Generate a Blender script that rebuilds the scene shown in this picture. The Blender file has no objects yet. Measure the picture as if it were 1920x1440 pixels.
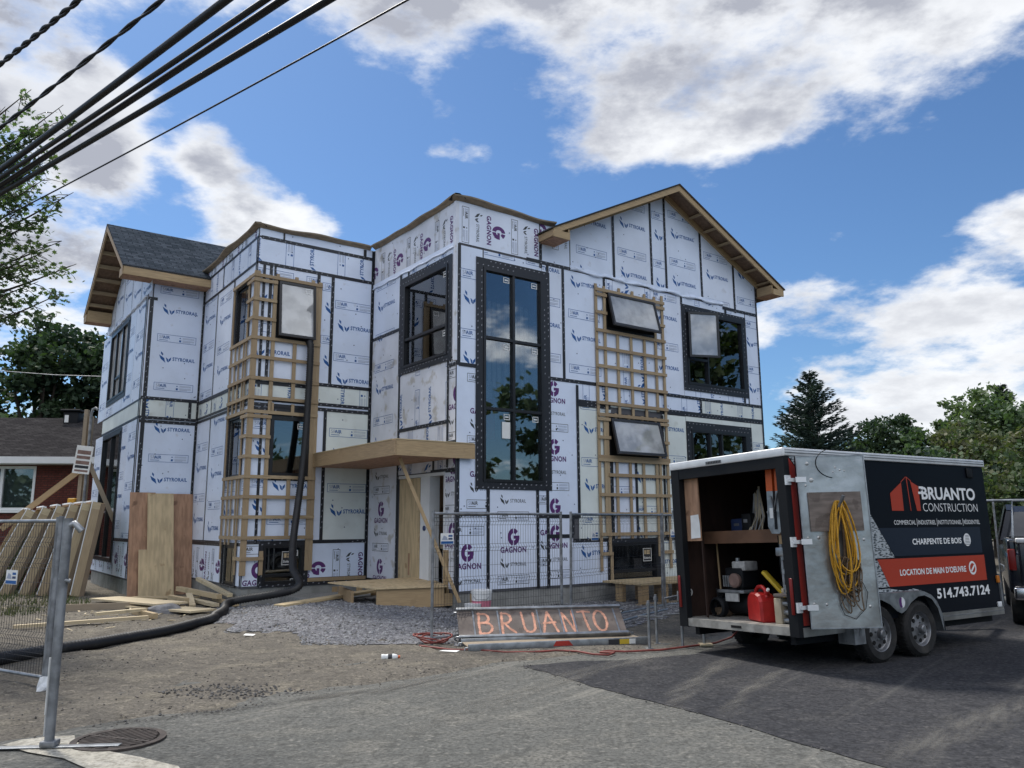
import bpy, bmesh, math, random
from math import sin, cos, pi, radians as rad, sqrt, floor
from mathutils import Vector as V, Matrix, noise as mnoise
random.seed(7)
SC = bpy.context.scene
COL = SC.collection
# ------------------------------------------------------------------ camera
cam = bpy.data.cameras.new("camera"); cam.sensor_width = 36.0; cam.lens = 27.84
cam.clip_start = 0.05; cam.clip_end = 2000
camo = bpy.data.objects.new("camera", cam); COL.objects.link(camo)
PITCH, ROLL = rad(9.935), rad(-.26)
_r, _u = V((1, 0, 0)), V((0, -sin(PITCH), cos(PITCH)))
_R, _U = cos(ROLL)*_r + sin(ROLL)*_u, -sin(ROLL)*_r + cos(ROLL)*_u
_B = -V((0, cos(PITCH), sin(PITCH)))
camo.matrix_world = Matrix(((_R.x, _U.x, _B.x, 0), (_R.y, _U.y, _B.y, 0), (_R.z, _U.z, _B.z, 1.65), (0, 0, 0, 1)))
SC.camera = camo
SC.view_settings.view_transform = 'Standard'; SC.view_settings.look = 'None'
SC.view_settings.exposure = 1.10; SC.view_settings.gamma = 1.0; SC.view_settings.use_curve_mapping = False
# ------------------------------------------------------------------ world: sky + clouds, one sun behind thin cloud
SUN_AZ, SUN_EL = rad(-42), rad(56)          # azimuth clockwise from +Y
w = bpy.data.worlds.new("World"); SC.world = w; w.use_nodes = True
nt = w.node_tree; nt.nodes.clear()
def nd(t, ty, **kw):
    n = t.nodes.new(ty)
    for k, v in kw.items(): setattr(n, k, v)
    return n
def mth(t, op, a, b=None, c=None):
    n = nd(t, 'ShaderNodeMath', operation=op)
    for i, x in enumerate((a, b, c)):
        if x is None: continue
        if isinstance(x, (int, float)): n.inputs[i].default_value = x
        else: t.links.new(x, n.inputs[i])
    return n.outputs[0]
def smooth(t, x, lo, hi, a=0.0, b=1.0):
    n = nd(t, 'ShaderNodeMapRange', interpolation_type='SMOOTHSTEP')
    t.links.new(x, n.inputs[0])
    for i, v in enumerate((lo, hi, a, b)): n.inputs[i+1].default_value = v
    return n.outputs[0]
def mixc(t, f, a, b, bt='MIX'):
    n = nd(t, 'ShaderNodeMix', data_type='RGBA', blend_type=bt)
    for i, x in ((0, f), (6, a), (7, b)):
        if isinstance(x, (int, float)): n.inputs[i].default_value = x
        elif isinstance(x, tuple): n.inputs[i].default_value = (*x, 1)
        else: t.links.new(x, n.inputs[i])
    return n.outputs[2]
tc = nd(nt, 'ShaderNodeTexCoord')
sky = nd(nt, 'ShaderNodeTexSky', sky_type='NISHITA'); sky.sun_disc = False
sky.sun_elevation = SUN_EL; sky.sun_rotation = SUN_AZ; sky.ozone_density = 2.5; sky.dust_density = .6; sky.air_density = 1.0
sep = nd(nt, 'ShaderNodeSeparateXYZ'); nt.links.new(tc.outputs['Generated'], sep.inputs[0])
X, Y, Z = sep.outputs
AZ = mth(nt, 'MULTIPLY', mth(nt, 'ARCTAN2', X, Y), 180/pi)
EL = mth(nt, 'MULTIPLY', mth(nt, 'ARCSINE', Z), 180/pi)
zz = mth(nt, 'ADD', mth(nt, 'MAXIMUM', Z, 0.0), .30)
cbv = nd(nt, 'ShaderNodeCombineXYZ'); nt.links.new(mth(nt, 'DIVIDE', X, zz), cbv.inputs[0]); nt.links.new(mth(nt, 'DIVIDE', Y, zz), cbv.inputs[1]); nt.links.new(mth(nt, 'MULTIPLY', Z, 1.6), cbv.inputs[2])
def skynoise(sc, det, ro):
    n = nd(nt, 'ShaderNodeTexNoise'); n.inputs['Scale'].default_value = sc; n.inputs['Detail'].default_value = det; n.inputs['Roughness'].default_value = ro
    nt.links.new(cbv.outputs[0], n.inputs['Vector']); return n
n1 = skynoise(3.6, 12, .56); n2 = skynoise(2.1, 6, .55); n3 = skynoise(13, 10, .62); n4 = skynoise(8, 8, .6)
# cloud bodies in azimuth / elevation degrees: (az, el, r_az, r_el, weight)
CL = [(9, 39, 26, 7.4, 1.0), (-9, 36.5, 10, 3.6, .95), (11, 31.0, 6.5, 3.6, .9), (9.4, 27.2, 2.6, 2.2, .8), (22, 31, 14, 4.6, 1.0), (19, 27.8, 6, 2.2, .8),
      (34, 32, 12, 5.0, 1.0), (-38, 28, 9, 9.5, 1.0), (-29.5, 22.5, 3.2, 5.6, 1.0), (-34, 17, 7, 4.5, .95), (-33, 12.5, 7, 2.0, .8), (-24, 34.5, 6, 2.2, .8), (-18.8, 21.4, 4.6, 2.8, 1.0), (-18.6, 17.8, 3.2, 1.8, .8),
      (-22.2, 23.4, 1.9, 2.4, .85), (-15.6, 20.4, 2.8, 2.0, .85), (30.5, 12.6, 7.5, 4.4, 1.0), (35, 17.2, 5.5, 3.0, .95), (24, 7.0, 8, 3.2, .95), (33, 7, 7, 3.5, .9),
      (17.6, 13.6, 2.0, 2.4, .68), (-4, 26.2, 4.0, 1.0, .47), (23.5, 19, 1.7, .8, .58), (29, 20.8, 1.7, .6, .52), (21, 15.5, 2.5, .8, .5), (-21, 16, 3.5, 1.2, .6),
      (-28, 4.5, 12, 4, .8), (0, 64, 42, 15, .85), (175, 45, 60, 32, 1.0), (-140, 40, 40, 28, 1.0), (125, 40, 35, 26, 1.0), (-100, 30, 30, 20, .9)]  # bodies behind the viewer are added to throw light on the facade
inv = None                                  # soft union of the cloud bodies
for a, e, ra, re, wt in CL:
    da = mth(nt, 'SUBTRACT', AZ, a)
    if abs(a) > 60: da = mth(nt, 'WRAP', da, 180, -180)
    d = mth(nt, 'ADD', mth(nt, 'POWER', mth(nt, 'ABSOLUTE', mth(nt, 'DIVIDE', da, ra)), 2), mth(nt, 'POWER', mth(nt, 'ABSOLUTE', mth(nt, 'DIVIDE', mth(nt, 'SUBTRACT', EL, e), re)), 2))
    g = mth(nt, 'SUBTRACT', 1.0, mth(nt, 'MULTIPLY', mth(nt, 'EXPONENT', mth(nt, 'MULTIPLY', d, -.9)), wt*.93))
    inv = g if inv is None else mth(nt, 'MULTIPLY', inv, g)
field = mth(nt, 'SUBTRACT', mth(nt, 'MULTIPLY', mth(nt, 'SUBTRACT', 1.0, inv), 1.25), .28)
fz = mth(nt, 'ADD', field, mth(nt, 'ADD', mth(nt, 'MULTIPLY', mth(nt, 'SUBTRACT', n1.outputs[0], .5), 2.3), mth(nt, 'MULTIPLY', mth(nt, 'SUBTRACT', n3.outputs[0], .5), .8)))
dens = smooth(nt, fz, .22, .74)
core = smooth(nt, mth(nt, 'ADD', mth(nt, 'ADD', mth(nt, 'MULTIPLY', fz, .7), mth(nt, 'MULTIPLY', mth(nt, 'SUBTRACT', n2.outputs[0], .5), 1.7)), mth(nt, 'MULTIPLY', mth(nt, 'SUBTRACT', n4.outputs[0], .5), 1.3)), .26, .95)
lowhi = smooth(nt, EL, 11, 20)
gfac = mth(nt, 'MULTIPLY', core, mth(nt, 'ADD', mth(nt, 'MULTIPLY', lowhi, .50), .45))
gfac = mth(nt, 'ADD', gfac, mth(nt, 'MULTIPLY', mth(nt, 'MULTIPLY', smooth(nt, EL, 27, 34), smooth(nt, Y, .2, .5)), mth(nt, 'MULTIPLY', smooth(nt, fz, .5, 1.0), .32)))
gfac = mth(nt, 'MINIMUM', mth(nt, 'ADD', gfac, mth(nt, 'MULTIPLY', mth(nt, 'MULTIPLY', smooth(nt, AZ, -19, -31), smooth(nt, EL, 12, 18)), mth(nt, 'MULTIPLY', smooth(nt, fz, .45, .85), .45))), 1.0)
ccol = mixc(nt, gfac, (5.2, 5.3, 5.45), (2.4, 2.5, 2.85))
behind = smooth(nt, Y, .25, -.25, 1.0, 2.0)  # unseen clouds behind the camera brightened to light the facade
ccol = mixc(nt, 1.0, ccol, behind, 'MULTIPLY')
skc = mixc(nt, 1.0, sky.outputs[0], (.385, .515, .635), 'MULTIPLY')
mix = mixc(nt, mth(nt, 'MULTIPLY', dens, .97), skc, ccol)
bg = nd(nt, 'ShaderNodeBackground'); bg.inputs[1].default_value = .09
nt.links.new(mix, bg.inputs[0])
wo = nd(nt, 'ShaderNodeOutputWorld'); nt.links.new(bg.outputs[0], wo.inputs[0])
sun = bpy.data.lights.new("sun", 'SUN'); sun.energy = 2.1; sun.angle = rad(10); sun.color = (1, .95, .87)
suno = bpy.data.objects.new("sun", sun); COL.objects.link(suno)
sd = V((sin(SUN_AZ)*cos(SUN_EL), cos(SUN_AZ)*cos(SUN_EL), sin(SUN_EL)))
suno.rotation_euler = sd.to_track_quat('Z', 'Y').to_euler(); suno.location = (0, 0, 30)

# ------------------------------------------------------------------ materials
MATS = {}
def mat(name, col, rough=.7, metal=0.0, var=0.0, vs=4.0, stretch=None, bump=0.0, bs=40.0, col2=None, spec=.4, thr=None, coord='Object', detail=4):
    m = bpy.data.materials.new(name); m.use_nodes = True; t = m.node_tree
    p = t.nodes['Principled BSDF']; p.inputs['Roughness'].default_value = rough; p.inputs['Metallic'].default_value = metal
    p.inputs['Specular IOR Level'].default_value = spec
    p.inputs['Base Color'].default_value = (*col, 1)
    if var or bump or col2:
        c = nd(t, 'ShaderNodeTexCoord'); src = c.outputs[coord]
        if stretch:
            mm = nd(t, 'ShaderNodeMapping'); mm.inputs['Scale'].default_value = stretch; t.links.new(src, mm.inputs[0]); src = mm.outputs[0]
        if var or col2:
            n = nd(t, 'ShaderNodeTexNoise'); n.inputs['Scale'].default_value = vs; n.inputs['Detail'].default_value = detail; t.links.new(src, n.inputs['Vector'])
            c2 = col2 or tuple(x*(1-var) for x in col)
            lo, hi = thr or (.35, .65)
            f = smooth(t, n.outputs[0], lo, hi)
            t.links.new(mixc(t, f, col, c2), p.inputs['Base Color'])
        if bump:
            n = nd(t, 'ShaderNodeTexNoise'); n.inputs['Scale'].default_value = bs; n.inputs['Detail'].default_value = 5; t.links.new(src, n.inputs['Vector'])
            b = nd(t, 'ShaderNodeBump'); b.inputs['Strength'].default_value = bump; b.inputs['Distance'].default_value = .02
            t.links.new(n.outputs[0], b.inputs['Height']); t.links.new(b.outputs[0], p.inputs['Normal'])
    MATS[name] = m; return m
def overlay(name, f_lo, f_hi, scale, col, stretch=None, coord='Object', tex='NOISE', amount=1.0, detail=5):
    """adds a second pattern over a material's base colour"""
    t = MATS[name].node_tree; p = t.nodes['Principled BSDF']; inp = p.inputs['Base Color']
    prev = inp.links[0].from_socket if inp.links else tuple(inp.default_value)[:3]
    c = nd(t, 'ShaderNodeTexCoord'); src = c.outputs[coord]
    if stretch:
        mm = nd(t, 'ShaderNodeMapping'); mm.inputs['Scale'].default_value = stretch; t.links.new(src, mm.inputs[0]); src = mm.outputs[0]
    if tex == 'VORONOI':
        n = nd(t, 'ShaderNodeTexVoronoi'); n.inputs['Scale'].default_value = scale; t.links.new(src, n.inputs['Vector']); o = n.outputs['Distance']
    else:
        n = nd(t, 'ShaderNodeTexNoise'); n.inputs['Scale'].default_value = scale; n.inputs['Detail'].default_value = detail; t.links.new(src, n.inputs['Vector']); o = n.outputs[0]
    f = smooth(t, o, f_lo, f_hi, 0, amount)
    t.links.new(mixc(t, f, prev, col), inp)
mat('foil', (.72, .795, .945), .42, var=.08, vs=1.4, bump=.22, bs=3.2)
mat('foil_b', (.75, .81, .94), .46, var=.10, vs=1.1, bump=.22, bs=2.6)
overlay('foil_b', .58, .78, 5, (.50, .51, .55), amount=.45)
overlay('foil', .60, .80, 7, (.45, .45, .47), amount=.45)
mat('foil_dirty', (.70, .725, .80), .5, var=.12, vs=2)
overlay('foil_dirty', .55, .68, 3.2, (.40, .37, .32), amount=.75, detail=9)
mat('cream', (.73, .775, .745), .5, var=.10, vs=1.6, bump=.05, bs=5)
overlay('cream', .58, .8, 4, (.48, .49, .44), amount=.5)
mat('sheath', (.10, .10, .11), .8)
mat('inner', (.33, .27, .20), .8, var=.3, vs=3)
mat('plaster', (.45, .45, .44), .8, var=.15, vs=2)
mat('tape', (.012, .013, .018), .45, spec=.5)
mat('tape_mark', (.23, .235, .26), .5)
mat('print_blue', (.015, .105, .34), .5, var=.2, vs=30)
mat('print_navy', (.03, .05, .13), .5)
mat('print_purple', (.115, .03, .16), .5, var=.2, vs=30)
mat('print_dark', (.045, .05, .05), .5, var=.2, vs=30)
mat('print_pale', (.33, .37, .47), .5)
mat('concrete', (.30, .30, .285), .85, var=.25, vs=3, bump=.3, bs=25)
overlay('concrete', .55, .7, 9, (.20, .19, .175), amount=.6)
def wood(name, col, st, dark=.35):
    mat(name, col, .65, var=dark, vs=3, stretch=st, bump=.12, bs=12, detail=6)
    overlay(name, .64, .70, 2.2, tuple(x*.45 for x in col), stretch=(1.3, 1.3, 1.3), amount=.6)
    overlay(name, .42, .62, .9, tuple(x*.80 for x in col), amount=.8)
    t = MATS[name].node_tree; inp = t.nodes['Principled BSDF'].inputs['Base Color']; prev = inp.links[0].from_socket; oi = nd(t, 'ShaderNodeObjectInfo')
    f = nd(t, 'ShaderNodeMapRange'); t.links.new(oi.outputs['Random'], f.inputs[0]); f.inputs[3].default_value = 0; f.inputs[4].default_value = .75
    t.links.new(mixc(t, f.outputs[0], prev, tuple((.62, .58, .56)[i]*x for i, x in enumerate(col))), inp)
wood('wood_x', (.55, .40, .225), (1.2, 22, 22))
wood('wood_z', (.49, .35, .19), (22, 22, 1.2))
wood('wood_y', (.49, .35, .20), (22, 1.2, 22))
wood('lath_h', (.46, .345, .21), (2, 2, 30))
wood('lath_v', (.50, .38, .235), (26, 26, 1.6))
wood('plank', (.60, .47, .28), (1.0, 18, 18), .28)
wood('plank_pale', (.66, .55, .36), (1.0, 18, 18), .22)
wood('plank_old', (.40, .33, .24), (1.0, 18, 18), .3)
mat('ply', (.58, .445, .265), .65, var=.25, vs=2.2, stretch=(6, 6, 1), detail=8)
overlay('ply', .62, .70, 3.5, (.30, .19, .09), amount=.7)
mat('ply_brown', (.43, .25, .155), .7, var=.3, vs=3, stretch=(5, 5, 1), detail=7)
overlay('ply_brown', .62, .72, 4, (.12, .06, .035), amount=.7)
mat('ply_grey', (.20, .165, .145), .75, var=.35, vs=4, stretch=(1, 1, 5), detail=8)
overlay('ply_grey', .55, .62, 6, (.09, .07, .06), amount=.6)
mat('soffit', (.20, .13, .085), .8, var=.25, vs=5, stretch=(3, 3, 3))
mat('membrane', (.030, .030, .032), .8, var=.3, vs=6)
mat('edge_board', (.30, .235, .165), .75, var=.3, vs=3, stretch=(2, 2, 8))
def brickish(name, c1, c2, mortar, bw, rh, ms, vec, rough=.85, offs=.5, bump=.3, squash=1.0):
    m = bpy.data.materials.new(name); m.use_nodes = True; t = m.node_tree; p = t.nodes['Principled BSDF']; p.inputs['Roughness'].default_value = rough
    p.inputs['Specular IOR Level'].default_value = 0.0 if 'shingle' in name else .2
    c = nd(t, 'ShaderNodeTexCoord'); s = nd(t, 'ShaderNodeSeparateXYZ'); t.links.new(c.outputs['Object'], s.inputs[0])
    cb = nd(t, 'ShaderNodeCombineXYZ')
    ex = {'x': s.outputs[0], 'y': s.outputs[1], 'xy': mth(t, 'ADD', s.outputs[0], s.outputs[1])}[vec[0]]
    t.links.new(ex, cb.inputs[0]); t.links.new(mth(t, 'MULTIPLY', s.outputs[2], vec[1]), cb.inputs[1])
    b = nd(t, 'ShaderNodeTexBrick'); t.links.new(cb.outputs[0], b.inputs[0])
    b.offset = offs; b.inputs['Scale'].default_value = 1; b.inputs['Brick Width'].default_value = bw; b.inputs['Row Height'].default_value = rh
    b.inputs['Mortar Size'].default_value = ms; b.inputs['Color1'].default_value = (*c1, 1); b.inputs['Color2'].default_value = (*c2, 1); b.inputs['Mortar'].default_value = (*mortar, 1)
    n = nd(t, 'ShaderNodeTexNoise'); n.inputs['Scale'].default_value = 6; n.inputs['Detail'].default_value = 6; t.links.new(c.outputs['Object'], n.inputs['Vector'])
    f = smooth(t, n.outputs[0], .3, .7, 0, .5)
    t.links.new(mixc(t, f, b.outputs[0], tuple(x*.55 for x in c1)), p.inputs['Base Color'])
    bp = nd(t, 'ShaderNodeBump'); bp.inputs['Strength'].default_value = bump; bp.inputs['Distance'].default_value = .01; bp.invert = True
    t.links.new(b.outputs['Fac'], bp.inputs['Height']); t.links.new(bp.outputs[0], p.inputs['Normal'])
    MATS[name] = m
brickish('shingle_x', (.038, .048, .060), (.075, .088, .108), (.012, .014, .018), .30, .145, .008, ('x', 1.8))
brickish('shingle_y', (.085, .095, .105), (.155, .165, .18), (.03, .03, .035), .30, .145, .008, ('y', 2.2))
brickish('shingle_old', (.036, .034, .035), (.060, .057, .057), (.012, .011, .011), .33, .14, .008, ('xy', 2.4))
brickish('brick', (.12, .035, .028), (.17, .05, .038), (.06, .035, .03), .21, .075, .012, ('xy', 1.0))
mat('white_trim', (.72, .73, .74), .5, var=.06)
mat('vinyl', (.78, .79, .80), .4)
mat('win_black', (.010, .010, .012), .35, spec=.5)
mat('paper', (.78, .78, .76), .7, var=.08, vs=9)
mat('sticker_dark', (.03, .03, .035), .4)
mat('galv', (.36, .375, .39), .42, metal=.75, var=.35, vs=9, bump=.05, bs=60)
mat('galv_dull', (.30, .31, .325), .55, metal=.55, var=.45, vs=7)
mat('alu', (.50, .49, .475), .30, metal=.78, var=.40, vs=2.2, bump=.55, bs=3.4)
overlay('alu', .52, .72, 3.5, (.27, .265, .26), stretch=(1, 1, .5), amount=.7)
mat('alu_white', (.72, .73, .74), .4, metal=.25, var=.12, vs=5)
mat('alu_floor', (.42, .40, .36), .55, metal=.4, var=.35, vs=8)
mat('black_paint', (.008, .010, .015), .30, spec=.08)
mat('lining', (.040, .020, .014), .8, var=.35, vs=3, stretch=(3, 3, 1))  # plywood with the shade inside the trailer darkened into its colour
mat('black_matte', (.009, .010, .012), .6, spec=.2)
mat('slate_vinyl', (.022, .029, .044), .35, spec=.1)
mat('orange_vinyl', (.40, .050, .026), .4, spec=.25)
mat('red_vinyl', (.40, .035, .024), .3, spec=.5, var=.25, vs=2)
mat('white_vinyl', (.80, .80, .80), .35)
mat('photo_grey', (.42, .45, .47), .35, col2=(.05, .06, .07), vs=14, stretch=(1, 1, 4), thr=(.5, .56), detail=8)
mat('rubber', (.022, .021, .021), .75, var=.4, vs=8, bump=.2, bs=30)
overlay('rubber', .5, .7, 4, (.075, .068, .06), amount=.6)
mat('rim', (.27, .27, .28), .42, metal=.6, var=.35, vs=9)
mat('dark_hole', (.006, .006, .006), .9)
mat('red_plastic', (.40, .018, .016), .38, var=.2, vs=10)
mat('yellow_cord', (.58, .30, .02), .5, var=.25, vs=30)
mat('brown_rope', (.17, .115, .07), .8, var=.4, vs=30)
mat('yellow_paint', (.55, .38, .03), .45)
mat('orange_paint', (.55, .10, .02), .5)
mat('engine_grey', (.45, .45, .44), .5, var=.3, vs=12)
mat('blue_strap', (.015, .03, .07), .7)
mat('pale_wood_box', (.42, .36, .26), .7, var=.25)
mat('hose', (.013, .013, .015), .55, spec=.45, bump=.0)
overlay('hose', .55, .75, 5, (.05, .048, .045), amount=.6)
mat('red_hose', (.22, .045, .035), .55, var=.3, vs=6)
mat('spray_orange', (.76, .38, .26), .8, var=.35, vs=14)
mat('pink_band', (.60, .19, .26), .5)
mat('bucket_white', (.74, .74, .73), .4, var=.08)
mat('rust', (.070, .055, .048), .8, var=.5, vs=12, bump=.3)
mat('rock', (.22, .22, .23), .85, var=.4, vs=6, bump=.4, bs=18)
mat('stone_red', (.26, .17, .145), .85, var=.3, vs=6, bump=.3, bs=18)
mat('pebble', (.29, .29, .298), .85, var=.6, vs=14)
mat('pebble_dark', (.12, .115, .11), .9, var=.5, vs=14)
mat('pebble_brown', (.17, .15, .13), .9, var=.5, vs=5)
mat('wire', (.010, .011, .014), .5, var=.3, vs=3)
mat('bark', (.07, .055, .042), .9, var=.4, vs=8, bump=.5, bs=20)
def leafmat(name, c1, c2, vs=.6, trans=.25):
    m = mat(name, c1, .6, col2=c2, vs=vs, spec=.25, thr=(.38, .62)); t = m.node_tree; p = t.nodes['Principled BSDF']
    out = t.nodes['Material Output']; tr = nd(t, 'ShaderNodeBsdfTranslucent'); src = p.inputs['Base Color'].links[0].from_socket
    t.links.new(mixc(t, 1.0, src, (1.1, 1.4, .5), 'MULTIPLY'), tr.inputs[0]); mx = nd(t, 'ShaderNodeMixShader'); mx.inputs[0].default_value = trans
    t.links.new(p.outputs[0], mx.inputs[1]); t.links.new(tr.outputs[0], mx.inputs[2]); t.links.new(mx.outputs[0], out.inputs[0])
leafmat('leaf_maple', (.080, .118, .070), (.115, .150, .085), 1.2, .42)
leafmat('leaf_dark', (0.029, 0.052, 0.035), (0.061, 0.094, 0.049), .35, .2)
leafmat('leaf_mid', (.070, .110, .058), (.125, .165, .082), .4, .25)
leafmat('leaf_autumn', (.072, .108, .055), (.118, .118, .066), .7, .25)
leafmat('needle', (0.019, 0.035, 0.032), (0.046, 0.070, 0.057), .6, .1)
mat('grass_blade', (.075, .105, .03), .7, col2=(.14, .135, .055), vs=2, thr=(.4, .6))
mat('truck_paint', (.012, .014, .02), .2, spec=.6)
mat('chrome', (.6, .6, .62), .2, metal=1)
mat('lamp_red', (.16, .010, .008), .3)
mat('lamp_amber', (.5, .16, .02), .3)
mat('curtain', (.52, .53, .55), .8, var=.12, vs=6, stretch=(8, 8, .3))
# dark tinted glass: part mirror, part see-through
def glass(name, tint, base_ref, rough=.015):
    m = bpy.data.materials.new(name); m.use_nodes = True; t = m.node_tree; t.nodes.clear()
    o = nd(t, 'ShaderNodeOutputMaterial'); g = nd(t, 'ShaderNodeBsdfGlossy'); g.inputs['Roughness'].default_value = rough; g.inputs[0].default_value = (.95, .97, 1, 1)
    tr = nd(t, 'ShaderNodeBsdfTransparent'); tr.inputs[0].default_value = (*tint, 1)
    fr = nd(t, 'ShaderNodeFresnel'); fr.inputs[0].default_value = 1.5
    f = mth(t, 'MINIMUM', mth(t, 'ADD', fr.outputs[0], base_ref), 1.0)
    mx = nd(t, 'ShaderNodeMixShader'); t.links.new(f, mx.inputs[0]); t.links.new(tr.outputs[0], mx.inputs[1]); t.links.new(g.outputs[0], mx.inputs[2]); t.links.new(mx.outputs[0], o.inputs[0])
    MATS[name] = m
glass('glass', (.62, .66, .66), .10)
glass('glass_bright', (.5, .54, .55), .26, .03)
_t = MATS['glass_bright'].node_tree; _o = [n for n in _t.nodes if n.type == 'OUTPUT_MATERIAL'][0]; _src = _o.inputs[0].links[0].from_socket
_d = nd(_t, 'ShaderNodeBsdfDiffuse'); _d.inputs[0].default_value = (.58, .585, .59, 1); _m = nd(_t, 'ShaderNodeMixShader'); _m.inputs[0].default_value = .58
_c = nd(_t, 'ShaderNodeTexCoord'); _n = nd(_t, 'ShaderNodeTexNoise'); _n.inputs['Scale'].default_value = 3; _n.inputs['Detail'].default_value = 6; _t.links.new(_c.outputs['Object'], _n.inputs['Vector']); _t.links.new(mixc(_t, smooth(_t, _n.outputs[0], .35, .65), (.66, .665, .67), (.42, .425, .43)), _d.inputs[0])   # protective film; its pale grey also paints in a bright cloud reflection
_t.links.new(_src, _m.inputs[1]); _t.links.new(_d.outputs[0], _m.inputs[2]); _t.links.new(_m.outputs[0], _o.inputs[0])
glass('glass_pale', (.72, .86, .80), .12)
glass('glass_truck', (.15, .16, .17), .05)
# ------------------------------------------------------------------ ground materials (world position)
def groundmat(name, c1, c2, c3, fine, bump, s1=.5, s2=4, rough=.92, streak=None, speck=None, mott=.55):
    m = bpy.data.materials.new(name); m.use_nodes = True; t = m.node_tree; p = t.nodes['Principled BSDF']; p.inputs['Roughness'].default_value = rough
    p.inputs['Specular IOR Level'].default_value = .06
    g = nd(t, 'ShaderNodeNewGeometry'); pos = g.outputs['Position']
    def nz(sc, det, st=None, rot=0):
        src = pos
        if st:
            mm = nd(t, 'ShaderNodeMapping'); mm.inputs['Rotation'].default_value = (0, 0, rot); t.links.new(pos, mm.inputs[0])
            m2 = nd(t, 'ShaderNodeMapping'); m2.inputs['Scale'].default_value = st; t.links.new(mm.outputs[0], m2.inputs[0]); src = m2.outputs[0]
        n = nd(t, 'ShaderNodeTexNoise'); n.inputs['Scale'].default_value = sc; n.inputs['Detail'].default_value = det; n.inputs['Roughness'].default_value = .6
        t.links.new(src, n.inputs['Vector']); return n.outputs[0]
    col = mixc(t, smooth(t, nz(s1, 7), .38, .62), c1, c2)
    col = mixc(t, smooth(t, nz(s2, 6), .48, .70, 0, .8), col, c3)
    col = mixc(t, smooth(t, nz(7, 10), .50, .66, 0, mott), col, tuple(x*.50 for x in c1)); col = mixc(t, smooth(t, nz(13, 10, (1, 1.3, 1)), .53, .68, 0, mott), col, tuple(min(1, x*1.45) for x in c3))
    f = nz(fine, 4)
    col = mixc(t, smooth(t, f, .40, .66, 0, .7), col, tuple(x*.50 for x in c1))
    if streak:
        sc, ang, colr, amt, lo, hi = streak
        col = mixc(t, mth(t, 'MULTIPLY', smooth(t, nz(1, 4, sc, ang), lo, hi, 0, amt), smooth(t, nz(.35, 3), .35, .6)), col, colr)
    if speck:
        v = nd(t, 'ShaderNodeTexVoronoi'); v.inputs['Scale'].default_value = speck[0]; t.links.new(pos, v.inputs['Vector'])
        col = mixc(t, mth(t, 'MULTIPLY', smooth(t, v.outputs['Distance'], speck[2], speck[2]*.5, 0, speck[3]), smooth(t, nz(1.3, 4), .45, .62)), col, speck[1])
    t.links.new(col, p.inputs['Base Color'])
    b = nd(t, 'ShaderNodeBump'); b.inputs['Strength'].default_value = bump; b.inputs['Distance'].default_value = .02
    t.links.new(mth(t, 'ADD', f, nz(fine*.3, 5)), b.inputs['Height']); t.links.new(b.outputs[0], p.inputs['Normal'])
    MATS[name] = m
groundmat('dirt', (.128, .117, .102), (.162, .147, .125), (.220, .198, .158), 38, .55, .55, 1.6, speck=(7, (.06, .055, .05), .22, .8))
groundmat('asphalt_old', (.122, .123, .116), (.145, .144, .134), (.190, .183, .163), 30, .5, .35, 1.3, streak=((.30, 4.5, 1), rad(-53), (.29, .275, .24), .55, .53, .72), speck=(9, (.05, .05, .05), .14, .7))
groundmat('asphalt_new', (.046, .047, .052), (.058, .058, .062), (.082, .080, .080), 32, .5, .4, 1.5, streak=((.20, 3.6, 1), rad(-50), (.17, .165, .15), .5, .52, .74))
groundmat('gravel_mat', (.155, .155, .170), (.20, .20, .215), (.26, .26, .27), 24, 1.0, 1.2, 9)
groundmat('slab', (.30, .30, .29), (.34, .34, .33), (.25, .25, .24), 30, .2)
groundmat('pale_concrete', (.46, .43, .36), (.52, .49, .42), (.36, .34, .30), 30, .5, 1.5, 5, speck=(12, (.12, .11, .10), .2, .8))
groundmat('lawn', (.07, .09, .035), (.10, .11, .05), (.13, .12, .07), 30, .6)
def dustmat(name, col, lo, hi, amt):
    m = bpy.data.materials.new(name); m.use_nodes = True; t = m.node_tree; p = t.nodes['Principled BSDF']; p.inputs['Base Color'].default_value = (*col, 1); p.inputs['Roughness'].default_value = .95
    g = nd(t, 'ShaderNodeNewGeometry'); n = nd(t, 'ShaderNodeTexNoise'); n.inputs['Scale'].default_value = 4; n.inputs['Detail'].default_value = 12; n.inputs['Roughness'].default_value = .72; mm = nd(t, 'ShaderNodeMapping'); mm.inputs['Rotation'].default_value = (0, 0, rad(-52)); t.links.new(g.outputs['Position'], mm.inputs[0]); m2 = nd(t, 'ShaderNodeMapping'); m2.inputs['Scale'].default_value = (.35, 2.2, 1); t.links.new(mm.outputs[0], m2.inputs[0]); t.links.new(m2.outputs[0], n.inputs['Vector'])
    uv = nd(t, 'ShaderNodeAttribute'); uv.attribute_name = 'fade'
    f = mth(t, 'MULTIPLY', smooth(t, n.outputs[0], lo, hi, 0, amt), uv.outputs['Fac']); tr = nd(t, 'ShaderNodeBsdfTransparent'); mx = nd(t, 'ShaderNodeMixShader'); t.links.new(f, mx.inputs[0]); t.links.new(tr.outputs[0], mx.inputs[1]); t.links.new(p.outputs[0], mx.inputs[2])
    t.links.new(mx.outputs[0], t.nodes['Material Output'].inputs[0]); MATS[name] = m
dustmat('dust', (.21, .20, .178), .30, .80, .50)
dustmat('damp', (.035, .033, .030), .40, .62, .55)
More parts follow.
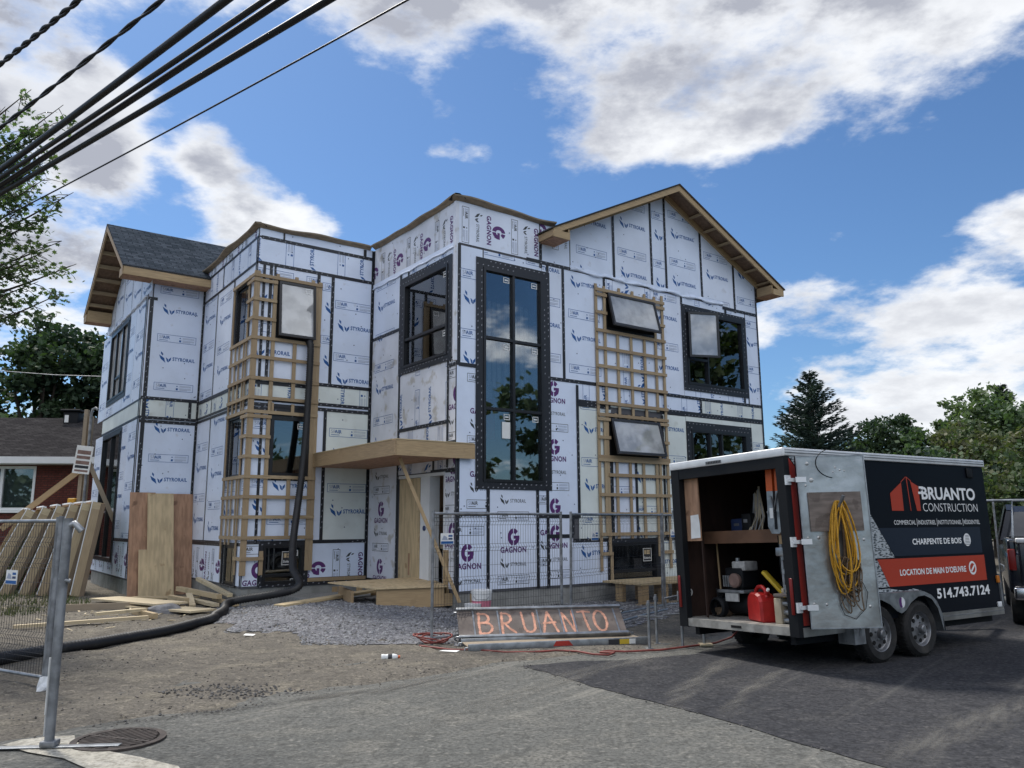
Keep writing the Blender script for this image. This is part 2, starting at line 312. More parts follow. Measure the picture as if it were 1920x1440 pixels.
# ------------------------------------------------------------------ mesh helpers
class MB:
    def __init__(s): s.v = []; s.f = []; s.m = []; s.sm = []
    def face(s, pts, m, smooth=False):
        b = len(s.v); s.v.extend(tuple(p) for p in pts); s.f.append(tuple(range(b, b+len(pts)))); s.m.append(m); s.sm.append(smooth); return s
    def grid(s, vs, fs, m, smooth=False):
        b = len(s.v); s.v.extend(tuple(p) for p in vs)
        for f in fs: s.f.append(tuple(b+i for i in f)); s.m.append(m); s.sm.append(smooth)
        return s
    def box(s, x0, y0, z0, x1, y1, z1, m, M=None):
        x0, x1 = min(x0, x1), max(x0, x1); y0, y1 = min(y0, y1), max(y0, y1); z0, z1 = min(z0, z1), max(z0, z1)
        vs = [V((x, y, z)) for z in (z0, z1) for y in (y0, y1) for x in (x0, x1)]
        if M: vs = [M @ v for v in vs]
        return s.grid(vs, [(0, 2, 3, 1), (4, 5, 7, 6), (0, 1, 5, 4), (2, 6, 7, 3), (0, 4, 6, 2), (1, 3, 7, 5)], m)
    def bevbox(s, x0, y0, z0, x1, y1, z1, m, r=.02, M=None, seg=2):
        bm = bmesh.new(); bmesh.ops.create_cube(bm, size=1)
        for v in bm.verts: v.co = V(((x0+x1)/2+v.co.x*(x1-x0), (y0+y1)/2+v.co.y*(y1-y0), (z0+z1)/2+v.co.z*(z1-z0)))
        bmesh.ops.bevel(bm, geom=bm.edges[:], offset=r, segments=seg, affect='EDGES', profile=.6)
        bm.verts.index_update(); vs = [M @ v.co if M else v.co.copy() for v in bm.verts]
        s.grid(vs, [tuple(v.index for v in f.verts) for f in bm.faces], m, True); bm.free(); return s
    def beam(s, a, b, w, h, m, up=(0, 0, 1)):
        a, b = V(a), V(b); d = (b-a).normalized(); u = V(up)
        if abs(d.dot(u)) > .98: u = V((1, 0, 0))
        sx = d.cross(u).normalized()*(w/2); sz = sx.cross(d).normalized()*(h/2)
        vs = [p+i*sx+j*sz for p in (a, b) for i, j in ((-1, -1), (1, -1), (1, 1), (-1, 1))]
        return s.grid(vs, [(3, 2, 1, 0), (4, 5, 6, 7), (0, 1, 5, 4), (1, 2, 6, 5), (2, 3, 7, 6), (3, 0, 4, 7)], m)
    def tube(s, pts, r, m, n=8, cap=True, smooth=True):
        pts = [V(p) for p in pts]; rs = r if isinstance(r, (list, tuple)) else [r]*len(pts)
        vs = []; ref = None
        for i, p in enumerate(pts):
            d = (pts[min(i+1, len(pts)-1)]-pts[max(i-1, 0)])
            d = d.normalized() if d.length > 1e-9 else V((0, 0, 1))
            if ref is None: ref = V((0, 0, 1)) if abs(d.z) < .9 else V((1, 0, 0))
            x = d.cross(ref)
            if x.length < 1e-4: x = d.cross(V((.3, .7, .1)))
            x.normalize(); y = x.cross(d).normalized(); ref = y
            for k in range(n): vs.append(p + (x*cos(2*pi*k/n)+y*sin(2*pi*k/n))*rs[i])
        fs = [(i*n+k, i*n+(k+1) % n, (i+1)*n+(k+1) % n, (i+1)*n+k) for i in range(len(pts)-1) for k in range(n)]
        s.grid(vs, fs, m, smooth)
        if cap: s.face([vs[k] for k in range(n-1, -1, -1)], m); s.face([vs[(len(pts)-1)*n+k] for k in range(n)], m)
        return s
    def lathe(s, prof, m, n=24, M=None, smooth=True, mats=None):
        vs = [V((r*cos(2*pi*k/n), r*sin(2*pi*k/n), z)) for r, z in prof for k in range(n)]
        if M: vs = [M @ v for v in vs]
        for i in range(len(prof)-1):
            s.grid([vs[j] for j in range(i*n, (i+2)*n)], [(k, (k+1) % n, n+(k+1) % n, n+k) for k in range(n)], mats[i] if mats else m, smooth)
        return s
    def prism(s, poly, f3, d, m):
        """poly 2D, f3(u,v,w)->3D; extruded from w=0 to w=d"""
        a = [f3(u, v, 0) for u, v in poly]; b = [f3(u, v, d) for u, v in poly]; n = len(poly)
        s.face(a, m); s.face(b[::-1], m)
        for i in range(n): s.face([a[i], b[i], b[(i+1) % n], a[(i+1) % n]], m)
        return s
    def build(s, name, parent=None, recalc=False, bevel=0):
        me = bpy.data.meshes.new(name); me.from_pydata(s.v, [], s.f)
        names = sorted(set(s.m)); idx = {n: i for i, n in enumerate(names)}
        for n in names: me.materials.append(MATS[n])
        me.polygons.foreach_set('material_index', [idx[x] for x in s.m]); me.polygons.foreach_set('use_smooth', s.sm)
        if recalc:
            bm = bmesh.new(); bm.from_mesh(me); bmesh.ops.remove_doubles(bm, verts=bm.verts[:], dist=1e-5); bmesh.ops.recalc_face_normals(bm, faces=bm.faces[:]); bm.to_mesh(me); bm.free()
        me.update()
        o = bpy.data.objects.new(name, me); COL.objects.link(o)
        if parent: o.parent = parent
        return o
def tag(o, label, cat, group=None):
    o['label'] = label; o['category'] = cat
    if group: o['group'] = group
    return o
def thing(name, label, cat, loc=(0, 0, 0), rz=0.0, group=None, rot=None):
    o = bpy.data.objects.new(name, None); COL.objects.link(o); o.empty_display_size = .2
    o.location = loc; o.rotation_euler = rot or (0, 0, rz); return tag(o, label, cat, group)
def copy_thing(o, loc, label, rot=None):
    r = o.copy(); COL.objects.link(r); r.location = loc; r['label'] = label
    if rot: r.rotation_euler = rot
    for ch in list(o.children):
        c = ch.copy(); COL.objects.link(c); c.parent = r
        for g in ch.children:
            d = g.copy(); COL.objects.link(d); d.parent = c
    return r
def structure(o): o['kind'] = 'structure'; return o
def stuff(o, label=None, cat=None):
    o['kind'] = 'stuff'
    if label: tag(o, label, cat)
    return o
# 2D clipping
def clip_half(P, a, b, c):
    out = []; n = len(P)
    for i in range(n):
        p, q = P[i], P[(i+1) % n]; dp, dq = a*p[0]+b*p[1]-c, a*q[0]+b*q[1]-c
        if dp <= 0: out.append(p)
        if (dp < 0 < dq) or (dq < 0 < dp):
            t = dp/(dp-dq); out.append((p[0]+t*(q[0]-p[0]), p[1]+t*(q[1]-p[1])))
    return out
def bbox(P): xs = [p[0] for p in P]; ys = [p[1] for p in P]; return min(xs), min(ys), max(xs), max(ys)
def clip_rect(P, r):
    b = bbox(P)
    if b[0] >= r[0] and b[1] >= r[1] and b[2] <= r[2] and b[3] <= r[3]: return P
    if b[2] <= r[0] or b[0] >= r[2] or b[3] <= r[1] or b[1] >= r[3]: return []
    for a, bb, c in ((-1, 0, -r[0]), (1, 0, r[2]), (0, -1, -r[1]), (0, 1, r[3])):
        P = clip_half(P, a, bb, c)
        if len(P) < 3: return []
    return P
def sub_rect(P, h):
    b = bbox(P)
    if b[2] <= h[0] or b[0] >= h[2] or b[3] <= h[1] or b[1] >= h[3]: return [P]
    out = []; rest = P
    for a, bb, c in ((-1, 0, -h[0]), (1, 0, h[2]), (0, -1, -h[1]), (0, 1, h[3])):
        o = clip_half(rest, -a, -bb, -c)
        if len(o) >= 3: out.append(o)
        rest = clip_half(rest, a, bb, c)
        if len(rest) < 3: break
    return out
def area(P): return abs(sum(P[i][0]*P[(i+1) % len(P)][1]-P[(i+1) % len(P)][0]*P[i][1] for i in range(len(P))))/2
def carve(P, rect=None, holes=(), halves=()):
    if rect:
        P = clip_rect(P, rect)
        if not P: return []
    for h in halves:
        P = clip_half(P, *h)
        if len(P) < 3: return []
    L = [P]
    for h in holes:
        L = [q for p in L for q in sub_rect(p, h)]
    return [p for p in L if area(p) > 1e-6]
# text -> triangles, cap height 1, origin at left of baseline
_TX = {}
def text(s, bold=0.0, space=1.0):
    k = (s, bold, space)
    if k in _TX: return _TX[k]
    def tri(t):
        cu = bpy.data.curves.new('txt', 'FONT'); cu.body = t; cu.size = 1; cu.resolution_u = 3; cu.offset = bold; cu.space_character = space; cu.fill_mode = 'FRONT'
        o = bpy.data.objects.new('txt', cu); COL.objects.link(o); dg = bpy.context.evaluated_depsgraph_get()
        me = bpy.data.meshes.new_from_object(o.evaluated_get(dg)); bpy.data.objects.remove(o); bpy.data.curves.remove(cu)
        me.calc_loop_triangles(); co = [v.co.copy() for v in me.vertices]
        T = [[(co[i].x, co[i].y) for i in lt.vertices] for lt in me.loop_triangles]; bpy.data.meshes.remove(me); return T
    h = bbox([p for t in tri('H') for p in t]); H = h[3]-h[1]
    T = tri(s); b = bbox([p for t in T for p in t])
    T = [[((x-b[0])/H, (y-h[1])/H) for x, y in t] for t in T]
    _TX[k] = (T, (b[2]-b[0])/H); return _TX[k]
def put(T, x, y, h, wfit=None, anchor='l'):
    tris, w0 = T; sx = h if wfit is None else wfit/w0
    if anchor == 'c': x -= w0*sx/2
    if anchor == 'r': x -= w0*sx
    return [[(x+p[0]*sx, y+p[1]*h) for p in t] for t in tris]
def rect(x0, y0, x1, y1): return [(x0, y0), (x1, y0), (x1, y1), (x0, y1)]
def arcring(cx, cy, r0, r1, a0, a1, n=10, sx=1.0):
    out = []
    for i in range(n):
        a, b = rad(a0+(a1-a0)*i/n), rad(a0+(a1-a0)*(i+1)/n)
        out.append([(cx+sx*r0*cos(a), cy+r0*sin(a)), (cx+sx*r1*cos(a), cy+r1*sin(a)), (cx+sx*r1*cos(b), cy+r1*sin(b)), (cx+sx*r0*cos(b), cy+r0*sin(b))])
    return out
def disc2(cx, cy, rx, ry, n=24): return [(cx+rx*cos(2*pi*i/n), cy+ry*sin(2*pi*i/n)) for i in range(n)]
def frame2(x0, y0, x1, y1, t): return [rect(x0, y0, x1, y0+t), rect(x0, y1-t, x1, y1), rect(x0, y0+t, x0+t, y1-t), rect(x1-t, y0+t, x1, y1-t)]
# ------------------------------------------------------------------ ground, roads
BX = [(-60, -36), (-9, 2.6), (-3.98, 6.52), (-3.07, 7.27), (-2.39, 7.77), (-1.42, 8.47), (-.08, 9.82), (1.5, 10.5), (2.6, 11.2), (4, 13.0), (8, 16.2), (20, 25), (60, 55)]
def roadY(x):
    for (a, b), (c, d) in zip(BX, BX[1:]):
        if x <= c: return b+(d-b)*(x-a)/(c-a)
    return BX[-1][1]
def sstep(x, a, b): t = max(0, min(1, (x-a)/(b-a))); return t*t*(3-2*t)
def mound(x, y):
    d = ((x+3.1)/2.4)**2+((y-14.5)/3.0)**2
    return .20*max(0, 1-d)
def gz(x, y):
    d = (y-roadY(x))*.75
    if d < -.8 or abs(x) > 40 or y > 60: return -.03 if d < -.8 else .03
    n = mnoise.fractal(V((x*.9, y*.9, 0)), 1, 2, 4)
    n2 = mnoise.noise(V((x*5, y*5, 3)))
    base = -.03+.06*sstep(d+.25*n, -.45, .55)
    n3 = mnoise.noise(V((x*2.2, y*2.2, 7))); rut = abs(sin((x*.64-y*.77)*2.1+n))
    return base + sstep(d, -.2, .8)*(.022*n+.012*n2+.014*n3-.018*(rut < .25)) + mound(x, y)
def axis(lo, hi, st, ext): return [-e for e in reversed(ext) if -e < lo] + [lo+st*i for i in range(int(round((hi-lo)/st))+1)] + [e for e in ext if e > hi]
gx = axis(-15, 15, .125, [25, 60, 150, 400, 900]); gy = axis(1, 24, .125, [10, 40, 100, 250, 500, 900])
gx = [-900, -400, -150, -60, -25]+[-15+.125*i for i in range(241)]+[25, 60, 150, 400, 900]
gy = [-400, -100, -30, -8]+[1+.125*i for i in range(185)]+[32, 60, 150, 400, 900]
b = MB(); nx = len(gx)
b.grid([(x, y, gz(x, y)) for y in gy for x in gx], [(j*nx+i, j*nx+i+1, (j+1)*nx+i+1, (j+1)*nx+i) for j in range(len(gy)-1) for i in range(nx-1)], 'dirt', True)
structure(b.build('ground'))
b = MB()   # old street surface: runs below the dirt edge
b.face([(x, y+2.0, .004) for x, y in BX[::-1]] + [(-60, -60, .004), (60, -60, .004)], 'asphalt_old'); structure(b.build('street'))
b = MB()
na = [(.11, 9.64), (.34, 9.30), (.75, 8.55), (1.24, 7.83), (1.68, 7.18), (2.38, 5.93), (3.0, 4.9), (4.6, 2.2), (8, -3), (30, -20), (60, 30), (26, 25), (12, 18.2), (6.0, 14.2), (3.4, 11.9), (2.3, 10.42), (1.42, 10.02), (.8, 9.95)]
q = []
for i, (x, y) in enumerate(na):
    q.append((x, y)); x2, y2 = na[(i+1) % len(na)]
    L = math.hypot(x2-x, y2-y)
    if L < 3:
        for k in range(1, 7): f = k/7; q.append((x+(x2-x)*f+random.uniform(-.025, .025), y+(y2-y)*f+random.uniform(-.025, .025)))
b.face([(x, y, .010) for x, y in q], 'asphalt_new'); structure(b.build('new_asphalt'))
b = MB()
q = [(-3.86, 6.36), (-3.80, 6.50), (-3.62, 6.60), (-3.46, 6.62), (-3.36, 6.45), (-3.18, 6.30), (-2.94, 6.16), (-2.66, 6.02), (-2.30, 5.80), (-1.9, 5.2), (-1.6, 4.4), (-2.1, 4.3), (-2.5, 5.2), (-2.86, 5.72), (-3.2, 6.0), (-3.55, 6.16)]
b.face([(x, y, .016) for x, y in q], 'pale_concrete'); structure(b.build('worn_kerb_strip'))
def band(name, pts, wd, m, z):
    pts = [V((x, y, 0)) for x, y in pts]; P = []
    for i in range(len(pts)-1):
        for k in range(8): P.append(pts[i].lerp(pts[i+1], k/8))
    P.append(pts[-1]); b = MB(); vs = []; fa = []; n = len(P); prof = (-1, -.6, -.2, .2, .6, 1); pf = (0, .7, 1, 1, .7, 0)
    for i, p in enumerate(P):
        d = (P[min(i+1, n-1)]-P[max(i-1, 0)]).normalized(); s_ = V((-d.y, d.x, 0)); e = min(1, 4*i/n, 4*(n-1-i)/n)
        for j in range(6): vs.append(p+s_*(prof[j]*wd*(.5+.12*sin(i*.7)))+V((0, 0, z))); fa.append(pf[j]*e)
    b.grid(vs, [(i*6+j, (i+1)*6+j, (i+1)*6+j+1, i*6+j+1) for i in range(n-1) for j in range(5)], m)
    o = b.build(name); at = o.data.attributes.new('fade', 'FLOAT', 'POINT'); at.data.foreach_set('value', fa); return structure(o)
band('dust_track', [(-1.6, 5.6), (-.55, 7.15), (.26, 8.45), (.88, 9.36), (1.58, 10.05), (2.35, 10.75), (3.2, 11.3)], .42, 'dust', .015)
band('dust_track', [(1.2, 6.6), (1.5, 7.8), (2.05, 9.0), (2.8, 10.2), (3.4, 10.9)], .30, 'dust', .0155)
band('dust_track', [(1.75, 7.0), (2.3, 8.2), (3.1, 9.4)], .22, 'dust', .015)
band('dust_track', [(2.4, 5.6), (3.2, 6.4), (4.4, 7.4), (6.0, 8.4)], .50, 'dust', .0155)
band('dust_track', [(-2.2, 7.6), (-1.2, 8.4), (-.4, 9.2), (.2, 9.7)], .5, 'dust', .016)
band('damp_edge', [(-3.9, 6.75), (-3.0, 7.2), (-2.2, 7.75), (-1.3, 8.35), (-.4, 9.3)], .22, 'damp', .0145)
# crushed stone: loose stones in one mass
def inpoly(x, y, P):
    c = False; n = len(P)
    for i in range(n):
        (x1, y1), (x2, y2) = P[i], P[(i+1) % n]
        if (y1 > y) != (y2 > y) and x < (x2-x1)*(y-y1)/(y2-y1)+x1: c = not c
    return c
GRAV = [(-4.75, 12.95), (-5.1, 14.2), (-5.9, 16.9), (-4.2, 18.2), (-3.3, 18.0), (-1.1, 14.95), (1.2, 16.7), (6.0, 20.2), (6.5, 19.4), (3.2, 15.2), (1.9, 13.0), (1.2, 11.5), (.3, 11.05), (-1.16, 11.05), (-2.4, 11.35), (-3.64, 12.05)]
OCT = [(1, 0, 0), (-1, 0, 0), (0, 1, 0), (0, -1, 0), (0, 0, 1), (0, 0, -1)]
OF = [(0, 2, 4), (2, 1, 4), (1, 3, 4), (3, 0, 4), (2, 0, 5), (1, 2, 5), (3, 1, 5), (0, 3, 5)]
def stones(b, n, gen, smin, smax, m, emb=.2):
    k = 0
    while k < n:
        p = gen()
        if p is None: continue
        x, y = p; s = random.uniform(smin, smax); a = random.uniform(0, 2*pi); ca, sa = cos(a)*s, sin(a)*s; z = gz(x, y)+s*emb
        t = random.uniform(-.5, .5); e = random.uniform(.6, 1.2); h = random.uniform(.45, .8)*s
        vs = [(x+(o[0]*ca-o[1]*sa*e), y+(o[0]*sa+o[1]*ca*e), z+o[2]*h+o[0]*t*s*.6) for o in OCT]
        b.grid(vs, OF, m); k += 1
b = MB(); px_ = [min(p[0] for p in GRAV)+.1*i for i in range(127)]; py_ = [10.9+.1*i for i in range(96)]
for i in range(126):
    for j in range(95):
        x, y = px_[i], py_[j]; jx = mnoise.noise(V((x*1.3, y*1.3, 5)))*.3
        if inpoly(x+.05+jx, y+.05+jx, GRAV): b.face([(x, y, gz(x, y)+.008), (x+.1, y, gz(x+.1, y)+.008), (x+.1, y+.1, gz(x+.1, y+.1)+.008), (x, y+.1, gz(x, y+.1)+.008)], 'gravel_mat', True)
def ggen():
    x, y = random.uniform(-6, 6.5), random.uniform(11, 20.3)
    j = mnoise.noise(V((x*1.3, y*1.3, 5)))*.45
    return (x, y) if inpoly(x+j, y+j, GRAV) else None
stones(b, 21000, ggen, .010, .027, 'pebble'); stones(b, 3000, ggen, .016, .042, 'pebble'); stones(b, 6000, ggen, .010, .030, 'pebble_dark'); stones(b, 2500, ggen, .008, .022, 'pebble_brown')
stuff(b.build('crushed_stone'), 'bed of grey crushed stone heaped in front of the entrance notch', 'gravel')
b = MB()
def dgen():
    x, y = random.uniform(-11, 1.5), random.uniform(5.8, 18)
    if y < roadY(x)-.5 or mnoise.noise(V((x*.8, y*.8, 9))) < -.05: return None
    return x, y
stones(b, 1700, dgen, .005, .020, 'pebble_brown', .3)
def dgen2():
    a = random.uniform(0, 6.28); r = random.random()**.7
    return -2.75+cos(a)*r*.75, 8.2+sin(a)*r*.32
stones(b, 260, dgen2, .008, .022, 'pebble_dark', .3)
def dgen3():
    t = random.random(); return -3.3+t*2.2+random.gauss(0, .08), 7.0+t*1.25+random.gauss(0, .07)
stones(b, 260, dgen3, .006, .022, 'pebble_dark', .6)
stones(b, 2600, dgen, .004, .014, 'pebble_dark', .3)
def sgen():
    x, y = random.uniform(-4, 4), random.uniform(4, 11)
    return (x, y) if -.9 < y-roadY(x) < .4 else None
def egen():
    i = random.randrange(0, 5); f = random.random(); (x1, y1), (x2, y2) = na[i], na[i+1]
    return x1+(x2-x1)*f+random.gauss(0, .045), y1+(y2-y1)*f+random.gauss(0, .045)
stones(b, 330, egen, .004, .013, 'pebble_dark', 3.2); stones(b, 160, egen, .004, .011, 'pebble_brown', 3.2)
stones(b, 500, sgen, .004, .014, 'pebble_brown', 1.2)
stuff(b.build('loose_stones'), 'loose small stones scattered over the bare dirt lot', 'stones')
# thin grass on the left
b = MB()
LAWN = [(-14, 22), (-8.9, 17.4), (-8.6, 15.8), (-8.9, 14.7), (-10, 14.3), (-14, 15), (-22, 18), (-24, 26)]
k = 0
while k < 9000:
    x, y = random.uniform(-24, -8.4), random.uniform(14, 26)
    if not inpoly(x, y, LAWN) or mnoise.noise(V((x*.9, y*.9, 1))) < random.uniform(-.5, .35): continue
    z = gz(x, y); a = random.uniform(0, 2*pi); h = random.uniform(.05, .16); wd = .012
    b.face([(x-wd*cos(a), y-wd*sin(a), z-.01), (x+wd*cos(a), y+wd*sin(a), z-.01), (x+random.uniform(-.05, .05), y+random.uniform(-.05, .05), z+h)], 'grass_blade'); k += 1
stuff(b.build('grass'), 'patchy green grass growing below the leaning window frames', 'grass')
b = MB(); b.face([(x, y, .052) for x, y in [(-60, 26), (-24, 22), (-14.5, 19.5), (-14, 24), (-13, 60), (-60, 60)]], 'lawn'); structure(b.build('lawn'))

# ------------------------------------------------------------------ the house (local x along the front, local y into the depth)
ORG = V((-1.0733, 15.0, 0)); HROT = rad(36)
house = thing('house', 'two storey house under construction wrapped in white printed insulation boards with black taped seams', 'house', ORG, HROT)
HM = Matrix.Translation(ORG) @ Matrix.Rotation(HROT, 4, 'Z')
def H(x, y, z): return HM @ V((x, y, z))
class Wall:
    def __init__(s, o, U): s.o = V(o); s.U = V(U); s.N = s.U.cross(V((0, 0, 1)))   # outward normal
    def p(s, u, v, off=0): return s.o + s.U*u + V((0, 0, v)) + s.N*off
WB = lambda q: Wall((0, q, 0), (1, 0, 0))      # faces -y, u = x
WA = lambda s_: Wall((s_, 0, 0), (0, -1, 0))   # faces -x, u = -y
# printed patterns, one tile 1.22 x 1.22, origin top left, b downwards negative
def mark(x, y, s):
    return [[(x, y+s), (x+.16*s, y+.86*s), (x+.17*s, y+.62*s), (x+.0*s, y+.80*s)],
            [(x-.14*s, y+.70*s), (x+.30*s, y+.42*s), (x+.42*s, y), (x+.0*s, y+.34*s)],
            [(x+.44*s, y+.50*s), (x+.52*s, y+.18*s), (x+.66*s, y+.06*s), (x+.62*s, y+.36*s)],
            [(x+.66*s, y+.06*s), (x+.86*s, y+.30*s), (x+.88*s, y+.54*s), (x+.68*s, y+.36*s)]]
def srbox(x, y, w_, h_, m, pale):
    L = [(p, m) for p in frame2(x, y, x+w_, y+h_, .009)]
    L += [(p, pale) for p in put(text('SR.'), x+.05*w_, y+.42*h_, .40*h_)] + [(p, m) for p in put(text('AIR', .02), x+.14*w_, y+.42*h_, .40*h_)]
    L += [(rect(x+.05*w_, y+.2*h_, x+.27*w_, y+.26*h_), m)]
    L += [(rect(x+.56*w_, y+.16*h_, x+.61*w_, y+.42*h_), m), ([(x+.56*w_, y+.62*h_), (x+.585*w_, y+.78*h_), (x+.61*w_, y+.62*h_)], m)]
    for i, f in enumerate((.72, .6, .38, .26, .16)): L.append((rect(x+.65*w_, y+f*h_, x+(.95 if i != 4 else .85)*w_, y+f*h_+.045*h_), pale))
    return L
def blue_tile():
    L = [(p, 'print_blue') for p in mark(.26, -.29, .28)]
    L += [(p, 'print_blue') for p in put(text('STYRORAIL', .03, 1.1), .54, -.22, .09, .53)]
    L += srbox(.15, -.98, .92, .19, 'print_blue', 'print_pale'); return L
def gag_tile():
    m = 'print_purple'; cx, cy = .62, -.20
    L = [(p, m) for p in arcring(cx, cy, .072, .165, 97, 263, 12, .84)+arcring(cx, cy, .072, .165, 40, 84, 4, .84)+arcring(cx, cy, .072, .165, 276, 318, 4, .84)]
    L += [(rect(cx+.005, cy-.035, cx+.145, cy+.025), m), ([(cx+.055, cy-.035), (cx+.145, cy-.035), (cx+.118, cy-.118), (cx+.045, cy-.065)], m)]
    L += [(p, m) for p in put(text('GAGNON', .035, 1.1), cx, -.50, .11, .62, 'c')]
    L += [(p, 'print_dark') for p in mark(.33, -.80, .20)] + [(p, 'print_dark') for p in put(text('STYRORAIL', .006, 1.08), .55, -.755, .07, .38)]
    L += srbox(.24, -1.10, .76, .17, 'print_dark', 'print_pale'); return L
TILES = {'b': [(p, m, bbox(p)) for p, m in blue_tile()], 'g': [(p, m, bbox(p)) for p, m in gag_tile()]}
def prints(style, r, rot, ph=(0, 0)):
    u0, v0, u1, v1 = r; A, B = (u1-u0, v1-v0) if rot == 0 else (v1-v0, u1-u0)
    P = 1.22; out = []
    for i in range(-1, int((A+ph[0])/P)+2):
        for j in range(-1, int((B+ph[1])/P)+2):
            oa, ob = i*P-ph[0], B-j*P+ph[1]
            for p, m, bb in TILES[style]:
                if bb[2]+oa < 0 or bb[0]+oa > A or bb[3]+ob < 0 or bb[1]+ob > B: continue
                q = [(a+oa, c+ob) for a, c in p]
                if rot == 90: q = [(u1-c, v0+a) for a, c in q]
                elif rot == -90: q = [(u0+c, v1-a) for a, c in q]
                else: q = [(u0+a, v0+c) for a, c in q]
                out.append((q, m))
    return out
def make_wall(name, W, outline, holes, boards, tapes, rings=(), halves=(), thick=.22, parent=None, hmin=-99):
    b = MB()
    def put_poly(p, off, m): b.face([W.p(u, v, off) for u, v in p], m)
    for p in carve(outline, None, holes): put_poly(p, 0, 'sheath'); b.face([W.p(u, v, -thick) for u, v in p][::-1], 'inner')
    for h in holes:   # reveals
        c = [(h[0], h[1]), (h[2], h[1]), (h[2], h[3]), (h[0], h[3])]
        for i in range(4): b.face([W.p(*c[i], 0), W.p(*c[(i+1) % 4], 0), W.p(*c[(i+1) % 4], -thick), W.p(*c[i], -thick)][::-1], 'plaster')
    def marks(P, hs, off, hv):
        x0, y0, x1, y1 = bbox(P); hor = (x1-x0) > (y1-y0); L, wd = (x1-x0, y1-y0) if hor else (y1-y0, x1-x0); rows = 1 if wd < .10 else 2; st = .125
        for r_ in range(rows):
            c = wd*(r_+.5)/rows+(0 if rows > 1 else wd*.1)
            for i in range(int(L/st)):
                if sin(i*12.9+r_*4.1+x0*7+y0*3) > .45: continue
                t = (i+.5*(r_ % 2)+.3)*st+.01*sin(i*7.3); a = .011; l = .021
                if rows == 1: c = wd*(.5+(.18 if i % 2 else -.18))
                q = [(t-l, c-a), (t+l*.5, c-a), (t+l, c+a), (t-l*.5, c+a)]
                q = [(x0+u, y0+v) if hor else (x0+v, y0+u) for u, v in q]
                for z in carve(q, None, hs, hv): put_poly(z if hor else z[::-1], off, 'tape_mark')
    for k, bd in enumerate(boards):
        r, m, style, rot = bd[:4]; m = 'foil_b' if m == 'foil' and (k*7+len(name)) % 3 == 0 else m; ph = bd[4] if len(bd) > 4 else (0, 0); g = .004
        rr = (r[0]+g, r[1]+g, r[2]-g, r[3]-g); off = .012+.0004*(k % 3)
        hv = halves if (rr[3] > 7.4 and rr[0] > hmin) else ()
        for p in carve(rect(*rr), None, holes, hv): put_poly(p, off, m)
        if style:
            for p, pm in prints(style, rr, rot, ph):
                for q in carve(p, rr, holes, hv): put_poly(q, off+.0025, pm)
            rg = random.Random(k*7+len(boards))   # fixing caps
            for i in range(int(max(2, area(rect(*rr))*2.2))):
                x, y = rg.uniform(rr[0]+.04, rr[2]-.04), rg.uniform(rr[1]+.04, rr[3]-.04)
                for q in carve(disc2(x, y, .014, .014, 6), rr, holes, hv): put_poly(q, off+.004, 'print_navy')
    for k, t in enumerate(tapes):
        u0, v0, u1, v1 = t[:4]; wd = t[4] if len(t) > 4 else .075
        P = rect(u0, v0-wd/2, u1, v0+wd/2) if abs(u1-u0) > abs(v1-v0) else rect(u0-wd/2, v0, u0+wd/2, v1)
        for q in carve(P, None, holes, halves if P[0][0] > hmin else ()): put_poly(q, .019+.0012*(k % 6), 'tape')
        marks(P, holes, .0265+.0001*(k % 6), halves if P[0][0] > hmin else ())
    for k, (x0, y0, x1, y1, h) in enumerate(rings):
        hh = holes[h]
        for P in (rect(x0, y0, x1, hh[1]), rect(x0, hh[3], x1, y1), rect(x0, hh[1], hh[0], hh[3]), rect(hh[2], hh[1], x1, hh[3])): marks(P, holes, .0345+.001*k, ())
        for q in carve(rect(x0, y0, x1, y1), None, [hh]): put_poly(q, .029+.001*k, 'tape')
        c = rect(*hh)
        for i in range(4): b.face([W.p(*c[i], .03+.001*k), W.p(*c[(i+1) % 4], .03+.001*k), W.p(*c[(i+1) % 4], -.02), W.p(*c[i], -.02)], 'tape')
    return b.build(name, parent or house)
F, CR, FD = 'foil', 'cream', 'foil_dirty'
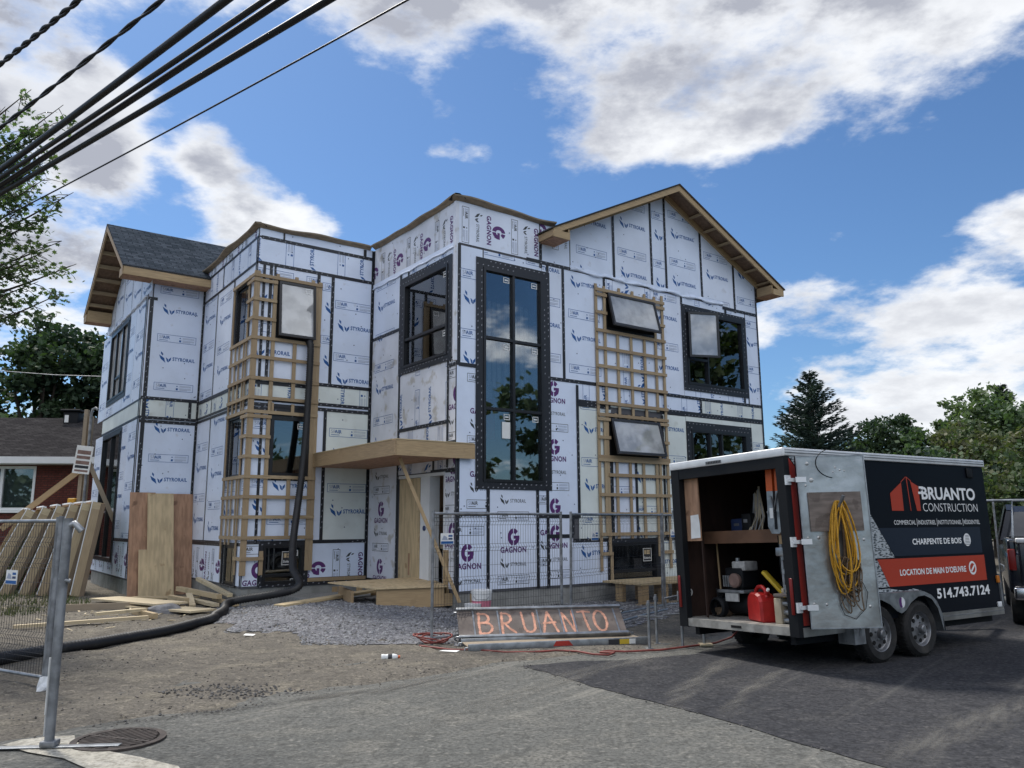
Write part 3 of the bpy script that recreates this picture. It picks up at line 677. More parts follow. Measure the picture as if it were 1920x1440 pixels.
# front wall with the tall window and the gable
GR = lambda s_: 9.63-.496*abs(s_-5.96)     # underside of gable roof over the wall
hal = [(.496, 1, 9.60+.496*5.96), (-.496, 1, 9.60-.496*5.96)]
W5 = WB(0)
h5 = [(.61, 2.43, 2.11, 6.74), (3.92, 5.93, 5.46, 6.77), (3.93, 3.06, 5.49, 3.91), (3.90, .40, 5.30, 1.22), (6.58, 4.94, 8.74, 6.78), (6.60, 1.9, 8.68, 3.83)]
make_wall('front_wall', W5, [(0, .36), (9.41, .36), (9.41, 7.88), (5.96, 9.60), (2.55, 7.91), (2.55, 8.02), (0, 8.02)], h5,
  [((.0, .40, .73, 1.80), F, 'g', 0, (.36, .72)), ((0, 1.84, .73, 4.66), F, 'g', 0, (.0, .80)), ((.73, .40, 1.94, 2.32), F, 'g', 0, (.02, .48)), ((1.94, .40, 2.19, 2.32), F, 'g', 0, (.25, .80)),
   ((2.19, 1.78, 3.03, 4.62), F, 'g', 0, (.42, .0)), ((2.19, .40, 2.86, 1.76), F, 'g', 0, (.42, 1.10)), ((2.86, .40, 3.93, 1.27), F, 'b', 0, (.02, 1.15)),
   ((3.03, 1.30, 4.02, 4.13), CR, 'b', 0, (.05, .90)), ((4.02, 1.30, 4.72, 3.02), F, 'b', 0, (.44, .2)), ((4.74, 1.30, 5.62, 3.02), CR, 'b', 0, (.24, 1.0)), ((5.64, 1.30, 6.44, 4.13), CR, 'b', 0, (.35, 1.06)),
   ((5.31, .40, 6.44, 1.27), CR, 'b', 0, (.3, .9)), ((6.46, .40, 8.86, 1.87), CR, 'b', 0), ((8.88, .40, 9.40, 4.14), CR, 'b', 0, (.1, .3)), ((6.44, 4.02, 8.88, 4.14), CR, None, 0),
   ((3.03, 4.22, 5.72, 4.60), F, 'b', 90, (.3, .62)), ((5.72, 4.22, 6.98, 4.59), F, 'b', 90, (.3, .2)), ((7.0, 4.22, 9.40, 4.58), CR, 'b', 90, (.62, .62)), ((3.03, 4.155, 9.40, 4.20), CR, None, 0),
   ((0, 4.70, .60, 7.10), F, 'b', 0, (.08, .32)), ((2.11, 4.66, 2.68, 7.09), F, 'b', 0, (.58, .1)), ((2.70, 4.64, 3.93, 7.10), F, 'b', 0, (.02, 1.14)),
   ((3.93, 4.64, 5.50, 5.92), F, 'b', 90, (.2, .3)), ((5.50, 4.62, 6.44, 7.10), F, 'b', 0, (.30, .78)), ((6.44, 4.62, 8.86, 4.80), F, 'b', 90, (.5, .4)), ((8.90, 4.62, 9.40, 7.08), F, 'b', 0, (.22, .58)),
   ((3.93, 6.78, 5.50, 7.10), F, 'b', 90, (.2, .75)), ((6.44, 6.90, 8.88, 7.10), F, 'b', 90, (.1, .3)), ((.62, 6.92, 2.11, 7.10), F, 'b', 0, (.3, .9)),
   ((0, 7.14, 2.06, 8.02), F, 'g', -90, (.15, .36)), ((2.08, 7.14, 2.90, 8.0), F, 'g', -90, (.5, .62)), ((2.92, 7.13, 4.21, 9.4), F, 'b', 0, (-.02, .35)), ((4.23, 7.13, 5.45, 9.6), F, 'b', 0, (.02, .36)),
   ((5.47, 7.13, 5.95, 9.7), F, 'b', 0, (.10, .2)), ((5.97, 7.13, 7.23, 9.7), F, 'b', 0, (.02, .36)), ((7.25, 7.10, 8.49, 9.6), F, 'b', 0, (.04, .86)), ((8.51, 7.10, 9.40, 9.4), F, 'b', 0, (.04, 1.3))],
  [(.04, .40, .04, 2.86), (.04, 4.68, .04, 7.12), (0, 1.82, .73, 1.82), (.04, 4.68, .5, 4.67), (.73, .40, .73, 1.82), (.73, 1.82, .73, 2.32), (1.94, .38, 1.94, 2.30), (2.20, .38, 2.20, 2.30), (1.9, 1.775, 3.03, 1.775),
   (3.04, 1.74, 3.04, 4.56), (2.86, 1.40, 2.86, 1.77), (2.2, 1.375, 2.86, 1.375), (2.86, 1.28, 3.92, 1.28), (5.3, 1.28, 6.5, 1.28), (2.3, 4.63, 3.95, 4.61), (3.03, 4.215, 4.0, 4.215), (3.03, 4.14, 4.0, 4.14), (4.73, 1.3, 4.73, 3.0), (5.63, 1.3, 5.63, 4.1),
   (3.98, 1.3, 3.98, 3.0, .12), (5.5, 4.60, 9.41, 4.60), (5.5, 4.20, 9.41, 4.19, .11), (7.0, 4.2, 7.0, 4.6), (9.38, .4, 9.38, 7.9, .06), (2.69, 4.62, 2.69, 7.1), (2.26, 6.9, 2.26, 7.1), (2.06, 7.13, 2.95, 7.13), (1.7, 7.13, 2.07, 7.14), (2.08, 7.0, 2.08, 7.8),
   (4.22, 7.12, 4.22, 9.4), (5.46, 7.12, 5.46, 9.5), (5.96, 7.12, 5.96, 9.6), (7.24, 7.10, 7.24, 9.4), (8.50, 7.0, 8.50, 9.2), (8.0, 7.06, 9.41, 7.06), (8.1, 6.9, 8.1, 7.05), (3.9, 6.85, 3.9, 7.1), (6.45, 6.9, 6.45, 7.1), (3.9, 1.25, 5.3, 1.25, .10), (3.93, 3.98, 5.5, 3.98, .10), (8.7, 4.6, 8.7, 4.8)],
  [(.43, 2.29, 2.31, 6.93, 0), (3.84, 5.86, 5.54, 6.85, 1), (3.85, 2.98, 5.57, 3.98, 2), (3.80, .36, 5.42, 1.30, 3), (6.42, 4.78, 8.88, 6.92, 4), (6.44, 1.7, 8.88, 4.02, 5)], hal, hmin=2.9)
# wavy poly strip folded out along the foot of the gable
b = MB(); pts = [W5.p(2.9+i*.17, 7.13+.022*sin(i*1.1)+.02*mnoise.noise(V((i*.6, 0, 0))), .03+.012*sin(i*2.3)) for i in range(31)]
b.tube(pts, [.030+.014*sin(i*1.7) for i in range(31)], 'foil', 7)
for k in range(30): b.face([pts[k]+V((0, 0, .01)), pts[k+1]+V((0, 0, .01)), W5.p(2.9+(k+1)*.17, 7.22, .022), W5.p(2.9+k*.17, 7.22, .022)], 'foil')
b.build('poly_flashing', house)
# entrance wall (faces left) of the front block
W4 = WA(0)
h4 = [(-2.12, 4.92, -.30, 6.78), (-2.20, .42, -.36, 2.62)]
make_wall('entrance_wall', W4, rect(-3.71, .36, 0, 8.02), h4,
  [((-3.70, 7.10, 0, 8.02), FD, 'g', -90, (.05, .25)), ((-3.70, 5.84, -2.36, 7.08), F, 'b', 0, (-.05, .86)), ((-3.70, 2.9, -2.30, 5.81), FD, 'b', 0, (-.05, .2)), ((-3.70, .44, -2.30, 2.88), FD, 'g', 0, (-.05, .5)),
   ((-2.30, 6.92, 0, 7.08), F, 'b', 90, (.3, .3)), ((-2.28, 3.60, -.28, 4.80), FD, 'b', 90, (.3, .1)), ((-2.28, 2.64, -.28, 3.57), FD, 'b', -90, (.7, .62)), ((-.27, 2.64, 0, 4.82), FD, 'g', 0, (.3, .7)), ((-.34, .44, 0, 2.62), FD, 'g', 0, (.35, .3)), ((-.28, 4.84, 0, 7.08), FD, None, 0)],
  [(-3.67, .44, -3.67, 8.0), (-3.7, 5.83, -2.3, 5.82), (-2.29, .44, -2.29, 7.05), (-2.28, 3.585, -.25, 3.59), (-.275, 2.7, -.275, 4.8), (-.275, 4.68, 0, 4.68), (-.28, 3.16, .0, 3.16, .09), (-.8, 2.66, -.8, 2.95), (-.9, 2.64, .0, 2.64), (-3.7, .43, -2.3, .43, .09), (-1.95, 6.93, -1.95, 7.1)],
  [(-2.34, 4.78, -.14, 6.95, 0)])
b = MB(); pts = [W4.p(-3.68+i*.2, 7.06+.015*sin(i*1.9), .028) for i in range(19)]
for k in range(18): b.face([pts[k], pts[k+1], W4.p(-3.68+(k+1)*.2, 7.17, .02), W4.p(-3.68+k*.2, 7.17, .02)], 'foil')
b.tube(pts, .016, 'foil', 6); b.box(-.05, -.02, 4.75, .03, .06, 8.0, 'foil_dirty'); b.build('poly_flashing', house)
# recessed front wall with the corner lattice
W3 = WB(3.71)
h3 = [(-2.29, 5.60, -1.44, 6.87), (-2.30, 2.64, -1.43, 3.90), (-2.33, .43, -1.47, 1.21)]
make_wall('recessed_front_wall', W3, rect(-2.74, .36, 0, 8.02), h3,
  [((-2.74, 7.82, 0, 8.02), F, 'g', 90, (.0, .3)), ((-2.74, 7.24, 0, 7.79), F, 'b', 90, (.42, .2)), ((-2.74, 4.68, -1.36, 7.20), F, 'b', 0, (.28, .7)), ((-1.36, 4.70, -1.03, 7.20), F, 'b', 0, (.06, .62)), ((-1.02, 4.70, 0, 7.20), F, 'b', 0, (.08, .26)),
   ((-2.74, 4.25, 0, 4.66), CR, 'b', -90, (.55, .7)), ((-2.74, 1.30, -2.34, 4.1), F, 'b', 0, (.1, .5)), ((-2.34, 1.30, -1.36, 2.62), F, 'b', 0, (.1, .0)), ((-1.36, 1.30, -1.10, 4.11), F, None, 0), ((-1.09, 1.30, 0, 4.11), CR, 'b', 0, (.05, .42)),
   ((-1.36, .52, 0, 1.24), F, 'g', -90, (.1, .3)), ((-2.74, .40, -2.34, 1.24), F, 'g', 0, (.3, .9)), ((-2.74, 4.15, 0, 4.23), F, None, 0)],
  [(-2.7, 7.80, 0, 7.80), (-2.7, 7.22, 0, 7.22), (-.03, .45, -.03, 8.0), (-1.02, 4.68, -1.02, 7.2), (-1.36, 6.9, -1.36, 7.2), (-2.60, 4.5, -2.60, 7.2, .06), (-2.45, 4.7, -2.45, 7.2, .07), (-2.36, 4.7, -2.36, 7.2, .05), (-1.36, 4.68, 0, 4.68), (-2.74, 4.24, 0, 4.24), (-2.74, 4.13, 0, 4.13),
   (-1.095, 1.27, -1.095, 4.1), (-1.4, 1.27, 0, 1.27), (-2.5, 1.25, -2.5, 4.1, .06), (-2.38, .4, -2.38, 1.25, .1), (-.25, 7.8, -.25, 8.0), (-2.2, 7.82, -2.2, 8.0, .04), (-2.74, 4.04, -1.36, 4.04, .08), (-2.3, 2.58, -1.4, 2.58, .07), (-2.4, 1.25, -1.4, 1.25, .09), (-2.72, 4.6, -1.4, 4.62, .08), (-1.4, .41, 0, .41, .06)],
  [(-2.36, 5.54, -1.38, 6.93, 0), (-2.37, 2.58, -1.37, 3.96, 1), (-2.40, .37, -1.36, 1.27, 2)])
b = MB(); b.box(-1.36, 3.71-.03, .44, -.06, 3.71-.004, .515, 'wood_x')
for i in range(5): b.box(-1.32+i*.27, 3.71-.036, .445, -1.08+i*.27, 3.71-.026, .512, 'lath_h')
b.build('sill_board', house)
# return wall (faces left) between the recessed front and the left wing
W2 = WA(-2.74)
h2 = [(-5.00, 5.60, -4.10, 6.86), (-5.02, 2.64, -4.10, 3.90), (-5.02, .40, -4.14, 1.20)]
make_wall('return_wall', W2, rect(-7.83, .36, -3.71, 8.02), h2,
  [((-7.83, 7.81, -3.71, 8.02), F, 'g', 90, (.3, .2)), ((-7.83, 7.24, -6.2, 7.78), F, 'b', 90, (.5, .3)), ((-6.19, 7.24, -3.71, 7.78), F, 'b', 90, (.4, .2)), ((-7.8, 4.66, -6.60, 7.20), F, 'b', 0, (.02, .9)), ((-6.58, 4.66, -5.28, 7.20), F, 'b', 0, (-.04, .62)), ((-5.26, 4.66, -3.71, 7.20), F, 'b', 0, (.0, .5)),
   ((-7.83, 4.23, -3.71, 4.60), CR, 'b', 90, (.2, .6)), ((-7.8, 1.26, -6.60, 4.13), F, 'b', 0, (.02, .25)), ((-6.58, 1.26, -5.28, 4.13), F, 'b', 0, (-.04, .05)), ((-5.26, 1.26, -3.71, 4.13), F, 'b', 0, (.1, .4)), ((-7.8, .40, -6.52, 1.20), F, 'g', 90, (.3, .25)), ((-6.51, .40, -5.2, 1.20), F, 'g', 90, (.3, .25)), ((-5.2, .40, -3.71, 1.20), F, None, 0), ((-7.83, 4.15, -3.71, 4.21), F, None, 0)],
  [(-7.8, 7.80, -3.71, 7.80, .06), (-7.8, 7.22, -3.71, 7.22, .06), (-7.8, 4.63, -3.71, 4.63, .09), (-7.8, 4.22, -3.71, 4.22, .06), (-7.8, 4.14, -3.71, 4.14, .06), (-6.59, 1.25, -6.59, 7.2, .04), (-5.27, 1.25, -5.27, 7.2, .09), (-7.8, 1.23, -5.2, 1.23, .11), (-7.78, .4, -7.78, 7.7, .05), (-6.2, 7.24, -6.2, 7.8, .04), (-3.76, .4, -3.76, 7.8, .06), (-5.6, 7.82, -5.6, 7.95, .05)],
  [(-5.10, 5.52, -4.02, 6.93, 0), (-5.10, 2.58, -4.02, 3.97, 1), (-5.10, .36, -4.05, 1.26, 2)])
# left wing front
W1 = WB(7.83)
make_wall('wing_front_wall', W1, rect(-4.09, .36, -2.74, 7.95), [],
  [((-4.09, 4.70, -4.0, 7.9), F, None, 0), ((-3.98, 4.70, -2.78, 7.9), F, 'b', 0, (.0, .42)), ((-4.09, 4.23, -2.95, 4.64), CR, 'b', -90, (.3, .42)), ((-2.94, 4.23, -2.74, 4.64), CR, None, 0), ((-4.0, 1.30, -2.80, 4.10), F, 'b', 0, (-.02, .02)), ((-4.09, 1.3, -4.01, 4.1), F, 'b', 0), ((-4.09, .40, -2.74, 1.27), F, 'g', 90, (.3, .2)), ((-4.09, 4.13, -2.74, 4.21), F, None, 0)],
  [(-4.01, 1.28, -4.01, 7.15, .09), (-2.77, .4, -2.77, 7.8, .05), (-4.09, 4.68, -2.74, 4.68), (-4.09, 4.20, -2.74, 4.20), (-4.09, 4.11, -2.74, 4.11), (-2.95, 4.2, -2.95, 4.68), (-4.09, 1.28, -2.74, 1.28), (-4.01, .4, -4.01, 1.28), (-4.09, 7.17, -3.88, 7.17)])
# left gable wall
W0 = WA(-4.09); RC = 10.33
hal0 = [(.664, 1, 9.62-.664*RC), (-.664, 1, 9.62+.664*RC)]
h0 = [(-12.45, 5.10, -9.95, 7.06), (-12.50, .75, -9.92, 4.06)]
make_wall('gable_side_wall', W0, [(-12.98, .36), (-7.83, .36), (-7.83, 7.95), (-RC, 9.62), (-12.98, 7.86)], h0,
  [((-7.83-1.22*(k+1), 4.66, -7.83-1.22*k, 7.22), F, 'b', 0, (.0, .3*k)) for k in range(5)] + [((-7.83-1.22*(k+1)+.4, 7.26, -7.83-1.22*k+.4, 9.7), F, 'b', 0, (.0, .35+.2*k)) for k in range(5)] +
  [((-12.98, 4.24, -7.83, 4.62), CR, None, 0)] + [((-7.83-1.22*(k+1), 1.30, -7.83-1.22*k, 4.18), F, 'b', 0, (.0, .5+.3*k)) for k in range(5)] + [((-12.98, .4, -7.83, 1.27), F, 'g', 90, (.2, .2))],
  [(-12.98, 4.64, -7.83, 4.64, .05), (-12.98, 4.21, -7.83, 4.21, .06), (-7.93, .4, -7.93, 7.2, .09), (-12.98, 1.28, -7.83, 1.28)] + [(-7.83-1.22*k+.4, 7.26, -7.83-1.22*k+.4, 9.6, .03) for k in range(1, 5)],
  [(-12.58, 4.98, -9.83, 7.16, 0), (-12.62, .7, -9.80, 4.16, 1)], hal0)
b = MB(); pts = [W0.p(-12.9+i*.2, 7.22+.03*mnoise.noise(V((i*.7, 2, 0))), .035) for i in range(26)]
b.tube(pts, [.035+.02*sin(i*1.9) for i in range(26)], 'foil', 6); b.build('poly_flashing', house)
# unseen rear walls closing the shell, foundation
b = MB(); b.box(9.19, .24, .36, 9.408, 10.5, 7.85, 'sheath'); b.box(-2.74, 10.5, .36, 9.41, 10.72, 7.9, 'sheath'); b.box(-2.95, 8.06, .36, -2.745, 12.76, 7.9, 'sheath'); b.box(-4.05, 12.76, .36, -2.74, 12.97, 7.85, 'sheath')
b.face([(9.40, .02, 7.86), (9.40, 10.6, 7.86), (9.40, 10.6, 7.9), (9.40, .02, 7.9)], 'sheath'); b.build('rear_wall', house)
b = MB()
for x0, x1, y0, y1 in ((.02, 9.39, .02, .3), (.02, .3, .3, 3.70), (-2.72, .02, 3.73, 4.0), (-2.72, -2.45, 4.0, 7.8), (-4.07, -2.72, 7.85, 8.1), (-4.07, -3.8, 8.1, 12.96), (9.1, 9.38, .3, 10.6)):
    b.box(x0, y0, -.25, x1, y1, .358, 'concrete')
b.build('foundation', house)
b = MB(); b.box(-1.9, 1.6, -.1, -.01, 3.70, .20, 'slab'); b.build('porch_slab', house)
# floors and inner partitions so windows look into rooms
for i, z in enumerate((.30, 1.27, 4.20, 7.55)):
    b = MB(); t = .12 if i != 2 else .3
    m = 'inner' if i < 3 else 'plaster'
    b.box(.23, .23, z-t, 9.18, 3.93, z, m) if i != 2 else (b.box(.23, .23, z-t, .5, 3.93, z, m), b.box(2.9, .23, z-t, 9.18, 3.93, z, m), b.box(.5, 2.2, z-t, 2.9, 3.93, z, m))
    b.box(-2.5, 3.94, z-t, 9.18, 10.48, z, m); b.box(-3.85, 8.06, z-t, -2.52, 12.7, z, m); b.build('floor_slab', house)
b = MB()
b.box(3.2, .25, 1.28, 3.30, 4.5, 7.5, 'plaster'); b.box(5.95, .25, 4.21, 6.05, 4.5, 7.5, 'plaster'); b.box(5.95, .25, .31, 6.05, 4.5, 4.0, 'inner')
b.box(.25, 4.3, .31, 9.17, 4.4, 7.5, 'plaster'); b.box(-2.5, 6.4, .31, .2, 6.5, 7.5, 'plaster')
b.build('partition', house)
b = MB()   # things seen through the tall window
b.box(.75, 1.9, 4.21, 1.9, 2.1, 5.0, 'pale_wood_box'); b.build('stored_box', house); b = MB(); b.box(1.45, 1.5, 3.45, 1.95, 1.9, 4.35, 'red_plastic'); b.box(1.5, 1.55, 4.35, 1.9, 1.85, 4.75, 'white_vinyl'); b.box(1.9, 1.55, 4.35, 1.96, 1.85, 4.75, 'leaf_mid'); b.build('stored_box', house); b = MB()
b.beam((.85, .7, 2.4), (.85, .7, 3.3), .05, .09, 'wood_z'); b.build('stud', house); b = MB(); b.box(.3, 2.4, 1.3, 2.6, 2.5, 3.2, 'ply_brown'); b.build('stair_panel', house)
b = MB()
for k in range(10): b.box(.72+k*.14, .42+.03*sin(k*2.1), 4.4, .80+k*.14, .43+.03*sin(k*2.1), 6.2, 'curtain')
b.build('inner_film', house)
# windows
def bar(b, W, u0, v0, u1, v1, o0, o1, m='win_black'):
    a = W.p(u0, v0, o0); c = W.p(u1, v1, o1); b.box(a.x, a.y, a.z, c.x, c.y, c.z, m)
def ringbar(b, W, r, t, o0, o1, m='win_black'):
    u0, v0, u1, v1 = r; bar(b, W, u0, v0, u1, v0+t, o0, o1, m); bar(b, W, u0, v1-t, u1, v1, o0, o1, m); bar(b, W, u0, v0+t, u0+t, v1-t, o0, o1, m); bar(b, W, u1-t, v0+t, u1, v1-t, o0, o1, m)
def window(W, r, us=(), vs=(), t=.055, o=(-.09, .045), stick=True, gl='glass', st_col='paper'):
    b = MB(); ringbar(b, W, r, t, *o)
    u0, v0, u1, v1 = r
    for u in us: bar(b, W, u-.028, v0+t, u+.028, v1-t, o[0]+.01, o[1]-.01)
    for v in vs:
        e = [u0+t]+[x for u in us for x in (u-.028, u+.028)]+[u1-t]
        for i in range(0, len(e), 2): bar(b, W, e[i], v-.028, e[i+1], v+.028, o[0]+.01, o[1]-.012)
    f = b.build('window', house)
    U = [u0+t]+[x for u in us for x in (u-.028, u+.028)]+[u1-t]; Vv = [v0+t]+[x for v in vs for x in (v-.028, v+.028)]+[v1-t]
    for i in range(0, len(U), 2):
        for j in range(0, len(Vv), 2):
            g = MB(); bar(g, W, U[i]-.004, Vv[j]-.004, U[i+1]+.004, Vv[j+1]+.004, -.03, -.022, gl); g.build('glass_pane', f)
            if stick and U[i+1]-U[i] > .3:
                s = MB(); x1, y1 = U[i+1]-.05, Vv[j+1]-.05
                for p in frame2(x1-.15, y1-.12, x1, y1, .016): s.face([W.p(a, c, -.018) for a, c in p], 'paper')
                s.face([W.p(a, c, -.0175) for a, c in rect(x1-.12, y1-.075, x1-.03, y1-.045)], 'paper'); s.build('sticker', f)
    return f
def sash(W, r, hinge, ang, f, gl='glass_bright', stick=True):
    """opened sash: hinge 'top' (bottom swings out) or 'left'"""
    u0, v0, u1, v1 = r; t = .055
    def P(u, v, o):
        if hinge == 'top':
            d = v1-v; return W.p(u, v1-d*cos(ang)+o*sin(ang), .05+d*sin(ang)+o*cos(ang))
        d = u-u0; return W.p(u0+d*cos(ang)-o*sin(ang), v, .05+d*sin(ang)+o*cos(ang))
    def bx(b, a0, b0, a1, b1, o0, o1, m):
        vs = [P(u, v, o) for o in (o0, o1) for v in (b0, b1) for u in (a0, a1)]
        b.grid(vs, [(0, 2, 3, 1), (4, 5, 7, 6), (0, 1, 5, 4), (2, 6, 7, 3), (0, 4, 6, 2), (1, 3, 7, 5)], m)
    b = MB(); bx(b, u0, v0, u1, v0+t, 0, .05, 'win_black'); bx(b, u0, v1-t, u1, v1, 0, .05, 'win_black'); bx(b, u0, v0+t, u0+t, v1-t, 0, .05, 'win_black'); bx(b, u1-t, v0+t, u1, v1-t, 0, .05, 'win_black')
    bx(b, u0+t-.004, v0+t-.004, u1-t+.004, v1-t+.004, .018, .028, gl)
    if stick:
        for p in frame2(u1-.24, v1-.20, u1-.09, v1-.08, .02): b.face([P(a, c, .032) for a, c in p], 'paper')
    return b.build('sash', f)
window(W5, (.61, 2.43, 2.11, 6.74), (1.36,), (3.87, 5.30))
s_ = MB(); s_.face([W5.p(a, c, -.016) for a, c in rect(1.09, 3.30, 1.29, 3.63)], 'paper'); s_.build('paper_notice', house)
def open_awning(r, W, ang, wd=None):
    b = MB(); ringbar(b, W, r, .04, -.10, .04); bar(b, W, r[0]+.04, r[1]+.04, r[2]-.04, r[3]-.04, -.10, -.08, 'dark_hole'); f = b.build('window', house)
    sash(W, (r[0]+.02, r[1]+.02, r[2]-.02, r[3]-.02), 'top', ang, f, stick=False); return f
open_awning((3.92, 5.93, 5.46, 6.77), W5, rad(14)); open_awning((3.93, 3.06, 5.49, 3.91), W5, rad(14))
f = window(W5, (3.90, .40, 5.30, 1.22), (), (.62,), stick=False)
def brand(W, u, v, f):
    s = MB(); s.face([W.p(a, c, -.017) for a, c in rect(u, v, u+.26, v+.28)], 'sticker_dark')
    for p in frame2(u, v, u+.26, v+.28, .012): s.face([W.p(a, c, -.0155) for a, c in p], 'paper')
    for p in put(text('Solaris', .02), u+.03, v+.05, .05, .20): s.face([W.p(a, c, -.0155) for a, c in p], 'paper')
    for p in (rect(u+.04, v+.15, u+.1, v+.24), rect(u+.12, v+.15, u+.21, v+.19), rect(u+.12, v+.2, u+.21, v+.24)): s.face([W.p(a, c, -.0155) for a, c in p], 'ply')
    s.build('sticker', f)
brand(W5, 4.90, .80, f)
f = window(W5, (6.58, 4.94, 8.74, 6.78), (7.34,), (), stick=False)
b = MB(); bar(b, W5, 6.63, 5.55, 7.31, 5.61, -.08, .03); b.build('transom', f)
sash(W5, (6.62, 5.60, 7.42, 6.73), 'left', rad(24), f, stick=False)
window(W5, (6.60, 1.9, 8.68, 3.83), (7.28, 7.72), (), stick=False)
f = window(W4, (-2.12, 4.92, -.30, 6.78), (), (5.53,))
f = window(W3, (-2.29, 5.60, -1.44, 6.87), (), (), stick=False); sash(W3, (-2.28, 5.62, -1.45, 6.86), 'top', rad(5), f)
f = window(W3, (-2.30, 2.64, -1.43, 3.90), (), (), t=.07); b = MB(); bar(b, W3, -1.80, 2.72, -1.70, 3.82, -.06, -.04); b.build('inner_post', f)
f = window(W3, (-2.33, .43, -1.47, 1.21), (), (.6,), stick=True); brand(W3, -1.92, .80, f)
window(W2, (-5.00, 5.60, -4.10, 6.86), (-4.5,), (), o=(-.16, -.02), stick=False); window(W2, (-5.02, 2.64, -4.10, 3.90), (-4.5,), (), o=(-.16, -.02), stick=False); window(W2, (-5.02, .40, -4.14, 1.20), (-4.5,), (), o=(-.16, -.02), stick=False)
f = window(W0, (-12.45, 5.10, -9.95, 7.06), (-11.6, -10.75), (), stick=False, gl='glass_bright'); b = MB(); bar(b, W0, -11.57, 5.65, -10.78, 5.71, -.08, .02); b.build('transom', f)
f = window(W0, (-12.50, .75, -9.92, 4.06), (-11.2,), (), stick=False)
# entrance: plywood panel over the opening, white jambs, dark doorway
b = MB(); bar(b, W4, -2.18, .42, -1.32, 2.55, -.03, .015, 'ply'); d = b.build('plywood_door_panel', house); s = MB(); bar(s, W4, -1.76, .62, -1.70, 1.05, .016, .02, 'ply_brown'); s.build('tear', d)
b = MB(); bar(b, W4, -1.31, .42, -.94, 2.58, -.06, .006, 'white_trim'); bar(b, W4, -.94, .42, -.91, 2.58, -.2, .03, 'white_trim'); bar(b, W4, -.38, .42, -.33, 2.60, -.1, .03, 'white_trim'); bar(b, W4, -2.2, 2.56, -.33, 2.62, -.1, .035, 'white_trim'); b.build('door_frame', house)
s = MB(); M_ = Matrix.Translation(W4.p(-1.13, 1.55, .006)) @ Matrix.Rotation(-pi/2, 4, 'Y'); s.lathe([(.05, 0), (.05, .02), (.03, .03), (.001, .03)], 'print_navy', 12, M_); s.build('lockset', house)
b = MB(); bar(b, W4, -.34, .30, -.20, 1.15, .0, .05, 'wood_z'); bar(b, W4, -.9, .30, -.3, .42, -.2, .05, 'black_matte'); b.build('door_sill', house)
# timber canopy over the entrance
b = MB(); b.box(-1.35, -.12, 2.85, -1.312, 3.68, 3.13, 'wood_y'); cn = b.build('canopy', house)
b = MB(); b.box(-1.31, -.12, 2.85, .36, -.082, 3.13, 'wood_x'); b.box(.02, -.08, 3.0, .36, -.03, 3.12, 'wood_x'); b.build('fascia_board', cn)
b = MB(); b.box(-1.33, -.13, 3.132, .34, -.03, 3.15, 'plank'); b.box(-1.36, -.03, 3.132, -.03, 3.66, 3.15, 'plank'); b.build('deck', cn)
b = MB(); b.box(-1.31, -.08, 2.852, -.03, 3.66, 2.88, 'ply_brown')
for i in range(5): b.box(-1.3+i*.29, -.07, 2.885, -1.26+i*.29, 3.6, 3.1, 'soffit')
b.build('soffit_panel', cn)
# roofs
def slope_prism(b, pts, t, m_top, m_rest):
    """pts: quad of a roof plane (3D, ccw from above); thickness down"""
    lo = [p-V((0, 0, t)) for p in pts]; b.face(pts, m_top); b.face(lo[::-1], 'soffit'); n = len(pts)
    for i in range(n): b.face([pts[i], lo[i], lo[(i+1) % n], pts[(i+1) % n]], m_rest)
b = MB(); E = -.54; zr, ze = 9.72, 7.76; xl, xr, xm = 2.02, 9.92, 5.965
slope_prism(b, [V((xl-.02, E-.03, ze-.01)), V((xm, E-.03, zr)), V((xm, 10.9, zr)), V((xl-.02, 10.9, ze-.01))][::-1], .03, 'membrane', 'membrane')
slope_prism(b, [V((xm, E-.03, zr)), V((xr+.02, E-.03, ze-.01)), V((xr+.02, 10.9, ze-.01)), V((xm, 10.9, zr))][::-1], .03, 'membrane', 'membrane')
g1 = b.build('gable_roof', house)
b = MB(); ft = .13
for sg in (-1, 1):
    xe = xm+sg*3.93
    for i in range(1):
        p = [V((xm, 0, zr-.035)), V((xe, 0, ze-.03)), V((xe, 0, ze-.03-ft)), V((xm, 0, zr-.04-ft-.015))]
        a = [q+V((0, E, 0)) for q in p]; c = [q+V((0, E+.04, 0)) for q in p]
        b.face(a, 'wood_x'); b.face(c[::-1], 'wood_x')
        for k in range(4): b.face([a[k], c[k], c[(k+1) % 4], a[(k+1) % 4]], 'wood_x')
    x0, x1 = (xe, xe+.04) if sg < 0 else (xe-.04, xe)
    b.box(x0, E+.041, ze-.19, x1, 10.8, ze-.045, 'wood_y')
    r0, r1 = (xe, xe+.44) if sg < 0 else (xe-.44, xe)
    b.box(r0+.002, E-.004, ze-.215, r1-.002, E-.002+.03, ze-.06, 'wood_x')           # boxed return
    b.box(r0+.041 if sg < 0 else r0, E+.03, ze-.215, r1 if sg < 0 else r1-.041, -.001, ze-.195, 'ply_brown')
    xi = r1 if sg < 0 else r0
    b.box(xi-.02, E+.03, ze-.195, xi+.02, -.035, ze+.04, 'wood_y')
b.build('fascia', g1, True)
b = MB()
for sg in (-1, 1):
    for k in range(1, 7):
        d = .35+k*.52; x = xm+sg*d; z = zr-.496*d-.05
        bb = MB(); bb.beam((x, E+.04, z-.055), (x, -.03, z-.055), .09, .04, 'lath_h'); bb.build('lookout_block', g1)
    b.beam((xm+sg*.05, -.032, zr-.14), (xm+sg*3.5, -.032, zr-.14-.496*3.45), .06, .13, 'wood_x')
    b.face([V((xm, E+.04, zr-.045)), V((xm+sg*3.9, E+.04, zr-.045-.496*3.9)), V((xm+sg*3.9, -.03, zr-.045-.496*3.9)), V((xm, -.03, zr-.045))], 'soffit')
b.build('soffit', g1)
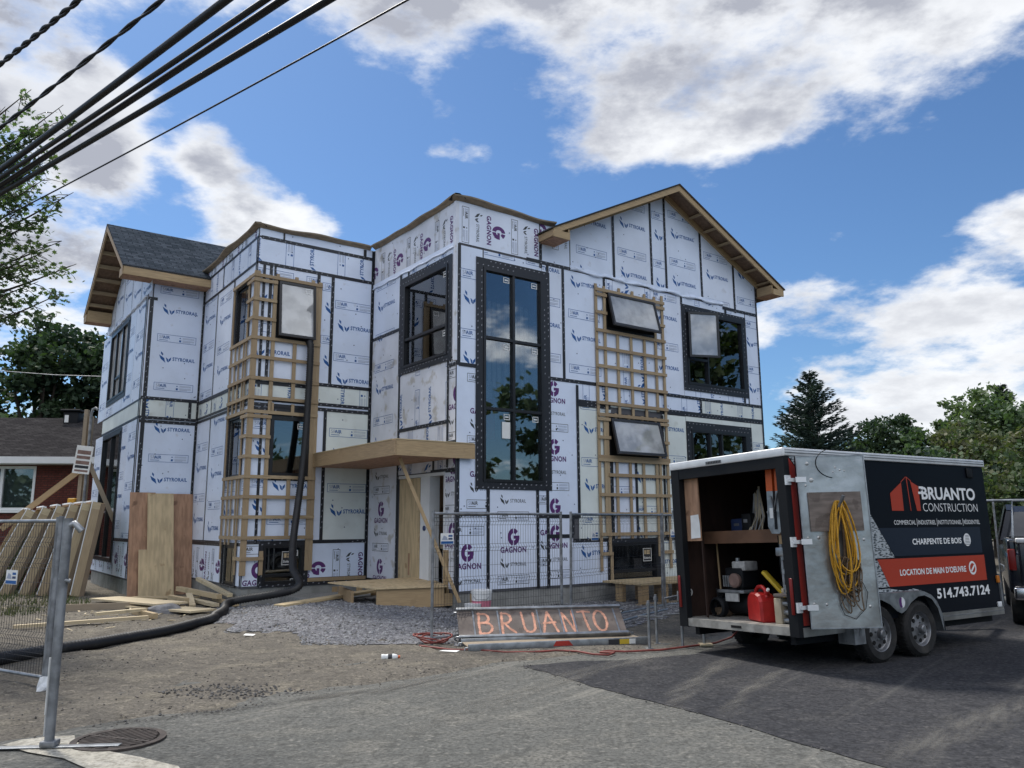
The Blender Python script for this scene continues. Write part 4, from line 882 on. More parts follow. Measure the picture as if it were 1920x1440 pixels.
# left gable roof
b = MB(); E0 = -4.09-.72; y0, y1, ym = 7.83-.5, 12.98+.35, RC; z0 = 7.78; zr = 9.74
slope_prism(b, [V((E0, y0, z0)), V((0.0, y0, z0)), V((0.0, ym, zr)), V((E0, ym, zr))], .035, 'shingle_x', 'membrane')
slope_prism(b, [V((E0, ym, zr)), V((0.0, ym, zr)), V((0.0, y1, z0)), V((E0, y1, z0))], .035, 'shingle_x', 'membrane')
g0 = b.build('gable_roof', house)
b = MB(); b.box(E0+.03, y0+.01, z0-.235, -2.75, y0+.05, z0-.04, 'wood_x'); b.box(E0+.03, y1-.05, z0-.235, -2.76, y1-.01, z0-.04, 'wood_x')
for sg, ye in ((-1, y0+.03), (1, y1-.03)):
    p = [V((0, ym, zr-.04)), V((0, ye, z0-.03)), V((0, ye, z0-.17)), V((0, ym, zr-.21))]
    a = [q+V((E0+.01, 0, 0)) for q in p]; c = [q+V((E0+.05, 0, 0)) for q in p]; b.face(a, 'wood_y'); b.face(c, 'wood_y')
    for k in range(4): b.face([a[k], c[k], c[(k+1) % 4], a[(k+1) % 4]], 'wood_y')
    yi = ye-sg*.42
    b.box(E0+.015, min(ye, yi), z0-.24, E0+.045, max(ye, yi), z0-.03, 'wood_y')
    b.box(E0+.05, min(yi, yi+.03), z0-.235, -4.11, max(yi, yi+.03), z0+.10, 'wood_x')
    b.box(E0+.05, min(ye, yi), z0-.245, -4.105 if sg > 0 else -2.75, max(ye, yi), z0-.236, 'ply_brown')
b.build('fascia', g0, True)
b = MB()
for sg in (-1, 1):
    for k in range(6):
        d = .3+k*.42; y = ym+sg*d; z = zr-.664*d-.06
        bb = MB(); bb.beam((E0+.05, y, z-.07), (-4.11, y, z-.07), .05, .10, 'lath_h'); bb.build('lookout_block', g0)
for k in range(3): bb = MB(); bb.box(-3.9+k*.5, y0+.05, z0-.20, -3.86+k*.5, 7.8, z0-.15, 'wood_y'); bb.build('lookout_block', g0)
# flat roof and its wavy overhanging edge
b = MB(); b.box(-2.7, 3.75, 7.90, 2.6, 10.6, 8.04, 'membrane'); b.box(.03, .03, 7.90, 2.6, 3.75, 8.04, 'membrane'); fr = b.build('flat_roof', house)
def edge(W, u0, u1, phase):
    b = MB(); n = 28; P = []
    for i in range(n+1):
        u = u0+(u1-u0)*i/n; wv = .022*sin(u*2.1+phase)+.012*sin(u*5.3+phase)
        P.append([W.p(u, 8.03+wv*.8, -.12), W.p(u, 8.10+wv, .02), W.p(u, 8.085+wv, .125+.02*sin(u*3)), W.p(u, 8.055+wv, .12+.02*sin(u*3)), W.p(u, 8.0+wv*.5, .026)])
    for i in range(n):
        for k, m in enumerate(('membrane', 'membrane', 'edge_board', 'edge_board')): b.face([P[i][k], P[i+1][k], P[i+1][k+1], P[i][k+1]], m)
    b.build('roof_edge', fr)
edge(W5, -.14, 2.45, .4); edge(W4, -3.60, .12, 1.9); edge(W3, -2.86, -.12, 3.2); edge(W2, -7.75, -3.60, .8)
# furring lattices over the corner and the front
def strip(W, par, u0, v0, u1, v1, o0, o1, wd=.07):
    b = MB(); vert = abs(v1-v0) > abs(u1-u0); j = random.uniform(-.004, .004)
    if vert: bar(b, W, u0-wd/2+j, v0, u0+wd/2+j, v1, o0, o1, 'lath_v')
    else: bar(b, W, u0, v0-wd/2+j, u1, v0+wd/2+j, o0, o1, 'lath_h')
    b.build('batten', par)
A0, A1, B0, B1 = .034, .058, .059, .085
lt = MB(); bar(lt, W5, 3.58, .63, 3.65, 6.92, A0, A1, 'lath_v'); L5 = lt.build('furring_lattice', house)
for u, a, c in ((3.87, 1.0, 6.90), (4.25, 3.92, 5.86), (4.67, 3.92, 5.86), (5.10, 3.92, 5.86), (5.47, 4.16, 6.92), (5.725, .63, 6.98), (4.13, 1.3, 3.05), (4.53, 1.3, 3.05), (4.95, 1.3, 3.05), (5.37, .9, 3.05), (5.48, 1.3, 3.9), (3.80, 1.4, 3.9), (3.90, .45, 1.0)):
    strip(W5, L5, u, a, u, c, A0, A1)
for u in (4.33, 4.75, 5.15): strip(W5, L5, u, 6.74, u, 6.93, A0, A1)
for u in (4.13, 4.53, 4.95, 5.37): strip(W5, L5, u, 3.86, u, 4.02, A0, A1)
for v, a, c in ((6.79, 3.58, 5.78), (6.68, 3.58, 3.92), (6.27, 3.58, 3.92), (5.86, 3.58, 5.78), (5.46, 3.58, 5.78), (5.05, 3.58, 5.78), (4.64, 3.58, 5.78), (4.23, 3.58, 5.78), (3.97, 3.58, 5.78), (3.87, 3.58, 3.94), (3.47, 3.58, 3.94), (3.05, 3.58, 5.78), (2.98, 3.58, 5.78), (2.66, 3.86, 5.78), (2.24, 3.6, 5.78), (1.83, 3.6, 5.78), (1.40, 3.58, 5.78), (.99, 3.58, 3.92), (6.66, 5.44, 5.78), (6.24, 5.46, 5.78), (3.87, 5.46, 5.78), (3.45, 5.48, 5.78), (.99, 5.42, 5.78)):
    strip(W5, L5, a, v, c, v, B0, B1)
lt = MB(); bar(lt, W3, -2.78, .62, -2.69, 7.02, .04, .064, 'lath_v'); bar(lt, W2, -3.71, .62, -3.655, 7.02, .04, .064, 'lath_v'); L3 = lt.build('furring_lattice', house)
for u, a, c in ((-2.35, 4.0, 6.88), (-1.86, 4.28, 5.55), (-1.33, .68, 7.0), (-1.41, .68, 6.96), (-2.36, 1.37, 3.90), (-1.87, 1.37, 2.65), (-2.38, .62, 1.1)): strip(W3, L3, u, a, u, c, A0, A1, .08)
for u in (-2.3, -1.88, -1.5): strip(W3, L3, u, 6.88, u, 7.02, A0, A1)
strip(W3, L3, -1.85, 3.96, -1.85, 4.18, A0, A1); strip(W3, L3, -2.3, 3.96, -2.3, 4.18, A0, A1)
for v, a, c in ((6.92, -2.8, -1.29), (6.81, -2.8, -2.31), (6.39, -2.8, -2.31), (5.97, -2.8, -2.31), (5.55, -2.8, -1.29), (5.13, -2.8, -1.29), (4.68, -2.8, -1.29), (4.27, -2.8, -1.29), (3.97, -2.8, -1.29), (3.87, -2.8, -2.31), (3.45, -2.8, -2.31), (3.03, -2.8, -2.31), (2.61, -2.8, -1.29), (2.20, -2.8, -1.29), (1.79, -2.8, -1.29), (1.37, -2.8, -1.29), (.95, -2.8, -2.34)): strip(W3, L3, a, v, c, v, B0, B1)
for u, a, c in ((-4.06, .62, 7.0), (-4.22, 1.37, 2.6), (-5.11, .9, 6.9), (-4.55, 1.37, 2.62), (-4.82, 1.37, 2.62), (-4.55, 4.0, 5.55), (-4.82, 4.0, 5.55), (-4.22, 4.0, 5.55), (-4.55, 1.22, 1.4), (-4.82, 1.22, 1.4)): strip(W2, L3, u, a, u, c, A0, A1, .06)
for v, a, c in ((6.92, -5.15, -3.63), (6.39, -4.1, -3.63), (6.81, -4.1, -3.63), (5.97, -4.1, -3.63), (5.55, -5.15, -3.63), (5.13, -5.15, -3.63), (4.68, -5.15, -3.63), (4.27, -5.15, -3.63), (3.97, -5.15, -3.63), (3.87, -4.1, -3.63), (3.45, -4.1, -3.63), (3.03, -4.1, -3.63), (2.61, -5.15, -3.63), (2.20, -5.15, -3.63), (1.79, -5.15, -3.63), (1.37, -5.15, -3.63), (.95, -4.1, -3.63)): strip(W2, L3, a, v, c, v, B0, B1)
mat('shelf_edge', (.16, .085, .05), .75, var=.3, vs=4)  # plywood edge, interior shade darkened into its colour
# ------------------------------------------------------------------ enclosed trailer with its rear door open
TROT = rad(31.5)
trailer = thing('enclosed_trailer', 'black twin axle enclosed work trailer with white and orange lettering and its rear door open', 'trailer', (3.19, 9.12, 0), rot=(rad(-2.0), 0, TROT))
trailer.rotation_mode = 'XYZ'
TM = Matrix.Translation((3.19, 9.12, 0)) @ Matrix.Rotation(TROT, 4, 'Z') @ Matrix.Rotation(rad(-2.0), 4, 'X')
TL, TW, TZ0, TZ1 = 4.20, 1.88, .40, 2.50
SW = Wall((0, 0, 0), (1, 0, 0))
b = MB(); b.box(.06, .003, TZ0+.08, TL, .035, TZ1-.09, 'black_paint')
def side(polys, m, off): 
    for p in polys: b.face([SW.p(u, v, off) for u, v in p], m)
side([[(.06, 2.40), (.30, 2.16), (.36, 1.7), (.33, .50), (.06, .50)]], 'red_vinyl', .000)
side([[(.07, 2.41), (.95, 2.41), (.6, 2.33), (.30, 2.17)]], 'photo_grey', .0015)
side([[(1.40, 1.86), (1.90, 1.20), (1.40, 1.20)], [(1.40, .83), (1.70, .83), (2.0, .79), (2.2, .81), (2.38, .78), (1.40, .76)], [(1.40, 1.17), (1.54, 1.17), (1.72, .85), (1.40, .85)]], 'photo_grey', .001)
side([[(1.62, 1.565), (3.92, 1.565), (3.90, 1.215), (1.90, 1.215)]], 'slate_vinyl', .0025)
side([[(1.53, 1.185), (3.93, 1.185), (3.92, .85), (1.72, .85)]], 'orange_vinyl', .0025)
side([[(1.95, 1.78), (1.95, 2.00), (2.21, 2.145), (2.20, 1.78)], [(2.41, 2.165), (2.58, 2.10), (2.575, 1.78), (2.49, 1.78)], [(2.205, 2.14), (2.325, 2.215), (2.325, 2.225), (2.205, 2.155)], [(2.325, 2.215), (2.345, 2.215), (2.365, 1.78), (2.35, 1.78)], [(2.34, 2.222), (2.34, 2.21), (2.43, 2.155), (2.43, 2.17)]], 'orange_vinyl', .0025)
side([t for t in put(text('BRUANTO', .03), 2.63, 1.93, .165, 1.28)], 'white_vinyl', .0025)
side([rect(2.585, 2.07, 2.68, 2.10), rect(2.56, 2.00, 2.66, 2.03)], 'white_vinyl', .004); side([rect(2.63, 2.045, 2.66, 2.06)], 'black_paint', .005)
side([t for t in put(text('CONSTRUCTION', -.012), 2.63, 1.775, .105, 1.30)], 'white_vinyl', .0025)
x = 1.96
for i, wd in enumerate(('COMMERCIAL', 'INDUSTRIEL', 'INSTITUTIONNEL', 'R\u00c9SIDENTIEL')):
    W_ = (.47, .40, .56, .40)[i]; side(put(text(wd), x, 1.605, .055, W_), 'white_vinyl', .0025); x += W_+.025
    if i < 3: side([rect(x, 1.58, x+.007, 1.68)], 'white_vinyl', .0025)
    x += .025
side(put(text('CHARPENTE DE BOIS', .025), 2.30, 1.35, .075, 1.12), 'white_vinyl', .005)
side([disc2(3.56, 1.395, .085, .085)], 'white_vinyl', .005)
side([rect(3.50+.004*i, 1.33+i*.02, 3.62-.002*i, 1.336+i*.02) for i in range(7)], 'slate_vinyl', .0065)
side(put(text("LOCATION DE MAIN D'OEUVRE", .025), 1.96, .975, .075, 1.48), 'white_vinyl', .005)
side([disc2(3.60, 1.02, .09, .09)], 'white_vinyl', .005); side([disc2(3.60, 1.02, .062, .062), ], 'orange_vinyl', .0065); side([[(3.545, .985), (3.575, .97), (3.655, 1.045), (3.63, 1.06)]], 'white_vinyl', .008)
side(put(text('514.743.7124', .03), 2.70, .66, .125, 1.25), 'white_vinyl', .0025)
b.build('side_wall', trailer)
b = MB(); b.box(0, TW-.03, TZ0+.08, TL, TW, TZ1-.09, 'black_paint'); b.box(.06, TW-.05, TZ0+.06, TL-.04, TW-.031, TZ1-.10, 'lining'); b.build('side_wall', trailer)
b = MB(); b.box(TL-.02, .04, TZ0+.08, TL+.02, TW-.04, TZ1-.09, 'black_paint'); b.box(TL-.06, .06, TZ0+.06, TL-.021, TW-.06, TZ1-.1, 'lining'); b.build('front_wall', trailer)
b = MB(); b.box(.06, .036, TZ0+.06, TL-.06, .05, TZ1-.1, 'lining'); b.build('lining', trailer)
b = MB(); b.box(0, .0, TZ1-.085, TL, TW, TZ1-.02, 'black_matte'); b.box(.02, .03, TZ1-.02, TL, TW-.03, TZ1-.005, 'alu_white'); b.build('roof', trailer)
b = MB()
b.bevbox(-.02, -.02, TZ1-.095, TL+.03, .02, TZ1, 'alu_white', .012); b.box(-.0, -.026, TZ1-.062, TL, -.018, TZ1-.052, 'galv_dull'); b.box(0, -.024, TZ1-.03, TL, -.018, TZ1-.024, 'galv_dull')
b.bevbox(-.025, -.015, TZ1-.10, .02, TW+.02, TZ1, 'alu_white', .012); b.bevbox(-.0, TW-.02, TZ1-.095, TL, TW+.02, TZ1, 'alu_white', .012); b.build('roof_trim', trailer)
b = MB(); b.box(-.032, .95, TZ1-.085, -.024, 1.22, TZ1-.045, 'galv_dull')
for k in range(9): b.box(-.035, .96+k*.028, TZ1-.08, -.033, .972+k*.028, TZ1-.05, 'dark_hole')
b.build('clearance_lamp', trailer)
b = MB(); b.box(.0, .05, TZ0, TL, TW-.05, TZ0+.075, 'black_matte'); b.box(-.01, .0, TZ0-.01, .04, TW, TZ0+.085, 'alu_floor'); b.box(.05, .05, TZ0+.075, TL-.06, TW-.05, TZ0+.09, 'alu_floor'); b.box(-.02, .84, TZ0+.02, -.012, 1.0, TZ0+.05, 'dark_hole'); b.build('floor', trailer)
b = MB(); b.box(.05, -.012, TZ0-.02, 1.22, .02, TZ0+.08, 'alu'); b.build('bottom_trim', trailer); b = MB(); b.box(2.62, -.012, TZ0-.02, TL+.03, .02, TZ0+.08, 'alu'); b.box(2.62, -.018, TZ0+.03, TL+.03, -.012, TZ0+.04, 'galv_dull'); b.build('bottom_trim', trailer)
b = MB(); b.box(-.02, -.005, TZ0-.02, .07, .12, TZ1-.10, 'black_matte'); b.box(-.02, TW-.14, TZ0-.02, .07, TW+.005, TZ1-.10, 'black_matte'); b.box(-.015, .12, TZ1-.23, .07, TW-.14, TZ1-.10, 'black_matte'); b.build('rear_frame', trailer)
for yy in (.02, TW-.06):
    b = MB(); b.bevbox(-.035, yy, .62, -.018, yy+.04, 1.02, 'lamp_red', .006); b.build('tail_lamp', trailer)
b = MB()
for z in (.70, 1.35, 1.75): b.box(-.02, TW+.005, z, .03, TW+.03, z+.12, 'galv')
b.build('latch_keeper', trailer)
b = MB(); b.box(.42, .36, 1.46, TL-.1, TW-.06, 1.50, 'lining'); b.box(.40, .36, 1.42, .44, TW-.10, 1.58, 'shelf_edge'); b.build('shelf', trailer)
b = MB(); b.box(.08, 1.50, 1.46, .10, 1.80, 2.34, 'ply_brown'); b.box(.10, 1.50, .5, .13, 1.52, 1.46, 'lining'); b.build('inner_panel', trailer)
s_ = MB(); s_.grid([(.075, 1.50, 1.50), (.06, 1.66, 1.49), (.075, 1.50, 1.66), (.072, 1.66, 1.68), (.07, 1.51, 1.80), (.078, 1.665, 1.79)], [(0, 1, 3, 2), (2, 3, 5, 4)], 'paper'); tag(s_.build('paper_sheet'), 'creased white paper sheet pinned inside the black trailer', 'paper').matrix_world = TM
# door swung right round; hinge at the rear corner
DANG = -TROT
door = MB()
def dloc(u, o, v): return V((.10+u*cos(DANG)-o*-sin(DANG)*1.0, -.06+u*sin(DANG)-o*cos(DANG), v))
def dbox(bb, u0, o0, v0, u1, o1, v1, m):
    vs = [dloc(u, o, v) for v in (v0, v1) for o in (o0, o1) for u in (u0, u1)]
    bb.grid(vs, [(0, 2, 3, 1), (4, 5, 7, 6), (0, 1, 5, 4), (2, 6, 7, 3), (0, 4, 6, 2), (1, 3, 7, 5)], m)
DW, D0, D1 = .79, .47, 2.39
dbox(door, 0, 0, D0, DW, .035, D1, 'black_paint'); dbox(door, .012, .035, D0+.012, DW-.012, .037, D1-.012, 'alu')
for r_ in ((0, .035, D0, .012, .045, D1), (DW-.012, .035, D0, DW, .045, D1), (.012, .035, D0, DW-.012, .045, D0+.012), (.012, .035, D1-.012, DW-.012, .045, D1)): dbox(door, *r_, 'galv')
def dimple(u, v, r, h):
    n = 10; c = dloc(u, .037+h, v); R1 = [dloc(u+r*cos(2*pi*k/n), .0375, v+r*sin(2*pi*k/n)) for k in range(n)]; R2 = [dloc(u+r*.5*cos(2*pi*k/n), .037+h*.8, v+r*.5*sin(2*pi*k/n)) for k in range(n)]
    for k in range(n): door.face([R1[k], R1[(k+1) % n], R2[(k+1) % n], R2[k]], 'alu', True); door.face([R2[k], R2[(k+1) % n], c], 'alu', True)
for u, v, r in ((.06, 2.12, .035), (.16, 2.11, .05), (.09, 2.05, .025), (.06, 1.46, .03), (.18, 1.46, .035), (.62, 1.44, .03), (.69, 1.43, .03), (.06, .74, .025), (.2, .73, .03), (.68, .70, .03), (.13, 2.3, .04), (.45, 2.25, .02), (.50, 2.22, .02), (.42, 2.2, .018), (.55, 2.21, .018)): dimple(u, v, r*.55, .005)
dr = door.build('door', trailer)
b = MB(); dbox(b, .10, .040, 1.53, .70, .058, 1.97, 'ply_grey'); b.build('hook_board', dr)
b = MB(); b.tube([dloc(.40, .05, 1.78), dloc(.40, .16, 1.80), dloc(.44, .21, 1.92)], .018, 'galv_dull', 8); b.build('hook', dr)
for v in (2.12, 1.42, .70):
    b = MB(); dbox(b, -.02, .040, v-.03, .10, .052, v+.03, 'alu_white'); b.box(-.03, -.03, v-.055, .05, -.006, v+.055, 'alu_white'); b.box(.0, -.065, v-.02, .12, -.03, v+.02, 'alu_white'); b.build('hinge', dr)
b = MB(); pts = []
for k in range(22): a = .5+k/21*2.6; pts.append(dloc(.45+.22*cos(a+1.4), .043, 2.30+.17*sin(a+1.4)))
b.tube(pts, .005, 'black_matte', 5); b.build('latch_cable', dr)
# wheels, fenders, tongue
def wheel(x, y, sgn):
    w_ = MB(); r, hw = .335, .10
    M_ = Matrix.Translation((x, y, r)) @ Matrix.Rotation(sgn*pi/2, 4, 'X')
    w_.lathe([(.20, -hw), (.29, -hw-.004), (.325, -hw+.03), (r, -hw+.06), (r, hw-.06), (.325, hw-.03), (.29, hw+.004), (.205, hw-.01), (.20, hw-.05), (.19, -.05), (.20, -hw)], 'rubber', 40, M_)
    for k in range(46):
        a = 2*pi*k/46; Mk = M_ @ Matrix.Rotation(a, 4, 'Z')
        w_.box(r-.004, -.009, -hw+.035, r+.004, .009, -.01, 'rubber', Mk); w_.box(r-.004, -.009, .01, r+.004, .009, hw-.035, 'rubber', Mk @ Matrix.Rotation(.07, 4, 'Z'))
    o = w_.build('wheel', trailer)
    m = MB(); m.lathe([(.205, hw-.012), (.198, hw-.02), (.185, hw-.05), (.17, hw-.062), (.15, hw-.045), (.10, hw-.035), (.085, hw-.03), (.055, hw-.02), (.05, hw+.025), (.035, hw+.035), (.001, hw+.035)], 'rim', 32, M_)
    for k in range(8):
        a = 2*pi*k/8; Mk = M_ @ Matrix.Rotation(a, 4, 'Z'); m.lathe([(.026, hw-.047), (.026, hw-.039), (.001, hw-.039)], 'dark_hole', 10, Mk @ Matrix.Translation((.138, 0, .004)))
    for k in range(5):
        a = 2*pi*k/5+.3; m.lathe([(.011, hw-.03), (.011, hw-.008), (.001, hw-.006)], 'galv', 6, M_ @ Matrix.Rotation(a, 4, 'Z') @ Matrix.Translation((.075, 0, 0)))
    m.build('rim', o)
for x in (1.30, 2.12): wheel(x, -.005, 1); wheel(x, TW+.005, -1)
for y0, y1 in ((-.13, .10), (TW-.10, TW+.13)):
    b = MB(); pr = [(.86, .34), (.90, .52), (.98, .68), (1.10, .77), (1.26, .79), (2.16, .79), (2.32, .76), (2.46, .66), (2.55, .50), (2.59, .28)]
    for (xa, za), (xb, zb) in zip(pr, pr[1:]): b.face([(xa, y0, za), (xb, y0, zb), (xb, y1, zb), (xa, y1, za)], 'galv', True)
    yo = y0 if y0 < 0 else y1
    inner = [(.90, .34), (.95, .53), (1.05, .66), (1.18, .72), (1.34, .72), (1.50, .66), (1.62, .575), (1.71, .545), (1.80, .575), (1.92, .66), (2.08, .725), (2.22, .73), (2.36, .68), (2.47, .56), (2.55, .28)]
    for i in range(len(inner)-1):
        pa, pb = inner[i], inner[i+1]
        def up(xx):
            for (xa, za), (xb, zb) in zip(pr, pr[1:]):
                if xa <= xx <= xb: return za+(zb-za)*(xx-xa)/(xb-xa)
            return .3
        b.face([(pa[0], yo, pa[1]), (pb[0], yo, pb[1]), (pb[0], yo, up(pb[0])), (pa[0], yo, up(pa[0]))], 'galv')
    for p in (disc2(1.74, .67, .055, .06),): b.face([(u, yo-.002, v) for u, v in p], 'white_trim'); b.face([(u*.62+.635, yo-.003, v) for u, v in p], 'print_purple'); b.face([(u*.5+.88, yo-.004, v) for u, v in p], 'white_trim')
    b.build('fender', trailer)
b = MB(); b.box(.78, -.12, .25, .785, .10, .44, 'galv_dull'); b.box(.786, -.12, .25, .98, -.115, .42, 'galv_dull'); b.build('mud_flap', trailer)
b = MB(); b.box(.1, .15, .28, TL, .22, .40, 'black_matte'); b.box(.1, TW-.22, .28, TL, TW-.15, .40, 'black_matte'); b.beam((1.30, .1, .33), (1.30, TW-.1, .33), .07, .07, 'black_matte'); b.beam((2.12, .1, .33), (2.12, TW-.1, .33), .07, .07, 'black_matte'); b.beam((TL-.1, .4, .36), (TL+1.25, TW/2, .38), .07, .11, 'black_matte'); b.beam((TL-.1, TW-.4, .36), (TL+1.25, TW/2, .38), .07, .11, 'black_matte'); b.build('chassis', trailer)
b = MB(); b.tube([(TL+.05, -.035, 1.05), (TL+.06, -.07, 1.03), (TL+.06, -.07, .97), (TL+.05, -.035, .95)], .010, 'galv', 6); b.build('grab_hook', trailer)
b = MB(); b.bevbox(TL-.06, -.03, .80, TL-.0, -.002, .90, 'lamp_amber', .008); b.build('side_lamp', trailer)
b = MB(); b.box(TL+.0, -.02, TZ0+.08, TL+.03, .03, .92, 'galv'); b.bevbox(TL-.12, -.03, TZ0+.08, TL-.03, -.004, TZ0+.15, 'white_trim', .01); b.build('corner_trim', trailer)
b = MB(); b.bevbox(3.76, -.02, 2.24, 3.90, -.001, 2.38, 'black_matte', .02); b.build('vent', trailer)
# loads inside
def inside(o): o.matrix_world = TM @ o.matrix_world; return o
def can(name, label, x, y, z, M0):
    t = thing(name, label, 'fuel can', (0, 0, 0)); t.matrix_world = TM @ Matrix.Translation((x, y, z)) @ M0
    b = MB(); prof = [(-.17, 0), (.17, 0), (.18, .02), (.18, .22), (.15, .30), (.10, .335), (-.06, .335), (-.135, .31), (-.175, .24), (-.18, .02)]
    n = len(prof); W_ = .105
    for sg in (-1, 1):
        inn = [(u*.86, .17+(v-.17)*.88) for u, v in prof]
        b.face([(u, sg*W_, v) for u, v in (inn if sg < 0 else inn[::-1])], 'red_plastic')
        for i in range(n):
            j = (i+1) % n; b.face([(inn[i][0], sg*W_, inn[i][1]), (inn[j][0], sg*W_, inn[j][1]), (prof[j][0], sg*W_*.72, prof[j][1]), (prof[i][0], sg*W_*.72, prof[i][1])], 'red_plastic', True)
    for i in range(n): j = (i+1) % n; b.face([(prof[i][0], -W_*.72, prof[i][1]), (prof[j][0], -W_*.72, prof[j][1]), (prof[j][0], W_*.72, prof[j][1]), (prof[i][0], W_*.72, prof[i][1])], 'red_plastic', True)
    b.build('body', t)
    b = MB(); b.tube([(-.14, 0, .28), (-.12, 0, .365), (-.04, 0, .40), (.06, 0, .395), (.13, 0, .34), (.15, 0, .27)], .024, 'red_plastic', 8); b.build('handle', t)
    b = MB(); b.tube([(-.12, 0, .31), (-.17, 0, .36)], .026, 'red_plastic', 10); b.tube([(-.17, 0, .36), (-.19, 0, .38)], .018, 'paper', 8); b.build('spout_cap', t); return t
can('fuel_can', 'red plastic fuel can standing at the trailer sill in the open doorway', .26, .74, TZ0+.09, Matrix.Rotation(rad(68), 4, 'Z') @ Matrix.Scale(1.02, 4))
b = MB(); e = thing('air_compressor', 'small black engine driven air compressor with red pull starter inside the trailer', 'compressor'); e.matrix_world = TM @ Matrix.Translation((.62, 1.36, TZ0+.09))
b.tube([(.0, -.28, .16), (.0, .34, .16)], [.13]*2, 'black_matte', 20); b.build('air_tank', e)
b = MB(); b.bevbox(-.16, -.16, .36, .16, .14, .62, 'black_matte', .03); b.bevbox(-.15, -.20, .58, .10, .02, .70, 'engine_grey', .02); b.tube([(-.05, .0, .70), (-.05, .0, .74)], .03, 'galv', 10)
for k in range(4): b.box(-.18, .02+k*.04, .38, -.16, .04+k*.04, .52, 'galv_dull')
b.build('engine', e)
b = MB(); b.lathe([(.0, 0), (.085, 0), (.09, .02), (.09, .05), (.06, .07), (.0, .07)], 'stone_red', 20, Matrix.Translation((-.162, -.06, .46)) @ Matrix.Rotation(-pi/2, 4, 'Y')); b.build('pull_starter', e)
b = MB(); b.bevbox(-.2, -.2, .30, .18, .26, .34, 'galv_dull', .01); b.box(-.22, -.12, .2, -.2, .1, .30, 'engine_grey')
for k in range(7): b.tube([(-.12+.03*k, .2, .30), (-.15, .26+.01*k, .22+.02*k), (-.1, .32, .12)], .012, 'black_matte', 5)
b.lathe([(.1, 0), (.13, .02), (.13, .1), (.1, .12)], 'black_matte', 18, Matrix.Translation((-.18, .2, .12)) @ Matrix.Rotation(-pi/2, 4, 'Y')); b.build('pump_frame', e)
b = MB(); b.bevbox(-.04, -.02, 0, .04, .02, .55, 'yellow_paint', .008); o = tag(b.build('spirit_level'), 'yellow spirit level leaning behind the red fuel can in the trailer', 'level'); o.matrix_world = TM @ Matrix.Translation((.42, .40, TZ0+.30)) @ Matrix.Rotation(rad(-48), 4, 'X')
t = thing('pump_jack', 'grey steel pump jack with orange painted upper arms standing in the trailer door', 'pump jack'); t.matrix_world = TM @ Matrix.Translation((.16, .30, 1.50)) @ Matrix.Rotation(rad(2), 4, 'X')
for yy in (-.085, .045):
    b = MB(); b.box(-.02, yy, .22, .03, yy+.09, .80, 'galv'); b.box(-.022, yy-.002, .52, .032, yy+.092, .845, 'orange_paint'); b.build('arm', t)
b = MB(); b.prism([(-.10, .28), (-.10, .10), (-.02, .02), (.09, .02), (.14, .10), (.14, .28)], lambda u, v, w_: V((w_-.02, u, v)), .04, 'galv'); b.tube([(-.03, -.03, .5), (-.04, .02, .30), (-.03, .075, .46)], .010, 'galv_dull', 6); b.box(-.024, -.0, .07, -.021, .04, .28, 'black_matte'); b.box(-.026, .05, .2, -.024, .10, .32, 'paper'); b.build('bracket', t)
t = thing('pump_jack', 'slim galvanised pump jack frame hanging below the orange armed one', 'pump jack'); t.matrix_world = TM @ Matrix.Translation((.22, .27, .80))
b = MB(); b.box(-.02, -.075, 0, .02, -.045, .68, 'galv_dull'); b.box(-.02, .045, 0, .02, .075, .68, 'galv_dull'); b.build('rails', t)
for z in (.08, .26, .42): 
    b = MB(); b.box(-.022, -.07, z, .022, .07, z+.05, 'galv'); b.build('crosspiece', t)
b = MB(); b.bevbox(-.05, -.12, .46, .05, .12, .56, 'galv', .01); b.box(-.04, -.06, .6, .04, .06, .7, 'wood_z'); b.build('roller', t)
for k, (x, y, z, r, l, lab) in enumerate(((.20, .33, .72, .030, .30, 'upper of three bright steel tubes stacked beside the fuel can'), (.22, .33, .62, .034, .30, 'middle of three bright steel tubes stacked beside the fuel can'), (.20, .33, .53, .03, .30, 'lowest of three bright steel tubes stacked beside the fuel can'))):
    b = MB(); b.tube([(x, y+.05, z), (x+.02, y-l+.05, z)], r, 'galv', 14); tag(b.build('steel_tube'), lab, 'tube', 'steel tubes stacked in the trailer').matrix_world = TM
b = MB(); b.bevbox(.15, .36, .49, .5, .46, .78, 'pale_wood_box', .01); b.box(.13, .10, .80, .5, .44, .83, 'ply_grey'); tag(b.build('bracket_box'), 'pale wooden bracket box with a grey lid under the spirit level', 'box').matrix_world = TM
b = MB(); b.bevbox(.2, .2, .835, .4, .38, .89, 'pale_wood_box', .01); tag(b.build('wood_block'), 'pale wood block lying on the grey box lid in the trailer', 'block').matrix_world = TM
t = thing('plastic_bucket', 'translucent grey plastic bucket standing on the trailer shelf', 'bucket'); t.matrix_world = TM @ Matrix.Translation((.70, .72, 1.50))
b = MB(); b.lathe([(.0, 0), (.12, 0), (.145, .28), (.155, .285), (.155, .31), (.14, .31), (.12, .02)], 'engine_grey', 20); b.build('pail', t)
b = MB(); b.tube([(-.15, 0, .28), (-.1, -.12, .16), (0, -.16, .12), (.1, -.12, .16), (.15, 0, .28)], .005, 'galv', 5); b.build('handle', t)
b = MB(); rg = random.Random(4)
for k in range(16):
    y = 1.02+rg.uniform(-.10, .14); b.tube([(.52+rg.uniform(0, .2), y, 1.51), (.68, y+rg.uniform(-.05, .05), 1.75), (.72, 1.08+rg.uniform(-.06, .06), 2.0+rg.uniform(0, .15))], .012, rg.choice(['brown_rope', 'galv_dull', 'pale_wood_box']), 5)
tag(b.build('cord_bundle'), 'bundle of pale cords hanging above the trailer shelf', 'cords').matrix_world = TM
b = MB(); rg = random.Random(5)
